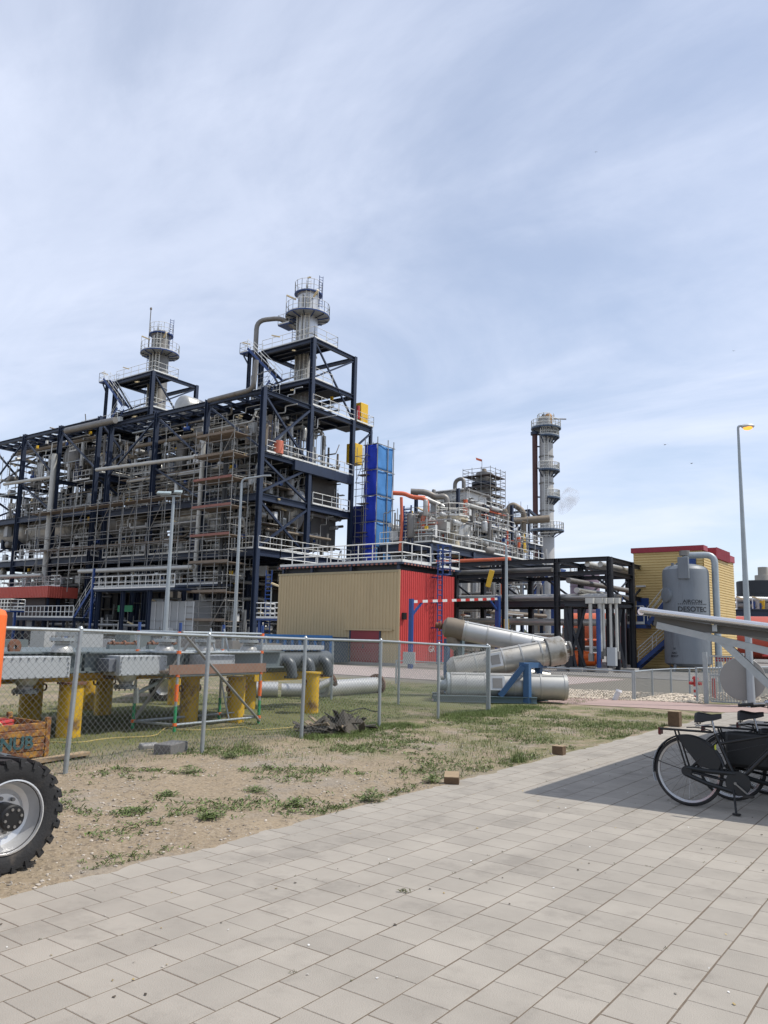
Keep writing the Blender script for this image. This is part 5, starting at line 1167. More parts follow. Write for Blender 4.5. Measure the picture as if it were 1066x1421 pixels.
    for k in range(4):
        x = xs[3] + 3 + k * 5.5; y = ys[0] + R.uniform(2.5, 8); z = R.choice((18.2, 14.4, 18.2)); r = R.uniform(.5, .9)
        drum(t, (x, y, z + 1.6), (0, 0, 1), r, 2.2, R.choice((clad, steel_d)), name='vessel')
    for k in range(6): x = xs[0] - 2 - k * 3.7; ubox(t, 'floor_cabinet', (x, ys[0] + R.uniform(.8, 2.5), .05), (R.uniform(1.2, 2.6), .8, R.uniform(1.6, 2.8)), R.choice((white, grey_panel, grey_panel)))
    # upper frame carrying the stack
    ux = (xs[0], xs[0] - 7.2)
    for x in ux:
        for y in (ys[1], ys[2]): beam(t, 'upper_column', (x, y, 24.0), (x, y, 30.85), .42, .42, navy, 'h')
    for z in (26.6, 30.8):
        for y in (ys[1], ys[2]): beam(t, 'upper_beam', (ux[0] + .2, y, z - .2), (ux[1] - .2, y, z - .2), .3, .4, navy)
        for x in ux: beam(t, 'upper_beam', (x, ys[1] + .2, z - .2), (x, ys[2] - .2, z - .2), .3, .4, navy)
    for x in ux:
        beam(t, 'brace', (x, ys[1] + .2, 26.8), (x, ys[2] - .2, 30.3), .16, .16, navy, 'b'); beam(t, 'brace', (x, ys[1] + .4, 30.3), (x, ys[2] - .2, 24.1), .16, .16, navy, 'b')
    for z, yb_ in ((30.82, ys[1] + 3.6), (26.62, ys[2] - .5)):
        bx(t, 'upper_deck', (ux[1], ys[1] - .1, z), (ux[0] + .1, yb_, z + .06), grating)
        for k in range(4): beam(t, 'joist', (ux[1], ys[1] + .9 * (k + .5), z - .12), (ux[0], ys[1] + .9 * (k + .5), z - .12), .14, .2, navy)
    zt = 30.88
    railing(t, [(ux[1], ys[1], zt), (ux[0] + .1, ys[1], zt), (ux[0] + .1, ys[1] + 3.6, zt), (ux[1], ys[1] + 3.6, zt)], 1.15, rail, 1.5, .03)
    zt = 26.68; railing(t, [(ux[1] + 3, ys[1], zt), (ux[0] + .1, ys[1], zt), (ux[0] + .1, ys[1] + 3.0, zt)], 1.1, rail, 1.2, .035)
    # landing and two flights on the left side
    lx = ux[1] - 1.8; bx(t, 'landing', (lx - .9, ys[1] - .6, 30.9), (lx + 1.0, ys[1] + .9, 31.0), blue); beam(t, 'landing_post', (lx, ys[1], 24), (lx, ys[1], 30.9), .3, .3, navy, 'h')
    beam(t, 'bracket', (lx, ys[1], 29.6), (lx - .9, ys[1], 30.9), .12, .12, navy, 'b'); railing(t, [(lx + 1.0, ys[1] + .9, 31.0), (lx - .9, ys[1] + .9, 31.0), (lx - .9, ys[1] - .6, 31.0), (lx + .2, ys[1] - .6, 31.0)], 1.15, rail, 1.0, .03)
    stair(t, (lx + 5.2, ys[1] - .75, 27.0), (lx + .9, ys[1] - .75, 31.0), .9); stair(t, (lx + 2.0, ys[1] - 1.0, 24.0), (lx + 4.6, ys[1] - 1.0, 26.8), .9)
    for (dx, z, a) in ((-.9, 32.3, 0), (3.4, 32.2, 0), (6.7, 29.9, -1.0), (6.7, 25.8, -1.0)): fixture(t, (lx + dx, ys[1] - .2, z), a)
    return t
def end_details(t):
    """things on the near rack only: yellow hoods and the end platform"""
    beam(t, 'end_beam', (-50.5, 62.9, 23.5), (-50.5, 66.2, 23.5), .3, .5, navy); bx(t, 'deck', (-54, 63.1, 23.8), (-50.3, 66.1, 23.88), grating)
    beam(t, 'end_post', (-50.5, 66.0, 20.5), (-50.5, 66.0, 23.6), .3, .3, navy, 'h'); beam(t, 'brace', (-50.5, 63, 20.8), (-50.5, 66, 23.2), .18, .18, navy, 'b')
    railing(t, [(-50.2, 63.2, 23.88), (-50.2, 66.1, 23.88), (-54, 66.1, 23.88)], 1.1, rail, 1.0, .03)
    for (y, z, h) in ((64.6, 23.9, 2.3), (63.8, 19.4, 2.2)): MB().box((-51.6, y - .5, z), (-50.4, y + .75, z + h)).build('yellow_cabinet', yellow_b, t, bevel=.05)
    MB().cyl((-50.35, 63.5, 24.2), (-50.35, 63.5, 25.6), .2, n=12).build('extinguisher', red, t); MB().cyl((-50.4, 51.9, 18.1), (-50.4, 51.9, 19.3), .45, n=14).build('drum', mat('salmon_paint', (.60, .17, .10), .5), t)
near_rack = rack(0, 'navy steel rack full of pipes, nearest the tan shed', True); end_details(near_rack)
far_rack = rack(-25.2, 'navy steel rack full of pipes at the left edge', False)
far_rack.scale.z = 1.04

# ------------------------------------------------------------------ furnace casings added behind the racks to darken the gaps
dk = mat('dark_backing', (.105, .098, .09), .75, .1, .3, .5, spot=(.10, .075, .055), sfac=.4, ssc=.6)  # invented dark casing that keeps sky from showing through
def backing(x0, x1, y0, y1, z0, z1, label):
    t = T('backing_box', label, 'backing', ((x0 + x1) / 2, (y0 + y1) / 2, z0), 'dark furnace boxes added at the back of the racks'); bx(t, 'casing', (x0, y0, z0), (x1, y1, z1), dk)
    n = int((x1 - x0) / 1.5)
    for k in range(n + 1): beam(t, 'backing_rib', (x0 + (x1 - x0) * k / n, y0 - .1, z0), (x0 + (x1 - x0) * k / n, y0 - .1, z1), .15, .2, navy, 'h')
    for k in range(1, 4): z = z0 + (z1 - z0) * k / 4; rod(t, 'plain_pipe', (x0, y0 - .4, z), (x1, y0 - .4, z), .12, R.choice((steel_d, clad, steel_b)))
    for k in range(n): MB().cyl((x0 + (x1 - x0) * (k + .5) / n, y0 - .25, z0 + (z1 - z0) * .3), (x0 + (x1 - x0) * (k + .5) / n, y0, z0 + (z1 - z0) * .3), .3, n=12).build('cover_disc', steel_d, t)
backing(-73, -51.2, 60.5, 62.6, .1, 8.3, 'dark furnace box added at ground level in the right rack')
backing(-99, -75.5, 60.5, 62.6, .1, 8.3, 'dark furnace box added at ground level in the left rack')
backing(-73, -52, 58.5, 62.4, 10.2, 17.3, 'dark furnace box added at drum level in the right rack')
backing(-99, -79, 58.5, 62.4, 10.2, 16.6, 'dark furnace box added at drum level in the left rack')
backing(-72, -60, 58, 62.4, 18.0, 22.4, 'dark furnace box added under the roof of right rack')
backing(-90, -77, 58, 62.4, 18.0, 22.0, 'dark furnace box added under the roof of left rack')
# ------------------------------------------------------------------ the two stacks
def exhaust(ox, label, m, goose):
    c = V((-55.0 + ox * .985, 60.2, 24 + (.7 if ox else 0))); t = T('exhaust_stack', label, 'stack', c); r = 1.12
    MB().lathe(c, (0, 0, 1), [(r * 1.35, 0), (r * 1.35, 3.0), (r, 4.2), (r, 14.2), (r * .98, 14.2), (r * .98, 14.0), (0, 13.9)], 32).build('shell', m, t, .5)
    for z in (6.9, 9.2, 11.5, 13.9): MB().lathe(c + V((0, 0, z)), (0, 0, 1), [(r, -.06), (r + .06, -.05), (r + .06, .05), (r, .06)], 32).build('band', clad, t, .5)
    zp = 11.4; ro = 2.35
    p = MB().lathe(c + V((0, 0, zp)), (0, 0, 1), [(r + .02, 0), (ro, 0), (ro, -.12), (r + .02, -.12)], 28).build('ring_platform', grey_l, t)
    MB().lathe(c + V((0, 0, zp)), (0, 0, 1), [(ro + .01, -.10), (ro + .05, -.10), (ro + .05, .03), (ro + .01, .03)], 28).build('blue_edge', blue, p, .5)
    for k in range(12): a = k * math.pi / 6; u = V((math.cos(a), math.sin(a), 0)); beam(p, 'bracket', c + u * r + V((0, 0, zp - .35)), c + u * (ro - .05) + V((0, 0, zp - .17)), .07, .10, blue if k % 2 else navy, 'b')
    railing(t, [c + V((ro * math.cos(k * math.pi / 10), ro * math.sin(k * math.pi / 10), zp)) for k in range(20)], 1.25, rail, .75, .028, closed=True)
    railing(t, [c + V(((r + .35) * math.cos(k * math.pi / 7), (r + .35) * math.sin(k * math.pi / 7), 14.0)) for k in range(3, 17)], 1.2, rail, .9, .028, toe=False)
    MB().lathe(c + V((0, 0, 13.9)), (0, 0, 1), [(r, -.05), (r + .4, -.05), (r + .4, .05), (r, .05)], 24).build('top_ring', blue, t)
    ladder(t, c + V((r * .8, -r * .9, 4.5)), 10.5, (.8, .6, 0), .5, rail, .03); ladder(t, c + V((-r * 1.15, -.6, 4.5)), 7, (.3, 1, 0), .5, blue, .04)
    ladder(t, c + V((r * 1.1, .6, 12.4)), 3.6, (.3, 1, 0), .45, blue, .04)
    for a, h in ((-1.0, 10.5), (-1.35, 9.5), (-.7, 9.0), (-1.9, 8.0)): u = V((math.cos(a), math.sin(a), 0)); rod(t, 'riser', c + u * (r + .12) + V((0, 0, 4)), c + u * (r + .12) + V((0, 0, 4 + h)), .09, pipe_w)
    for a in (2.6, 4.0, 5.9): u = V((math.cos(a), math.sin(a), 0)); rod(t, 'lamp_stem', c + u * ro + V((0, 0, zp)), c + u * ro + V((0, 0, zp + 2.2)), .03, rail); fixture(t, c + u * ro + V((0, 0, zp + 2.2)), a + math.pi)
    if goose:
        zs = 9.0; q = c + V((-4.6, -3.0, 0)); pipe(t, 'gooseneck', [q + V((0, 0, .3)), q + V((0, 0, zs + 2.0)), q + V((2.3, 1.5, zs + 2.3)), c + V((-1.0, -.65, zs + 1.1))], .26, steel_d, 14, 1.0)
        bx(t, 'side_platform', tuple(c + V((-2.9, -1.5, zp - .9))), tuple(c + V((-1.2, .2, zp - .8))), blue); railing(t, [c + V((-1.3, -1.5, zp - .8)), c + V((-2.9, -1.5, zp - .8)), c + V((-2.9, .2, zp - .8))], 1.1, rail, .8, .028)
        fixture(t, c + V((.3, -.5, 15.6)), -.6); rod(t, 'lamp_stem', c + V((.3, -.5, 14)), c + V((.3, -.5, 15.6)), .03, rail)
    else:
        rod(t, 'lightning_rod', c + V((-1.1, -1.0, 12)), c + V((-1.1, -1.0, 17.6)), .06, steel_d); MB().lathe(c + V((-1.1, -1.0, 17.4)), (0, 0, 1), [(0, -.2), (.14, -.1), (.14, .1), (0, .2)], 10).build('beacon', steel_b, t)
exhaust(0, 'bright silver exhaust stack with gooseneck pipe on the nearest rack', bright_clad, True)
exhaust(-25.2, 'duller exhaust stack with lightning rod on the left rack', steel_d, False)

# ------------------------------------------------------------------ vessels held in the racks
def hdrum(label, px0, px1, py, r, Y, m):
    a, c = at(px0, py, Y=Y), at(px1, py, Y=Y); z = (a.z + c.z) / 2; t = T('horizontal_drum', label, 'drum', ((a.x + c.x) / 2, Y, z - r), 'large horizontal drums in the racks')
    drum(t, ((a.x + c.x) / 2, Y, z), (1, 0, 0), r, abs(c.x - a.x) - r, m)
    for f in (.25, .75): x = a.x + (c.x - a.x) * f; bx(t, 'saddle', (x - .2, Y - r * .8, z - r - .5), (x + .2, Y + r * .8, z - r * .55), navy)
    x = a.x + (c.x - a.x) * .45; MB().cyl((x, Y, z + r * .9), (x, Y, z + r + .6), .45, n=18).build('nozzle', m, t); MB().lathe((x, Y, z + r + .6), (0, 0, 1), [(0, 0), (.95, 0), (.95, .12), (0, .14)], 20).build('nozzle_platform', blue, t)
    MB().lathe((x, Y, z + r + .75), (0, 0, 1), [(.5, 0), (.5, .2), (.3, .45), (0, .5)], 16).build('yellow_cap', yellow_b, t); railing(t, [(x - .9, Y - .9, z + r + .75), (x + .9, Y - .9, z + r + .75), (x + .9, Y + .9, z + r + .75)], 1.1, rail, .9, .028, toe=False)
hdrum('big grey drum beside the scaffold tower on the right rack', 250, 318, 717, 1.62, 52.6, clad)
hdrum('big grey drum with rounded end at far left of the racks', 8, 48, 739, 1.62, 52.6, clad)
hdrum('big grey drum left of the facade scaffold, second from the left edge', 52, 110, 735, 1.62, 52.6, clad)
hdrum('big drum mostly hidden behind the facade scaffold', 150, 215, 727, 1.62, 52.6, steel_d)
t = T('hanging_vessel', 'grey vertical vessel with conical bottom inside the braced end bay', 'vessel', at(405, 735, X=-52.5)); q = at(405, 712, X=-52.5)
MB().lathe((q.x, q.y, q.z), (0, 0, 1), [(0, -3.0), (.3, -2.9), (.35, -2.1), (1.0, -1.2), (1.3, -.3), (1.3, 1.6), (1.1, 2.1), (0, 2.4)], 28).build('shell', clad, t, .6); MB().cyl((q.x, q.y, q.z - 4), (q.x, q.y, q.z - 2.9), .2, n=12).build('outlet', steel_d, t)
for px, py, lab in ((118, 640, 'round vessel end under the roof of the left rack'), (298, 608, 'round vessel end under the roof left of scaffold tower'), (272, 570, 'small round vessel on top deck between the two stacks')):
    q = at(px, py, Y=54); t = T('roof_vessel', lab, 'vessel', (q.x, q.y, q.z - 1.2)); drum(t, q, (0, 1, 0), 1.25 if py < 630 else 1.5, 3.5, steel_d if py > 600 else clad)
    for k in (-1, 1): bx(t, 'saddle', (q.x - .9, q.y + k - .1, q.z - 2.0), (q.x + .9, q.y + k + .1, q.z - .8), navy)
# big grey vent pipes on the front of the racks
def front_pipe(lab, pts, r, m=pipe_w, Y=49.0): tag(MB().tube(fillet([at(x, y, Y=Y) for x, y in pts], r * 4), r, 12).build('front_pipe', m), lab, 'pipe', 'pale pipes on the rack fronts')
front_pipe('tall pale downpipe with kinked foot right of floodlight mast', [(283, 611), (270, 805), (283, 826), (281, 876)], .22)
front_pipe('tall pale downpipe with kinked foot above the red kiosk roof', [(76, 630), (61, 806), (76, 824)], .30)
front_pipe('long pale level pipe high across the right rack', [(134, 652), (279, 633)], .20)
front_pipe('long pale level pipe high across the left rack', [(6, 672), (71, 662)], .20)
front_pipe('pale level pipe with capped end over the blue stair', [(110, 793), (268, 787)], .22, Y=47.6)
front_pipe('pale level pipe above the red kiosk roof', [(-20, 801), (58, 798)], .2, Y=47.6)
front_pipe('dark long pipe lying along the roof edge of left rack', [(92, 598), (160, 583)], .35, steel_d)
front_pipe('dark long pipe rising to the stair landing on right rack', [(290, 556), (352, 540), (356, 500)], .22, steel_d)

# ------------------------------------------------------------------ scaffolds
def scaffold(label, x0, x1, y0, y1, z0, z1, sx, lift, decks, dm=plank, toe=None, braces=True, name='scaffold', r=.036):
    t = T(name, label, 'scaffold', ((x0 + x1) / 2, (y0 + y1) / 2, z0)); n = max(1, round((x1 - x0) / sx)); X = [x0 + (x1 - x0) * k / n for k in range(n + 1)]
    for x in X:
        for y in (y0, y1): rod(t, 'standard', (x, y, z0), (x, y, z1 + R.uniform(.3, 1.0)), r, scaf, 6)
    m = int((z1 - z0) / lift)
    for k in range(1, m + 1):
        z = z0 + k * lift
        for y in (y0, y1): rod(t, 'ledger', (x0 - .2, y, z), (x1 + .2, y, z), r * .9, scaf, 6)
        if k % 2 == 0:
            rod(t, 'ledger', (x0 - .2, y0 - .05, z - lift * .5), (x1 + .2, y0 - .05, z - lift * .5), r * .8, scaf, 6)
            for x in X: rod(t, 'transom', (x, y0 - .15, z), (x, y1 + .15, z), r * .9, scaf, 6)
    if braces:
        for k in range(n):
            if k % 2 == 0: rod(t, 'brace', (X[k], y0 - .08, z0 + lift * (k % 3)), (X[k + 1], y0 - .08, min(z1, z0 + lift * (k % 3 + 2.2))), r * .9, scaf, 6); rod(t, 'brace', (X[k + 1], y0 - .09, z1 - lift * .3), (X[k], y0 - .09, z1 - lift * 2.4), r * .9, scaf, 6)
    for z in decks:
        for k in range(n): bx(t, 'deck_board', (X[k] + .02, y0 + .05, z), (X[k + 1] - .02, y1 - .05, z + .06), dm)
        if toe: bx(t, 'toe_board', (x0, y0 - .06, z + .02), (x1, y0 - .03, z + .24), toe if R.random() < .4 else plank)
    return t
scaffold('wide tube scaffold across the front of both racks', -84.5, -58.6, 47.6, 49.0, 5.5, 14.6, 2.15, 1.5, (10.1, 14.3))
scaffold('second tube scaffold standing on the middle deck of right rack', -72, -60, 50.2, 51.6, 14.2, 18.0, 2.0, 1.3, (17.4,))
scaffold('tall scaffold stair tower with red toe boards on right rack', -56.4, -51.3, 47.2, 49.2, 0, 19.6, 1.7, 1.1, (2.6, 5.1, 7.7, 10.1, 12.7, 15.2, 17.4, 19.3), plank, redplank, name='scaffold_tower')
scaffold('scaffold inside the braced end bay of right rack', -52.5, -51.0, 50.4, 55.5, 9.2, 17.0, 1.5, 1.2, (11.6, 15.2), plank, None)
scaffold('narrow scaffold beside the blue sheeted tower', -49.9, -48.6, 63.0, 64.0, 6, 20.6, 1.3, 1.4, (9, 12, 15, 18), plank, None)
t = T('cable_bundle', 'thick black bundle of cables hanging beside the scaffold tower', 'cables', at(308, 880, Y=48.4))
for k in range(7): o_ = R.uniform(-.35, .35); pipe(t, 'cable', [at(313 + k * .6, 612 + k, Y=48.4), at(308 + k * .7, 700, Y=48.3) + V((o_ * .4, 0, 0)), at(303 + k, 790, Y=48.2) + V((o_, 0, 0)), V((at(298 + k, 870, Y=48.2).x, 48.2, .1))], .09, blackp, 6, 2)
# blue sheeted tower
bt = T('sheeted_tower', 'scaffold tower wrapped in royal blue tarpaulin and pale blue netting', 'scaffold', (-47.9, 64, 6))
cn = at(522, 700, D=79.5); BX, BY = cn.x, cn.y; zt_ = at(522, 615, X=BX).z; lxw = at(506, 700, Y=BY).x; ryw = at(543.5, 700, X=BX).y
n = 6; zb_ = 5.0; zs = [zb_ + (zt_ - zb_) * k / n for k in range(n + 1)]
def sheet(par, name, a, c, z0, z1, m, out, w=10, sag=.05):
    b = MB(); a, c, o = V(a), V(c), V(out)
    for j in range(9):
        for i in range(w + 1):
            u, v = i / w, j / 8; p = a.lerp(c, u); d = sag * noise.noise(V((p.x * 1.3 + z0, p.y * 1.3, (z0 + (z1 - z0) * v) * .8))) * 1.6 + sag * math.sin(math.pi * u) * math.sin(math.pi * v) * R.choice((.4, .5)) 
            b.v.append(tuple(p + o * (d + .03) + V((0, 0, z0 + (z1 - z0) * v + (.15 * sag * math.sin(u * 9) if j in (0, 8) else 0)))))
    for j in range(8):
        for i in range(w): q = j * (w + 1) + i; b.f.append((q, q + 1, q + w + 2, q + w + 1))
    o_ = b.build(name, m, par, 1.2); s = o_.modifiers.new('thick', 'SOLIDIFY'); s.thickness = .02; return o_
for k in range(n):
    sheet(bt, 'tarpaulin', (lxw, BY, 0), (BX, BY, 0), zs[k] + .03, zs[k + 1] - .03, tarp, (0, -1, 0), 10, .11)
    ym = BY + (ryw - BY) * .62
    sheet(bt, 'netting', (BX, BY, 0), (BX, ym, 0), zs[k] + .03, zs[k + 1] - .03, net, (1, 0, 0)); sheet(bt, 'netting', (BX, ym, 0), (BX, ryw, 0), zs[k] + .03, zs[k + 1] - .03, net, (1, 0, 0))
    rod(bt, 'ledger', (BX + .15, BY - .3, zs[k + 1]), (BX + .15, ryw + .2, zs[k + 1]), .05, scaf); rod(bt, 'ledger', (lxw - .2, BY - .15, zs[k + 1]), (BX + .2, BY - .15, zs[k + 1]), .05, scaf)
for x, y in ((BX + .14, BY - .14), (lxw, BY - .14), (BX + .14, ryw), (BX + .14, BY + (ryw - BY) * .62), (lxw, ryw)): rod(bt, 'standard', (x, y, zb_), (x, y, zt_ + .7), .05, scaf)
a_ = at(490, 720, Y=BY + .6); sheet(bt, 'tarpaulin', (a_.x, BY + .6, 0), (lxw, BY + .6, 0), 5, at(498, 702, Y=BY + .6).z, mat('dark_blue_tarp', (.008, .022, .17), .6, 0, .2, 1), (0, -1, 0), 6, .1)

# ------------------------------------------------------------------ at the foot of the racks
kq = at(66, 826, Y=46.5); kz0, kz1 = at(66, 829, Y=46.5).z, at(66, 813, Y=46.5).z
ks = T('red_roof_kiosk', 'low kiosk with rust red profiled roof fascia at left', 'kiosk', (kq.x - 6, 47, 0))
kx0 = kq.x - 12
ribbed(ks, 'fascia_panel', (kx0, 46.5, 0), (kq.x, 46.5, 0), kz0, kz1, brick_red, .3, .05, (0, -1, 0), 1.5); ribbed(ks, 'fascia_panel', (kq.x, 46.5, 0), (kq.x, 48.2, 0), kz0, kz1, brick_red, .3, .05, (1, 0, 0), 1.5)
bx(ks, 'roof', (kx0, 46.52, kz0 + .05), (kq.x - .02, 50, kz1 - .03), brick_red); bx(ks, 'wall', (kx0, 47.2, 0), (kq.x - 1.5, 49.5, kz0), mat('dark_brown_wall', (.07, .055, .05), .8))  # wall is dark brown throughout
for x in (kq.x - .5, kq.x - 6): beam(ks, 'post', (x, 46.9, 0), (x, 46.9, kz0), .2, .2, navy, 'h')
gp = T('access_platform', 'railed platform with blue stair below the left rack', 'platform', at(70, 875, Y=45))
pz = at(70, 857, Y=45).z; x0_, x1_ = at(18, 857, Y=45).x, at(101, 857, Y=45).x
bx(gp, 'deck', (x0_, 45, pz - .3), (x1_, 46.8, pz), navy); railing(gp, [(x0_, 45, pz), (x1_, 45, pz)], 1.15, rail, .75, .04)
for k in range(7): x = x0_ + (x1_ - x0_) * k / 6; beam(gp, 'post', (x, 45.2, 0), (x, 45.2, pz - .3), .2, .2, navy, 'h')
hz = at(135, 818, Y=45.4).z; stair(gp, (x1_ - .1, 45.7, pz), (at(133, 818, Y=45.7).x, 45.7, hz), 1.1)
xh = at(135, 818, Y=45.7).x; bx(gp, 'upper_deck', (xh - .2, 45.2, hz - .2), (xh + 12, 47.6, hz), navy); railing(gp, [(xh, 45.2, hz), (xh + 12, 45.2, hz)], 1.15, rail, 1.0, .04)
beam(gp, 'blue_post', (xh, 45.2, 0), (xh, 45.2, hz + 2.0), .18, .18, blue, 'b')
for k in range(3): beam(gp, 'post', (xh + 3.9 * k + .5, 45.5, 0), (xh + 3.9 * k + .5, 45.5, hz - .2), .3, .3, navy, 'h')
clutter(gp, x0_, xh + 11, 46, 49, .3, 3.0, 12, 2, 14, .14, 5, lights=2)
wp_ = T('white_platform', 'small white railed platform at the left edge above the lift', 'platform', at(2, 870, Y=42)); q = at(14, 847, Y=42)
bx(wp_, 'deck', (q.x - 6, 42, q.z - .15), (q.x, 43.5, q.z), blue); railing(wp_, [(q.x - 6, 42, q.z), (q.x, 42, q.z), (q.x, 43.5, q.z)], 1.1, rail, .6, .045, rails=3)
for k in (0, 1): beam(wp_, 'post', (q.x - .3 - 5 * k, 42.7, 0), (q.x - .3 - 5 * k, 42.7, q.z - .15), .2, .2, blue, 'b')
gc = T('site_container', 'pale grey steel container under the right rack', 'container', at(238, 878, Y=47)); a, c = at(205, 870, Y=47.2), at(270, 834, Y=47.2)
bx(gc, 'body', (a.x, 47.2, .15), (c.x, 49.2, c.z), grey_panel, .03)
for k in range(7): x = a.x + (c.x - a.x) * k / 6; bx(gc, 'door_bar', (x - .05, 47.12, .2), (x + .05, 47.19, c.z - .05), white)
for z in (.8, 1.8, 2.6): bx(gc, 'cross_bar', (a.x + .1, 47.1, z), (c.x - .1, 47.16, z + .06), grey_panel)
bc = T('access_tower', 'blue access tower with white railing left of the tan shed', 'platform', at(368, 890, Y=43)); q = at(355, 858, Y=43); q2 = at(388, 858, Y=43)
bx(bc, 'deck', (q.x, 43, q.z - .15), (q2.x, 45, q.z), blue); railing(bc, [(q.x, 45, q.z), (q.x, 43, q.z), (q2.x, 43, q.z)], 1.15, rail, .5, .04, rails=3)
for x in (q.x + .2, q2.x - .2): beam(bc, 'post', (x, 43.3, 0), (x, 43.3, q.z - .15), .25, .25, blue, 'b')
ladder(bc, (q.x + .6, 43.6, .2), at(370, 795, Y=43.6).z, (1, 0, 0), .6, blue, .06); rod(bc, 'lamp_stem', (q.x + 1.3, 43.2, q.z), (q.x + 1.3, 43.2, at(370, 815, Y=43.2).z), .05, galv); fixture(bc, (q.x + 1.3, 43.2, at(370, 815, Y=43.2).z + .3), .2)
gs = T('green_sign', 'green safety sign board under the left rack', 'sign', at(174, 845, Y=47.9)); a, c = at(163, 849, Y=47.9), at(184, 840, Y=47.9)
bx(gs, 'board', (a.x, 47.9, a.z), (c.x, 47.95, c.z), green_p); rod(gs, 'post', (a.x + .5, 48.0, 0), (a.x + .5, 48.0, a.z + .3), .05, galv)
yd = T('stored_equipment', 'row of pale crates and machine parts stored behind the grey bundles', 'crates', (-40, 33, 0))
for k in range(9): p = at(20 + k * 42 + R.uniform(-8, 8), 890, D=R.uniform(42, 50)); ubox(yd, 'crate', (p.x, p.y, .03), (R.uniform(1.2, 2.8), R.uniform(1, 1.6), R.uniform(.8, 1.6)), R.choice((grey_panel, white, grey_l, grey_g, steel_d)))
# ------------------------------------------------------------------ rear process unit right of the blue tower
ru = T('rear_unit', 'rear process unit with orange and silver pipes behind the red shed', 'process unit', (-41, 66, 0))
xs = [-38.1, -43.6]; ys = [58.9, 66.5, 74, 82]
for x in xs:
    for y in ys: beam(ru, 'column', (x, y, 0), (x, y, 9.8), .4, .4, navy, 'h')
for z in (4.8, 9.9):
    for y in ys:
        for a, c in zip(xs[:-1], xs[1:]): beam(ru, 'beam', (a, y, z - .3), (c, y, z - .3), .3, .6, navy)
    for x in xs:
        for a, c in zip(ys[:-1], ys[1:]): beam(ru, 'beam', (x, a, z - .3), (x, c, z - .3), .3, .6, navy)
for i in range(3): bx(ru, 'deck', (-43.8, ys[i] + .02, 9.9), (-37.9, ys[i + 1], 10.0), grating)
railing(ru, [(-43.6, 58.8, 10.0), (-37.85, 58.8, 10.0), (-37.85, 82, 10.0)], 1.15, rail, 1.3, .03)
railing(ru, [(-43.6, 58.7, 4.85), (-37.8, 58.7, 4.85), (-37.8, 82, 4.85)], 1.1, rail, 1.3, .035)
clutter(ru, -43.2, -38.4, 59.2, 80, .5, 4.3, 16, 10, 20, .22, 5, PMS + [orange_p], 3)
clutter(ru, -43.2, -38.4, 59.2, 80, 5.2, 9.2, 18, 14, 26, .22, 6, PMS + [orange_p], 5)
clutter(ru, -43.2, -38.6, 59.6, 80, 10.2, 13.5, 22, 16, 34, .3, 10, PMS + [orange_p, pipe_w, clad_w], 4)
clutter(ru, -46, -40, 68, 80, 13.5, 15.6, 12, 8, 16, .25, 6, PMS + [orange_p, pipe_w], 3)
for k in range(5): x, y = R.uniform(-43, -39.5), R.uniform(60, 72); drum(ru, (x, y, 11.6), (0, 0, 1), R.uniform(.5, .9), 2.0, R.choice((clad, clad_w, steel_d)), name='vessel')
bx(ru, 'upper_deck', (-46, 68, 13.4), (-40.5, 80, 13.5), navy); railing(ru, [(-46, 68, 13.5), (-40.5, 68, 13.5), (-40.5, 80, 13.5)], 1.1, rail, 1.3, .035)
bx(ru, 'upper_deck', (-46, 71, 16.0), (-42, 80, 16.1), navy); railing(ru, [(-46, 71, 16.1), (-42, 71, 16.1), (-42, 80, 16.1)], 1.1, rail, 1.3, .035)
for x, y in ((-40.7, 68), (-45.8, 68), (-40.7, 79.8), (-42.2, 71.2), (-45.8, 71.2)): beam(ru, 'upper_column', (x, y, 10), (x, y, 16.6), .3, .3, navy, 'h')
ladder(ru, at(565, 745, D=72) - V((0, 0, .3)), 3.2, (1, 0, 0), .8, blue, .09)
def bgpipe(lab, pts, r, m, D, n=10, grp='large pipes of the rear units'): tag(MB().tube(fillet([at(x, y, D=D) for x, y in pts], r * 3.5), r, n).build('process_pipe', m), lab, 'pipe', grp)
op = mat('bright_orange_pipe', (.58, .13, .06), .5, 0, .1, 1)
bgpipe('orange pipe running level just right of the blue tower', [(545, 684), (562, 685), (572, 690), (590, 691)], .21, op, 74)
bgpipe('orange pipe with a step down left of the grey loop pipe', [(575, 690), (593, 692), (594, 713), (587, 717), (586, 735)], .2, op, 73)
bgpipe('short orange pipe low behind the shed railing', [(574, 740), (590, 738)], .2, op, 72)
bgpipe('thin orange riser left of the blue ladder', [(557, 690), (558, 730), (555, 765)], .14, op, 71)
bgpipe('large grey loop pipe over the rear unit', [(570, 682), (592, 683), (604, 690), (620, 688), (622, 712)], .30, steel_d, 78)
bgpipe('grey pipe sloping under the large loop pipe', [(585, 690), (620, 705), (622, 725)], .26, clad, 80)
bgpipe('thin grey hooked pipe above the unit', [(575, 690), (577, 683), (592, 682), (593, 688)], .2, steel_d, 82)
q = at(570, 730, D=71); t = T('column_vessel', 'grey upright vessel beside the blue ladder', 'vessel', q - V((0, 0, 2))); drum(t, q, (0, 0, 1), .34, 2.0, steel_d); rod(t, 'leg', q - V((.2, 0, 2.3)), q - V((.2, 0, .9)), .1, navy); rod(t, 'leg', q + V((.2, 0, -2.3)), q + V((.2, 0, -.9)), .1, navy)
q = at(628, 730, D=76); t = T('platform_vessel', 'cream necked vessel with round railed platform', 'vessel', q - V((0, 0, 3)))
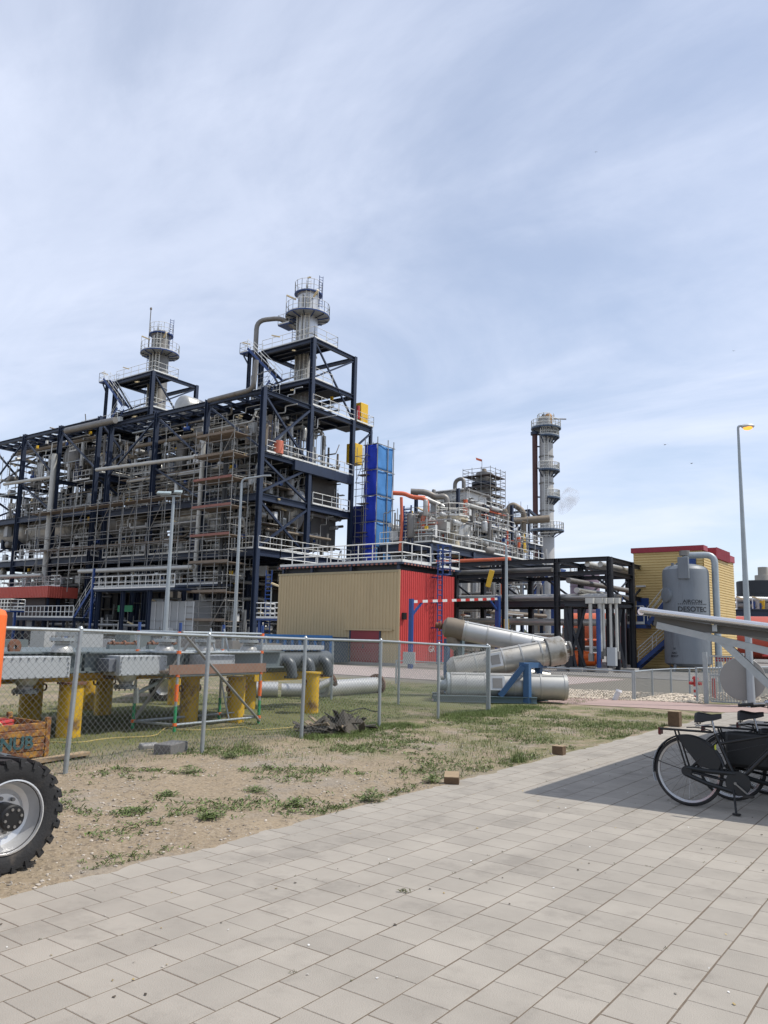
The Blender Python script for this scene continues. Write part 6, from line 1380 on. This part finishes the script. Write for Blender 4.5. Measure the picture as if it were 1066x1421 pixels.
MB().lathe(q, (0, 0, 1), [(.9, -3), (.6, -1), (.6, .4), (1.5, .5), (1.5, .8), (0, .8)], 24).build('shell', mat('cream_lagging', (.48, .42, .30), .7), t, .5); railing(t, [q + V((1.6 * math.cos(k * .628), 1.6 * math.sin(k * .628), .8)) for k in range(10)], 1.2, rail, 1, .04, closed=True)
t = T('pump_house', 'pale flat topped box house with vent on the rear unit', 'box', at(638, 700, D=84)); q = at(638, 694, D=84)
ubox(t, 'body', q - V((0, 0, .4)), (4.2, 4.2, .9), white); ubox(t, 'roof', q + V((0, 0, .5)), (5.0, 5.0, .15), steel_d); pipe(t, 'vent', [q + V((-.6, 0, .6)), q + V((-.6, 0, 2.2)), q + V((.5, 0, 2.4)), q + V((.5, 0, .6))], .22, steel_d)
for sx in (-2, 2):
    for sy in (-2, 2): beam(t, 'leg', (q.x + sx, q.y + sy, 10), (q.x + sx, q.y + sy, q.z - .4), .25, .25, navy, 'h')

for (za, zb, nn) in ((.4, 4.4, 16), (5.2, 9.2, 24), (10.2, 13.2, 36)): fine(ru, -43.4, -38.3, 59.0, 62, za, zb, nn); fine(ru, -39.4, -38.0, 59.5, 80, za, zb, nn)
fine(ru, -46, -40.6, 68.2, 71, 13.6, 16.4, 20); fine(ru, -41.5, -40.6, 68.2, 79, 13.6, 16.4, 16)
# far unit behind: stepped decks of pipework between scaffolded column and big stack
fu = T('far_unit', 'far process unit of dense pipework left of the big stack', 'process unit', (-52, 100, 0))
XS, YS = (-66, -60, -54, -48.5), (86, 92, 98, 104)
for x in XS:
    for y in YS: beam(fu, 'column', (x, y, 0), (x, y, 14.5), .4, .4, navy, 'h')
for z in (5, 9.5, 14.5):
    for y in YS:
        for a, c in zip(XS[:-1], XS[1:]): beam(fu, 'beam', (a, y, z), (c, y, z), .3, .5, navy)
    for x in XS:
        for a, c in zip(YS[:-1], YS[1:]): beam(fu, 'beam', (x, a, z), (x, c, z), .3, .5, navy)
    for i in range(3): bx(fu, 'deck', (-66, YS[i] + .05, z + .25), (-48.3, YS[i + 1], z + .32), grating)
    railing(fu, [(-66, 85.8, z + .32), (-48.2, 85.8, z + .32), (-48.2, 104, z + .32)], 1.2, rail, 1.5, .05)
clutter(fu, -65, -48.8, 86.5, 103, .6, 4.6, 16, 12, 20, .3, 6, None, 0)
clutter(fu, -65, -48.8, 86.5, 103, 5.6, 9, 22, 16, 30, .3, 8, None, 0)
clutter(fu, -65, -48.8, 86.5, 103, 10, 14, 26, 18, 36, .35, 10, None, 0)
clutter(fu, -65, -49, 87, 103, 15, 16.4, 18, 12, 24, .35, 10, None, 0)
for k in range(9): x, y = R.uniform(-64, -49.5), R.uniform(87, 98); drum(fu, (x, y, 15.9), (0, 0, 1), R.uniform(.5, .9), R.uniform(1.0, 1.6), R.choice((clad, clad_w, steel_d, steel_b)), name='vessel')
for (za, zb, nn) in ((5.5, 9, 30), (10, 14, 44), (15, 16.6, 40)): fine(fu, -65.5, -48.6, 86.2, 89, za, zb, nn); fine(fu, -50, -48.4, 87, 103, za, zb, nn // 2)
for lab, px0, px1, y0_, y1_, D in (('brown scaffold pyramid of poles below the scaffolded column', 640, 700, 715, 765, 104), ('pole scaffold right of the blue tarpaulin sheet', 690, 735, 705, 765, 106)):
    a, c = at(px0, y1_, D=D), at(px1, y0_, D=D); scaffold(lab, min(a.x, c.x), max(a.x, c.x), a.y, a.y + 2, a.z, c.z, 1.8, 1.3, (a.z + 1.3, a.z + 3.9), plank, None)
tpq = at(683, 738, D=100); tp_ = T('tarpaulin_sheet', 'bright blue tarpaulin hanging on the far unit', 'tarpaulin', tpq - V((0, 0, 1)))
a, c = at(674, 748, D=100), at(692, 729, D=100); sheet(tp_, 'sheet', (a.x, a.y, 0), (c.x, c.y, 0), a.z, c.z, mat('azure_tarp', (.012, .10, .50), .5, 0, .1, 1), (.6, -.8, 0), 10, .35)
for px in (674, 692): q = at(px, 748, D=100.2); rod(tp_, 'pole', V((q.x, q.y, 14.8)), V((q.x, q.y, c.z + .2)), .06, scaf)
bgpipe('big brown grey gooseneck pipe entering the stack', [(699, 720), (699, 705), (704, 722), (716, 723), (762, 720)], .55, steel_b, 112, 14)
bgpipe('bent brown pipe with hoop top left of the stack', [(705, 730), (706, 704), (712, 700), (722, 706), (727, 712), (727, 760)], .4, steel_b, 112, 12)
bgpipe('thin brown pipe beside the maroon stack pipe', [(690, 722), (694, 706), (698, 703)], .25, steel_b, 110)
q = at(727, 755, D=108); tag(MB().cyl(q - V((0, 0, 1.2)), q + V((0, 0, 1.4)), .5, .12, n=10).build('yellow_cone', yellow_b), 'yellow cone shaped hood left of the stack foot', 'hood')
t = T('flare_frame', 'open dark steel frame left of the big stack', 'steel frame', at(722, 760, D=116)); P_ = [(708, 760), (734, 760), (734, 708), (708, 712)]
for a, c in ((0, 3), (1, 2), (3, 2), (0, 2), (3, 1)): beam(t, 'member', at(*P_[a], D=116), at(*P_[c], D=116), .3, .3, navy, 'b')
b_ = at(734, 708, D=116); beam(t, 'member', b_, at(750, 722, D=120), .35, .35, navy, 'b')
for a in P_[:2]: q = at(*a, D=116); beam(t, 'leg', V((q.x, q.y, 0)), q, .3, .3, navy, 'b')
# scaffolded column
sc_c = at(672, 700, D=118); sc_ = T('scaffolded_column', 'column wrapped in scaffold decks with small red flag on top', 'column', V((sc_c.x, sc_c.y, 12)))
zc = [at(672, y, D=118).z for y in (664, 679, 690, 701, 712, 724)]; hw = 2.35
MB().cyl((sc_c.x, sc_c.y, 12), (sc_c.x, sc_c.y, zc[0] + .8), 1.25, n=22).build('shell', steel_d, sc_); MB().lathe((sc_c.x, sc_c.y, zc[0] - .9), (0, 0, 1), [(1.2, -.3), (1.9, -.2), (1.9, .2), (1.2, .3)], 20).build('collar', navy, sc_)
for z in zc:
    for s, (x0, x1, y0, y1) in enumerate(((-hw, hw, -hw, -1.3), (-hw, hw, 1.3, hw), (-hw, -1.3, -1.29, 1.29), (1.3, hw, -1.29, 1.29))): bx(sc_, 'deck_board', (sc_c.x + x0, sc_c.y + y0, z), (sc_c.x + x1, sc_c.y + y1, z + .12), mat('dark_deck', (.09, .07, .065), .8))
    for h in (.55, 1.1): 
        b = MB(); pp = [V((sc_c.x + sx * hw, sc_c.y + sy * hw, z + h)) for sx, sy in ((-1, -1), (1, -1), (1, 1), (-1, 1))]
        for k in range(4): b.cyl(pp[k], pp[(k + 1) % 4], .04, n=4)
        b.build('guard_rail', scaf, sc_)
for k in range(12): sx, sy = [(-1, -1), (-.33, -1), (.33, -1), (1, -1), (1, -.33), (1, .33), (1, 1), (.33, 1), (-.33, 1), (-1, 1), (-1, .33), (-1, -.33)][k]; rod(sc_, 'standard', (sc_c.x + sx * hw, sc_c.y + sy * hw, 13), (sc_c.x + sx * hw, sc_c.y + sy * hw, zc[0] + 1.3), .05, scaf, 6)
for k in range(5): rod(sc_, 'brace', (sc_c.x - hw, sc_c.y - hw - .05, zc[k]), (sc_c.x + hw, sc_c.y - hw - .05, zc[k + 1]), .04, scaf, 6)
MB().cyl((sc_c.x, sc_c.y, zc[0] + .6), (sc_c.x, sc_c.y, zc[0] + 1.5), .5, .3, n=12).build('top_cap', steel_b, sc_); q = V((sc_c.x - .4, sc_c.y, zc[0] + 1.4)); rod(sc_, 'flag_pole', q, q + V((0, 0, 1.6)), .04, scaf); MB().add([q + V((0, 0, 1.6)), q + V((-.8, -.5, 1.9)), q + V((-.7, -.5, 1.5)), q + V((0, 0, 1.25))], [(0, 1, 2, 3)]).build('flag', orange_p, sc_, 0)

# ------------------------------------------------------------------ big stack with maroon flue and plume
k0 = at(758.5, 660, D=140); bs_ = T('tall_stack', 'tall grey stack with ringed platforms, right of centre', 'stack', V((k0.x, k0.y, 0))); r = 1.22
kz = lambda y: at(758.5, y, D=140).z
sm = mat('weathered_stack_shell', (.40, .39, .37), .5, .25, .14, .35, spot=(.29, .26, .22), sfac=.40, ssc=.30)
MB().lathe((k0.x, k0.y, 0), (0, 0, 1), [(r * 1.05, 0), (r * 1.05, kz(745)), (r, kz(744)), (r, kz(598)), (r * .9, kz(580)), (0, kz(580))], 36).build('shell', sm, bs_, .5)
for y in (634, 671, 709): MB().lathe((k0.x, k0.y, kz(y)), (0, 0, 1), [(r, -.12), (r + .12, -.1), (r + .12, .1), (r, .12)], 36).build('band', steel_d, bs_, .5)
for y, a0, a1, ro in ((594, 0, 6.2832, 2.7), (606, -2.0, 1.2, 2.4), (653, -2.2, 1.3, 2.4), (691, -1.5, 1.3, 2.4), (736, -3.2, 1.3, 3.0)):
    z = kz(y); n = 22; ang = [a0 + (a1 - a0) * k / n + YAW - .2 for k in range(n + 1)]
    pl = MB(); 
    for zz_ in (z - .28, z): pl.v += [(k0.x + rr * math.cos(a), k0.y + rr * math.sin(a), zz_) for a in ang for rr in (r * .95, ro)]
    m_ = 2 * (n + 1)
    for k in range(n):
        i = 2 * k; pl.f += [(m_ + i, m_ + i + 1, m_ + i + 3, m_ + i + 2), (i, i + 2, i + 3, i + 1), (i + 1, i + 3, m_ + i + 3, m_ + i + 1)]
    pl.f += [(0, 1, m_ + 1, m_), (2 * n, m_ + 2 * n, m_ + 2 * n + 1, 2 * n + 1)]
    p_ = pl.build('ring_platform', mat('slate_platform', (.06, .09, .14), .5), bs_, 0)
    railing(bs_, [(k0.x + (ro - .1) * math.cos(a), k0.y + (ro - .1) * math.sin(a), z) for a in ang], 1.3, rail, 1.2, .055, name='ring_railing')
    for k in range(0, n, 3): u = V((math.cos(ang[k]), math.sin(ang[k]), 0)); beam(p_, 'bracket', V((k0.x, k0.y, z - 1.3)) + u * r, V((k0.x, k0.y, z - .3)) + u * (ro - .2), .14, .14, navy, 'b')
tc_ = -V((k0.x, k0.y, 0)).normalized(); ladder(bs_, V((k0.x, k0.y, kz(740))) + tc_ * (r + .25), kz(600) - kz(740), (tc_.y, -tc_.x, 0), .7, rail, .06)
for k in range(6): a = k * 1.05; q = V((k0.x + .9 * math.cos(a) - .6, k0.y + .9 * math.sin(a), kz(594))); MB().cyl(q, q + V((0, 0, R.uniform(1.4, 2.6))), .28, n=10).build('plain_pipe', R.choice((steel_b, steel_d, clad)), bs_)
MB().lathe((k0.x + .5, k0.y, kz(590)), (0, 0, 1), [(.7, 0), (.7, 1.6), (.5, 2.0), (0, 2.1)], 18).build('top_cap', mat('ochre_cap', (.42, .24, .10), .6), bs_, .5)
q = V((k0.x, k0.y, kz(581))) + right * 1.5; rod(bs_, 'davit', q, q + right * 2.2, .12, steel_d); railing(bs_, [V((k0.x + 1.5 * math.cos(k * .7), k0.y + 1.5 * math.sin(k * .7), kz(586))) for k in range(9)], 1.4, rail, 1.2, .06, toe=False, name='top_railing')
fp_ = k0 - right * 2.05; mf = T('maroon_flue', 'maroon flue pipe standing close beside the tall stack', 'flue', V((fp_.x, fp_.y, 0)))
MB().cyl((fp_.x, fp_.y, 8), (fp_.x, fp_.y, kz(602)), .47, n=18).build('pipe', maroon, mf)
for y in (620, 650, 690, 715): z = kz(y); rod(mf, 'tie', (fp_.x, fp_.y, z), V((k0.x, k0.y, z)) - right * r, .14, navy)
MB().cyl((fp_.x, fp_.y, kz(604)), (fp_.x, fp_.y, kz(600)), .75, n=18).build('collar', navy, mf)
bx(mf, 'footing', (fp_.x - 1, fp_.y - 1, 0), (fp_.x + 1, fp_.y + 1, 8.2), steel_d)
clutter(fu, k0.x - 7, k0.x - 1, k0.y - 12, k0.y - 5, 14.5, 19.5, 10, 6, 14, .3, 4, [purple, steel_d, clad, rail], 0)
# steam
steam = bpy.data.materials.new('steam'); steam.use_nodes = True; sn = steam.node_tree; sn.nodes.remove(sn.nodes['Principled BSDF'])
pv = sn.nodes.new('ShaderNodeVolumePrincipled'); pv.inputs['Color'].default_value = (.97, .95, .97, 1); g_ = sn.nodes.new('ShaderNodeNewGeometry'); nz_ = sn.nodes.new('ShaderNodeTexNoise'); nz_.inputs['Scale'].default_value = .8; nz_.inputs['Detail'].default_value = 4
mr_ = sn.nodes.new('ShaderNodeMapRange'); mr_.inputs[1].default_value = .40; mr_.inputs[2].default_value = .85; mr_.inputs[3].default_value = 0; mr_.inputs[4].default_value = .75
sn.links.new(g_.outputs['Position'], nz_.inputs['Vector']); sn.links.new(nz_.outputs[0], mr_.inputs[0]); sn.links.new(mr_.outputs[0], pv.inputs['Density']); sn.links.new(pv.outputs[0], sn.nodes['Material Output'].inputs['Volume'])
b = MB(); prev = []
path = [(776, 714), (780, 708), (785, 700), (790, 692), (796, 686), (803, 682)]; rr = [.3, 1.1, 1.5, 1.9, 1.9, .3]
b.tube([at(x, y, D=150) for x, y in path], rr, 14); o = b.build('steam_plume', steam, None, 1.5); tag(o, 'faint puff of steam right of the tall stack', 'steam', kind='stuff')

# ------------------------------------------------------------------ dark pipe bridge at right of centre
pb_ = T('pipe_bridge', 'long dark steel pipe bridge with silver pipes right of the red shed', 'pipe bridge', (-22, 46.5, 0))
bxs = [-16.6, -19.9, -23.4, -27.0, -30.6, -34]; bys = [44.9, 48.6]
for x in bxs:
    for y in bys: beam(pb_, 'column', (x, y, 0), (x, y, 6.5), .3, .3, black_steel, 'h')
    for z in (4.0, 5.7, 6.5): beam(pb_, 'cross_beam', (x, bys[0], z - .12), (x, bys[1], z - .12), .2, .24, black_steel)
for y in bys:
    for z, h in ((6.5, .26), (5.7, .24), (3.9, .36)): beam(pb_, 'beam', (bxs[0], y, z - .1), (bxs[-1], y, z - .1), .25, h, black_steel)
for k in range(5): beam(pb_, 'brace', (bxs[k], 48.6, 3.9), (bxs[k + 1], 48.6, 6.4), .12, .12, black_steel, 'b')
for (y, z, r_, m) in ((45.4, 4.22, .16, clad), (46.0, 4.25, .2, clad_w), (46.7, 4.2, .14, pipe_w), (47.4, 4.25, .2, steel_d), (47.9, 4.2, .12, blue), (45.8, 5.95, .16, steel_d), (46.9, 5.95, .2, clad), (47.7, 5.9, .12, blue), (46.4, 2.75, .2, clad), (47.3, 2.7, .16, pipe_w)): rod(pb_, 'pipe', ((bxs[0] - R.uniform(0, .6)) if z < 5 else -20.6, y, z), (-36, y, z), r_, m, 12)
# spur running back from its near end
for y in (52.5, 56.5, 61):
    for x in (-16.6, -19.6): beam(pb_, 'column', (x, y, 0), (x, y, 6.3), .26, .26, black_steel, 'h')
for x in (-16.6, -19.6):
    for z in (6.3, 4.3): beam(pb_, 'beam', (x, 48.6, z), (x, 61, z), .2, .25, black_steel)
    for k in range(3): beam(pb_, 'brace', (x, 49 + 4 * k, 4.4), (x, 53 + 4 * k, 6.2), .1, .1, black_steel, 'b')
for x, z, m in ((-17.2, 6.1, clad), (-18.0, 6.15, pipe_w), (-18.7, 4.6, clad), (-19.2, 5.2, steel_d)): rod(pb_, 'pipe', (x, 45, z), (x, 61, z), .17, m, 10)
clutter(pb_, -34, -20, 46, 56, .3, 2.3, 12, 6, 12, .14, 5, PMS + [red, orange_p], 0)
clutter(pb_, -34, -26, 49, 60, 2.2, 7.6, 12, 8, 16, .2, 5, PMS + [orange_p], 0)
# valve trestle with four pale risers in front
vt = T('valve_trestle', 'black braced trestle with pale upright valve rods', 'trestle', at(830, 932, z=0))
q0, q1 = at(781, 840, D=43), at(873, 842, D=43); vz = q0.z
bx(vt, 'deck', (min(q0.x, q1.x), min(q0.y, q1.y), vz - .12), (max(q0.x, q1.x) , max(q0.y, q1.y) + .4, vz), black_steel) if False else beam(vt, 'deck_beam', q0, V((q1.x, q1.y, vz)), .9, .14, black_steel, 'b')
for px in (793, 806, 846, 866, 787, 858): q = at(px, 900, D=43 + R.uniform(-.3, .6)); beam(vt, 'post', V((q.x, q.y, 0)), V((q.x, q.y, vz - .1)), .22, .22, black_steel, 'b')
for a, c in (((787, 930), (812, 845)), ((812, 925), (790, 860)), ((848, 930), (862, 845)), ((868, 930), (850, 850)), ((785, 850), (800, 930))): beam(vt, 'brace', at(*a, D=42.8), at(*c, D=42.8), .14, .14, black_steel, 'b')
for px, pb0, r_ in ((819, 915, .10), (832, 912, .12), (837, 908, .08), (847, 925, .08), (855, 912, .09)):
    a, c = at(px, 835, D=42.4), at(px + 2, pb0, D=42.4); rod(vt, 'valve_rod', c, a, r_, pipe_w); ubox(vt, 'rod_head', a + V((0, 0, -.1)), (.42, .3, .3), pipe_w); ubox(vt, 'rod_foot', c + V((0, 0, -.1)), (.24, .24, .4), steel_d)
ubox(vt, 'cabinet', at(850, 924, D=42.2), (.45, .3, .95), grey_l); q = at(830, 845, D=42.3); rod(vt, 'blue_post', V((q.x, q.y, 0)), q, .12, blue)
for k in range(6): q = at(785 + k * 18, 933, D=42.5 + R.uniform(-1, 1)); ubox(vt, 'footing', V((q.x, q.y, .0)), (.7, .7, .25), concrete)
# orange vessels and kit behind the trestle
for lab, px, py, D, r_, L, ax in (('orange horizontal vessel behind the pipe bridge', 838, 878, 62, 1.5, 5, (1, 0, 0)), ('dark red tank behind the left edge of yellow building', 876, 880, 60, 1.4, 4, (0, 1, 0)), ('red horizontal tank right of the yellow building', 1050, 885, 72, 1.9, 8, (1, .3, 0))):
    q = at(px, py, D=D); t = T('coloured_tank', lab, 'tank', V((q.x, q.y, 0)), 'orange and red tanks'); drum(t, q, ax, r_, L, orange_p if 'orange' in lab else mat('tank_red', (.42, .07, .04), .5, 0, .15, .6))
    for k in (-1, 1): u = V(ax).normalized() * k * L * .3; bx(t, 'saddle', (q.x + u.x - .3, q.y + u.y - .3, 0), (q.x + u.x + .3, q.y + u.y + .3, q.z - r_ * .6), concrete)
t = T('orange_pump', 'bright orange pump group low behind the trestle', 'pump', at(800, 920, D=50)); q = at(799, 915, D=50)
for k in range(4): MB().lathe(q + V((.3 * k, .25 * k, R.uniform(-.4, .5))), (1, .3, 0), [(0, -.5), (.32, -.45), (.36, 0), (.32, .45), (0, .5)], 12).build('casing', orange, t)
bx(t, 'base', (q.x - .4, q.y - .4, 0), (q.x + 1.6, q.y + 1.3, q.z - .5), steel_d)
for px, py, h, lab in ((680, 803, 1.1, 'yellow sloping panel seen through the pipe bridge'), (703, 868, .8, 'small yellow box below striped bar at right post')):
    q = at(px, py, D=50); t = pb_; MB().obox(Matrix.Translation(q) @ Matrix.Rotation(YAW, 4, 'Z') @ Matrix.Rotation(.25 if h > 1 else 0, 4, 'Y'), .32, .1, h).build('yellow_panel', yellow_b, t, bevel=.02)
st2 = T('white_stair', 'white and blue stair flight below the stack seen through the bridge', 'stair', at(752, 828, D=75)); stair(st2, at(738, 828, D=75), at(762, 792, D=75), 1.6, blue, rail); q = at(768, 800, D=76); beam(st2, 'post', V((q.x, q.y, 0)), q, .4, .4, blue, 'b'); q = at(762, 792, D=75); ubox(st2, 'landing', q, (2.4, 2.4, .15), blue); q = at(738, 828, D=75); ubox(st2, 'foot_landing', q - V((0, 0, .1)), (2.2, 2.2, .15), blue); beam(st2, 'post', V((q.x, q.y, 0)), q, .3, .3, blue, 'b')
def far_tank(lab, px, py0, py1, w, D, m, cap=.0, cat='tank', name='storage_tank'):
    q = at(px, py1, D=D); zt = at(px, py0, D=D).z; r_ = w / 2 / FPX * D; t = T(name, lab, cat, V((q.x, q.y, 0)))
    MB().lathe((q.x, q.y, 0), (0, 0, 1), [(r_, 0), (r_, zt), (r_ * .98, zt + cap * .3), (0, zt + cap)], 36).build('shell', m, t, .5)
    for k in range(1, 6): MB().lathe((q.x, q.y, zt * k / 6), (0, 0, 1), [(r_, -.06), (r_ + .05, -.05), (r_ + .05, .05), (r_, .06)], 36).build('course_ring', m, t, .5)
    return t, V((q.x, q.y, zt)), r_
t, q, r_ = far_tank('mauve storage tank far behind the pipe bridge', 812, 797, 830, 40, 150, purple, .5)
railing(t, [q + V((r_ * math.cos(k * .628), r_ * math.sin(k * .628), 0)) for k in range(10)], 1.4, rail, 2, .06, closed=True)
t, q, r_ = far_tank('wide black storage tank at far right', 1062, 808, 850, 70, 130, mat('black_tank', (.025, .028, .035), .6, 0, .2, .3), .3)
t, q, r_ = far_tank('pale concrete silo behind the black tank', 1062, 799, 850, 22, 150, stone_w, .2, 'silo', 'silo')
MB().lathe(q, (0, 0, 1), [(r_ * .6, 0), (r_ * .6, 1.6), (0, 1.7)], 24).build('silo_head', stone_w, t, .5)
rb = T('right_bridge', 'level pipe bridge with lamps right of the yellow building', 'pipe bridge', at(1045, 890, D=80)); a, c = at(1005, 843, D=80), at(1120, 845, D=80)
for z, m, r_ in ((a.z - 1.2, clad, .45), (a.z + .9, clad_w, .25), (a.z + .2, steel_d, .25)): rod(rb, 'pipe', V((a.x, a.y, z)), V((c.x, c.y, z)), r_, m, 12)
beam(rb, 'beam', V((a.x, a.y, a.z - .5)), V((c.x, c.y, a.z - .5)), .5, .7, navy)
for f in (.08, .3, .6, .9): q = a.lerp(c, f); beam(rb, 'column', V((q.x, q.y, 0)), V((q.x, q.y, a.z + 1.0)), .35, .35, navy, 'h')
for k in range(10): q = a.lerp(c, R.random()); ubox(rb, 'fitting', q + V((0, 0, -.1)), (.5, .5, R.uniform(.4, 1.0)), R.choice((blue, white, clad, yellow_b, steel_d)))
for px in (1022, 1044): q = at(px, 828, D=79); rod(rb, 'lamp_stem', q - V((0, 0, 1.2)), q, .05, rail); fixture(rb, q, .6)
lk = T('low_kit', 'rows of pipes and pumps on the ground right of the yellow building', 'pipework', (-4, 58, 0)); clutter(lk, -10.5, 8, 52, 64, .2, 2.2, 18, 6, 16, .16, 6, PMS + [red, orange_p], 0)
for k in range(6): ubox(lk, 'kerb', (-10 + 3.2 * k, 50.5 + .2 * k, 0), (3.0, .3, .3), concrete)
# far horizon: scattered plant silhouettes and tree line
hz_ = MB()
for k in range(90):
    a = rad(-75 + 150 * k / 89) ; d = R.uniform(480, 620); x, y = -math.sin(YAW - a) * d, math.cos(YAW - a) * d; w = R.uniform(8, 22); h = R.uniform(5, 10)
    for j in range(5): hz_.lathe((x + R.uniform(-w, w), y + R.uniform(-4, 4), -1), (0, 0, 1), [(w * .5, 0), (w * .55, h * .4), (w * .35, h * .8), (0, h * R.uniform(.9, 1.2))], 7)
tag(hz_.build('tree_line', mat('distant_trees', (.045, .065, .035), .9, 0, .3, .1), None, 0), 'low line of distant trees on the horizon', 'trees', kind='stuff')
# gulls
for px, py, lab in ((827, 211, 'tiny dark bird high in the sky right of centre'), (1018, 487, 'tiny bird in the sky above the lamp head'), (960, 643, 'gull gliding left of the lamp post, lower of two'), (923, 617, 'gull gliding left of the lamp post, upper of two')):
    q = at(px, py, D=110); w = .45 if px in (960, 923) else .22; t = T('gull', lab, 'bird', q); u = right
    MB().lathe(q, V((u.y, -u.x, 0)) + u * .6, [(0, -w * .5), (w * .13, -w * .2), (w * .15, 0), (w * .1, w * .3), (0, w * .5)], 8).build('body', mat('gull_grey', (.30, .31, .33), .8), t)
    for s in (-1, 1): MB().add([q + V((0, 0, .02)), q + u * s * w * .5 + V((0, 0, w * .25)), q + u * s * w * 1.2 + V((0, 0, w * .1)), q + u * s * w * .5 + V((.1, -.1, w * .15))], [(0, 1, 2, 3)]).build('wing', mat('gull_grey', (.3, .3, .3)), t, 0)
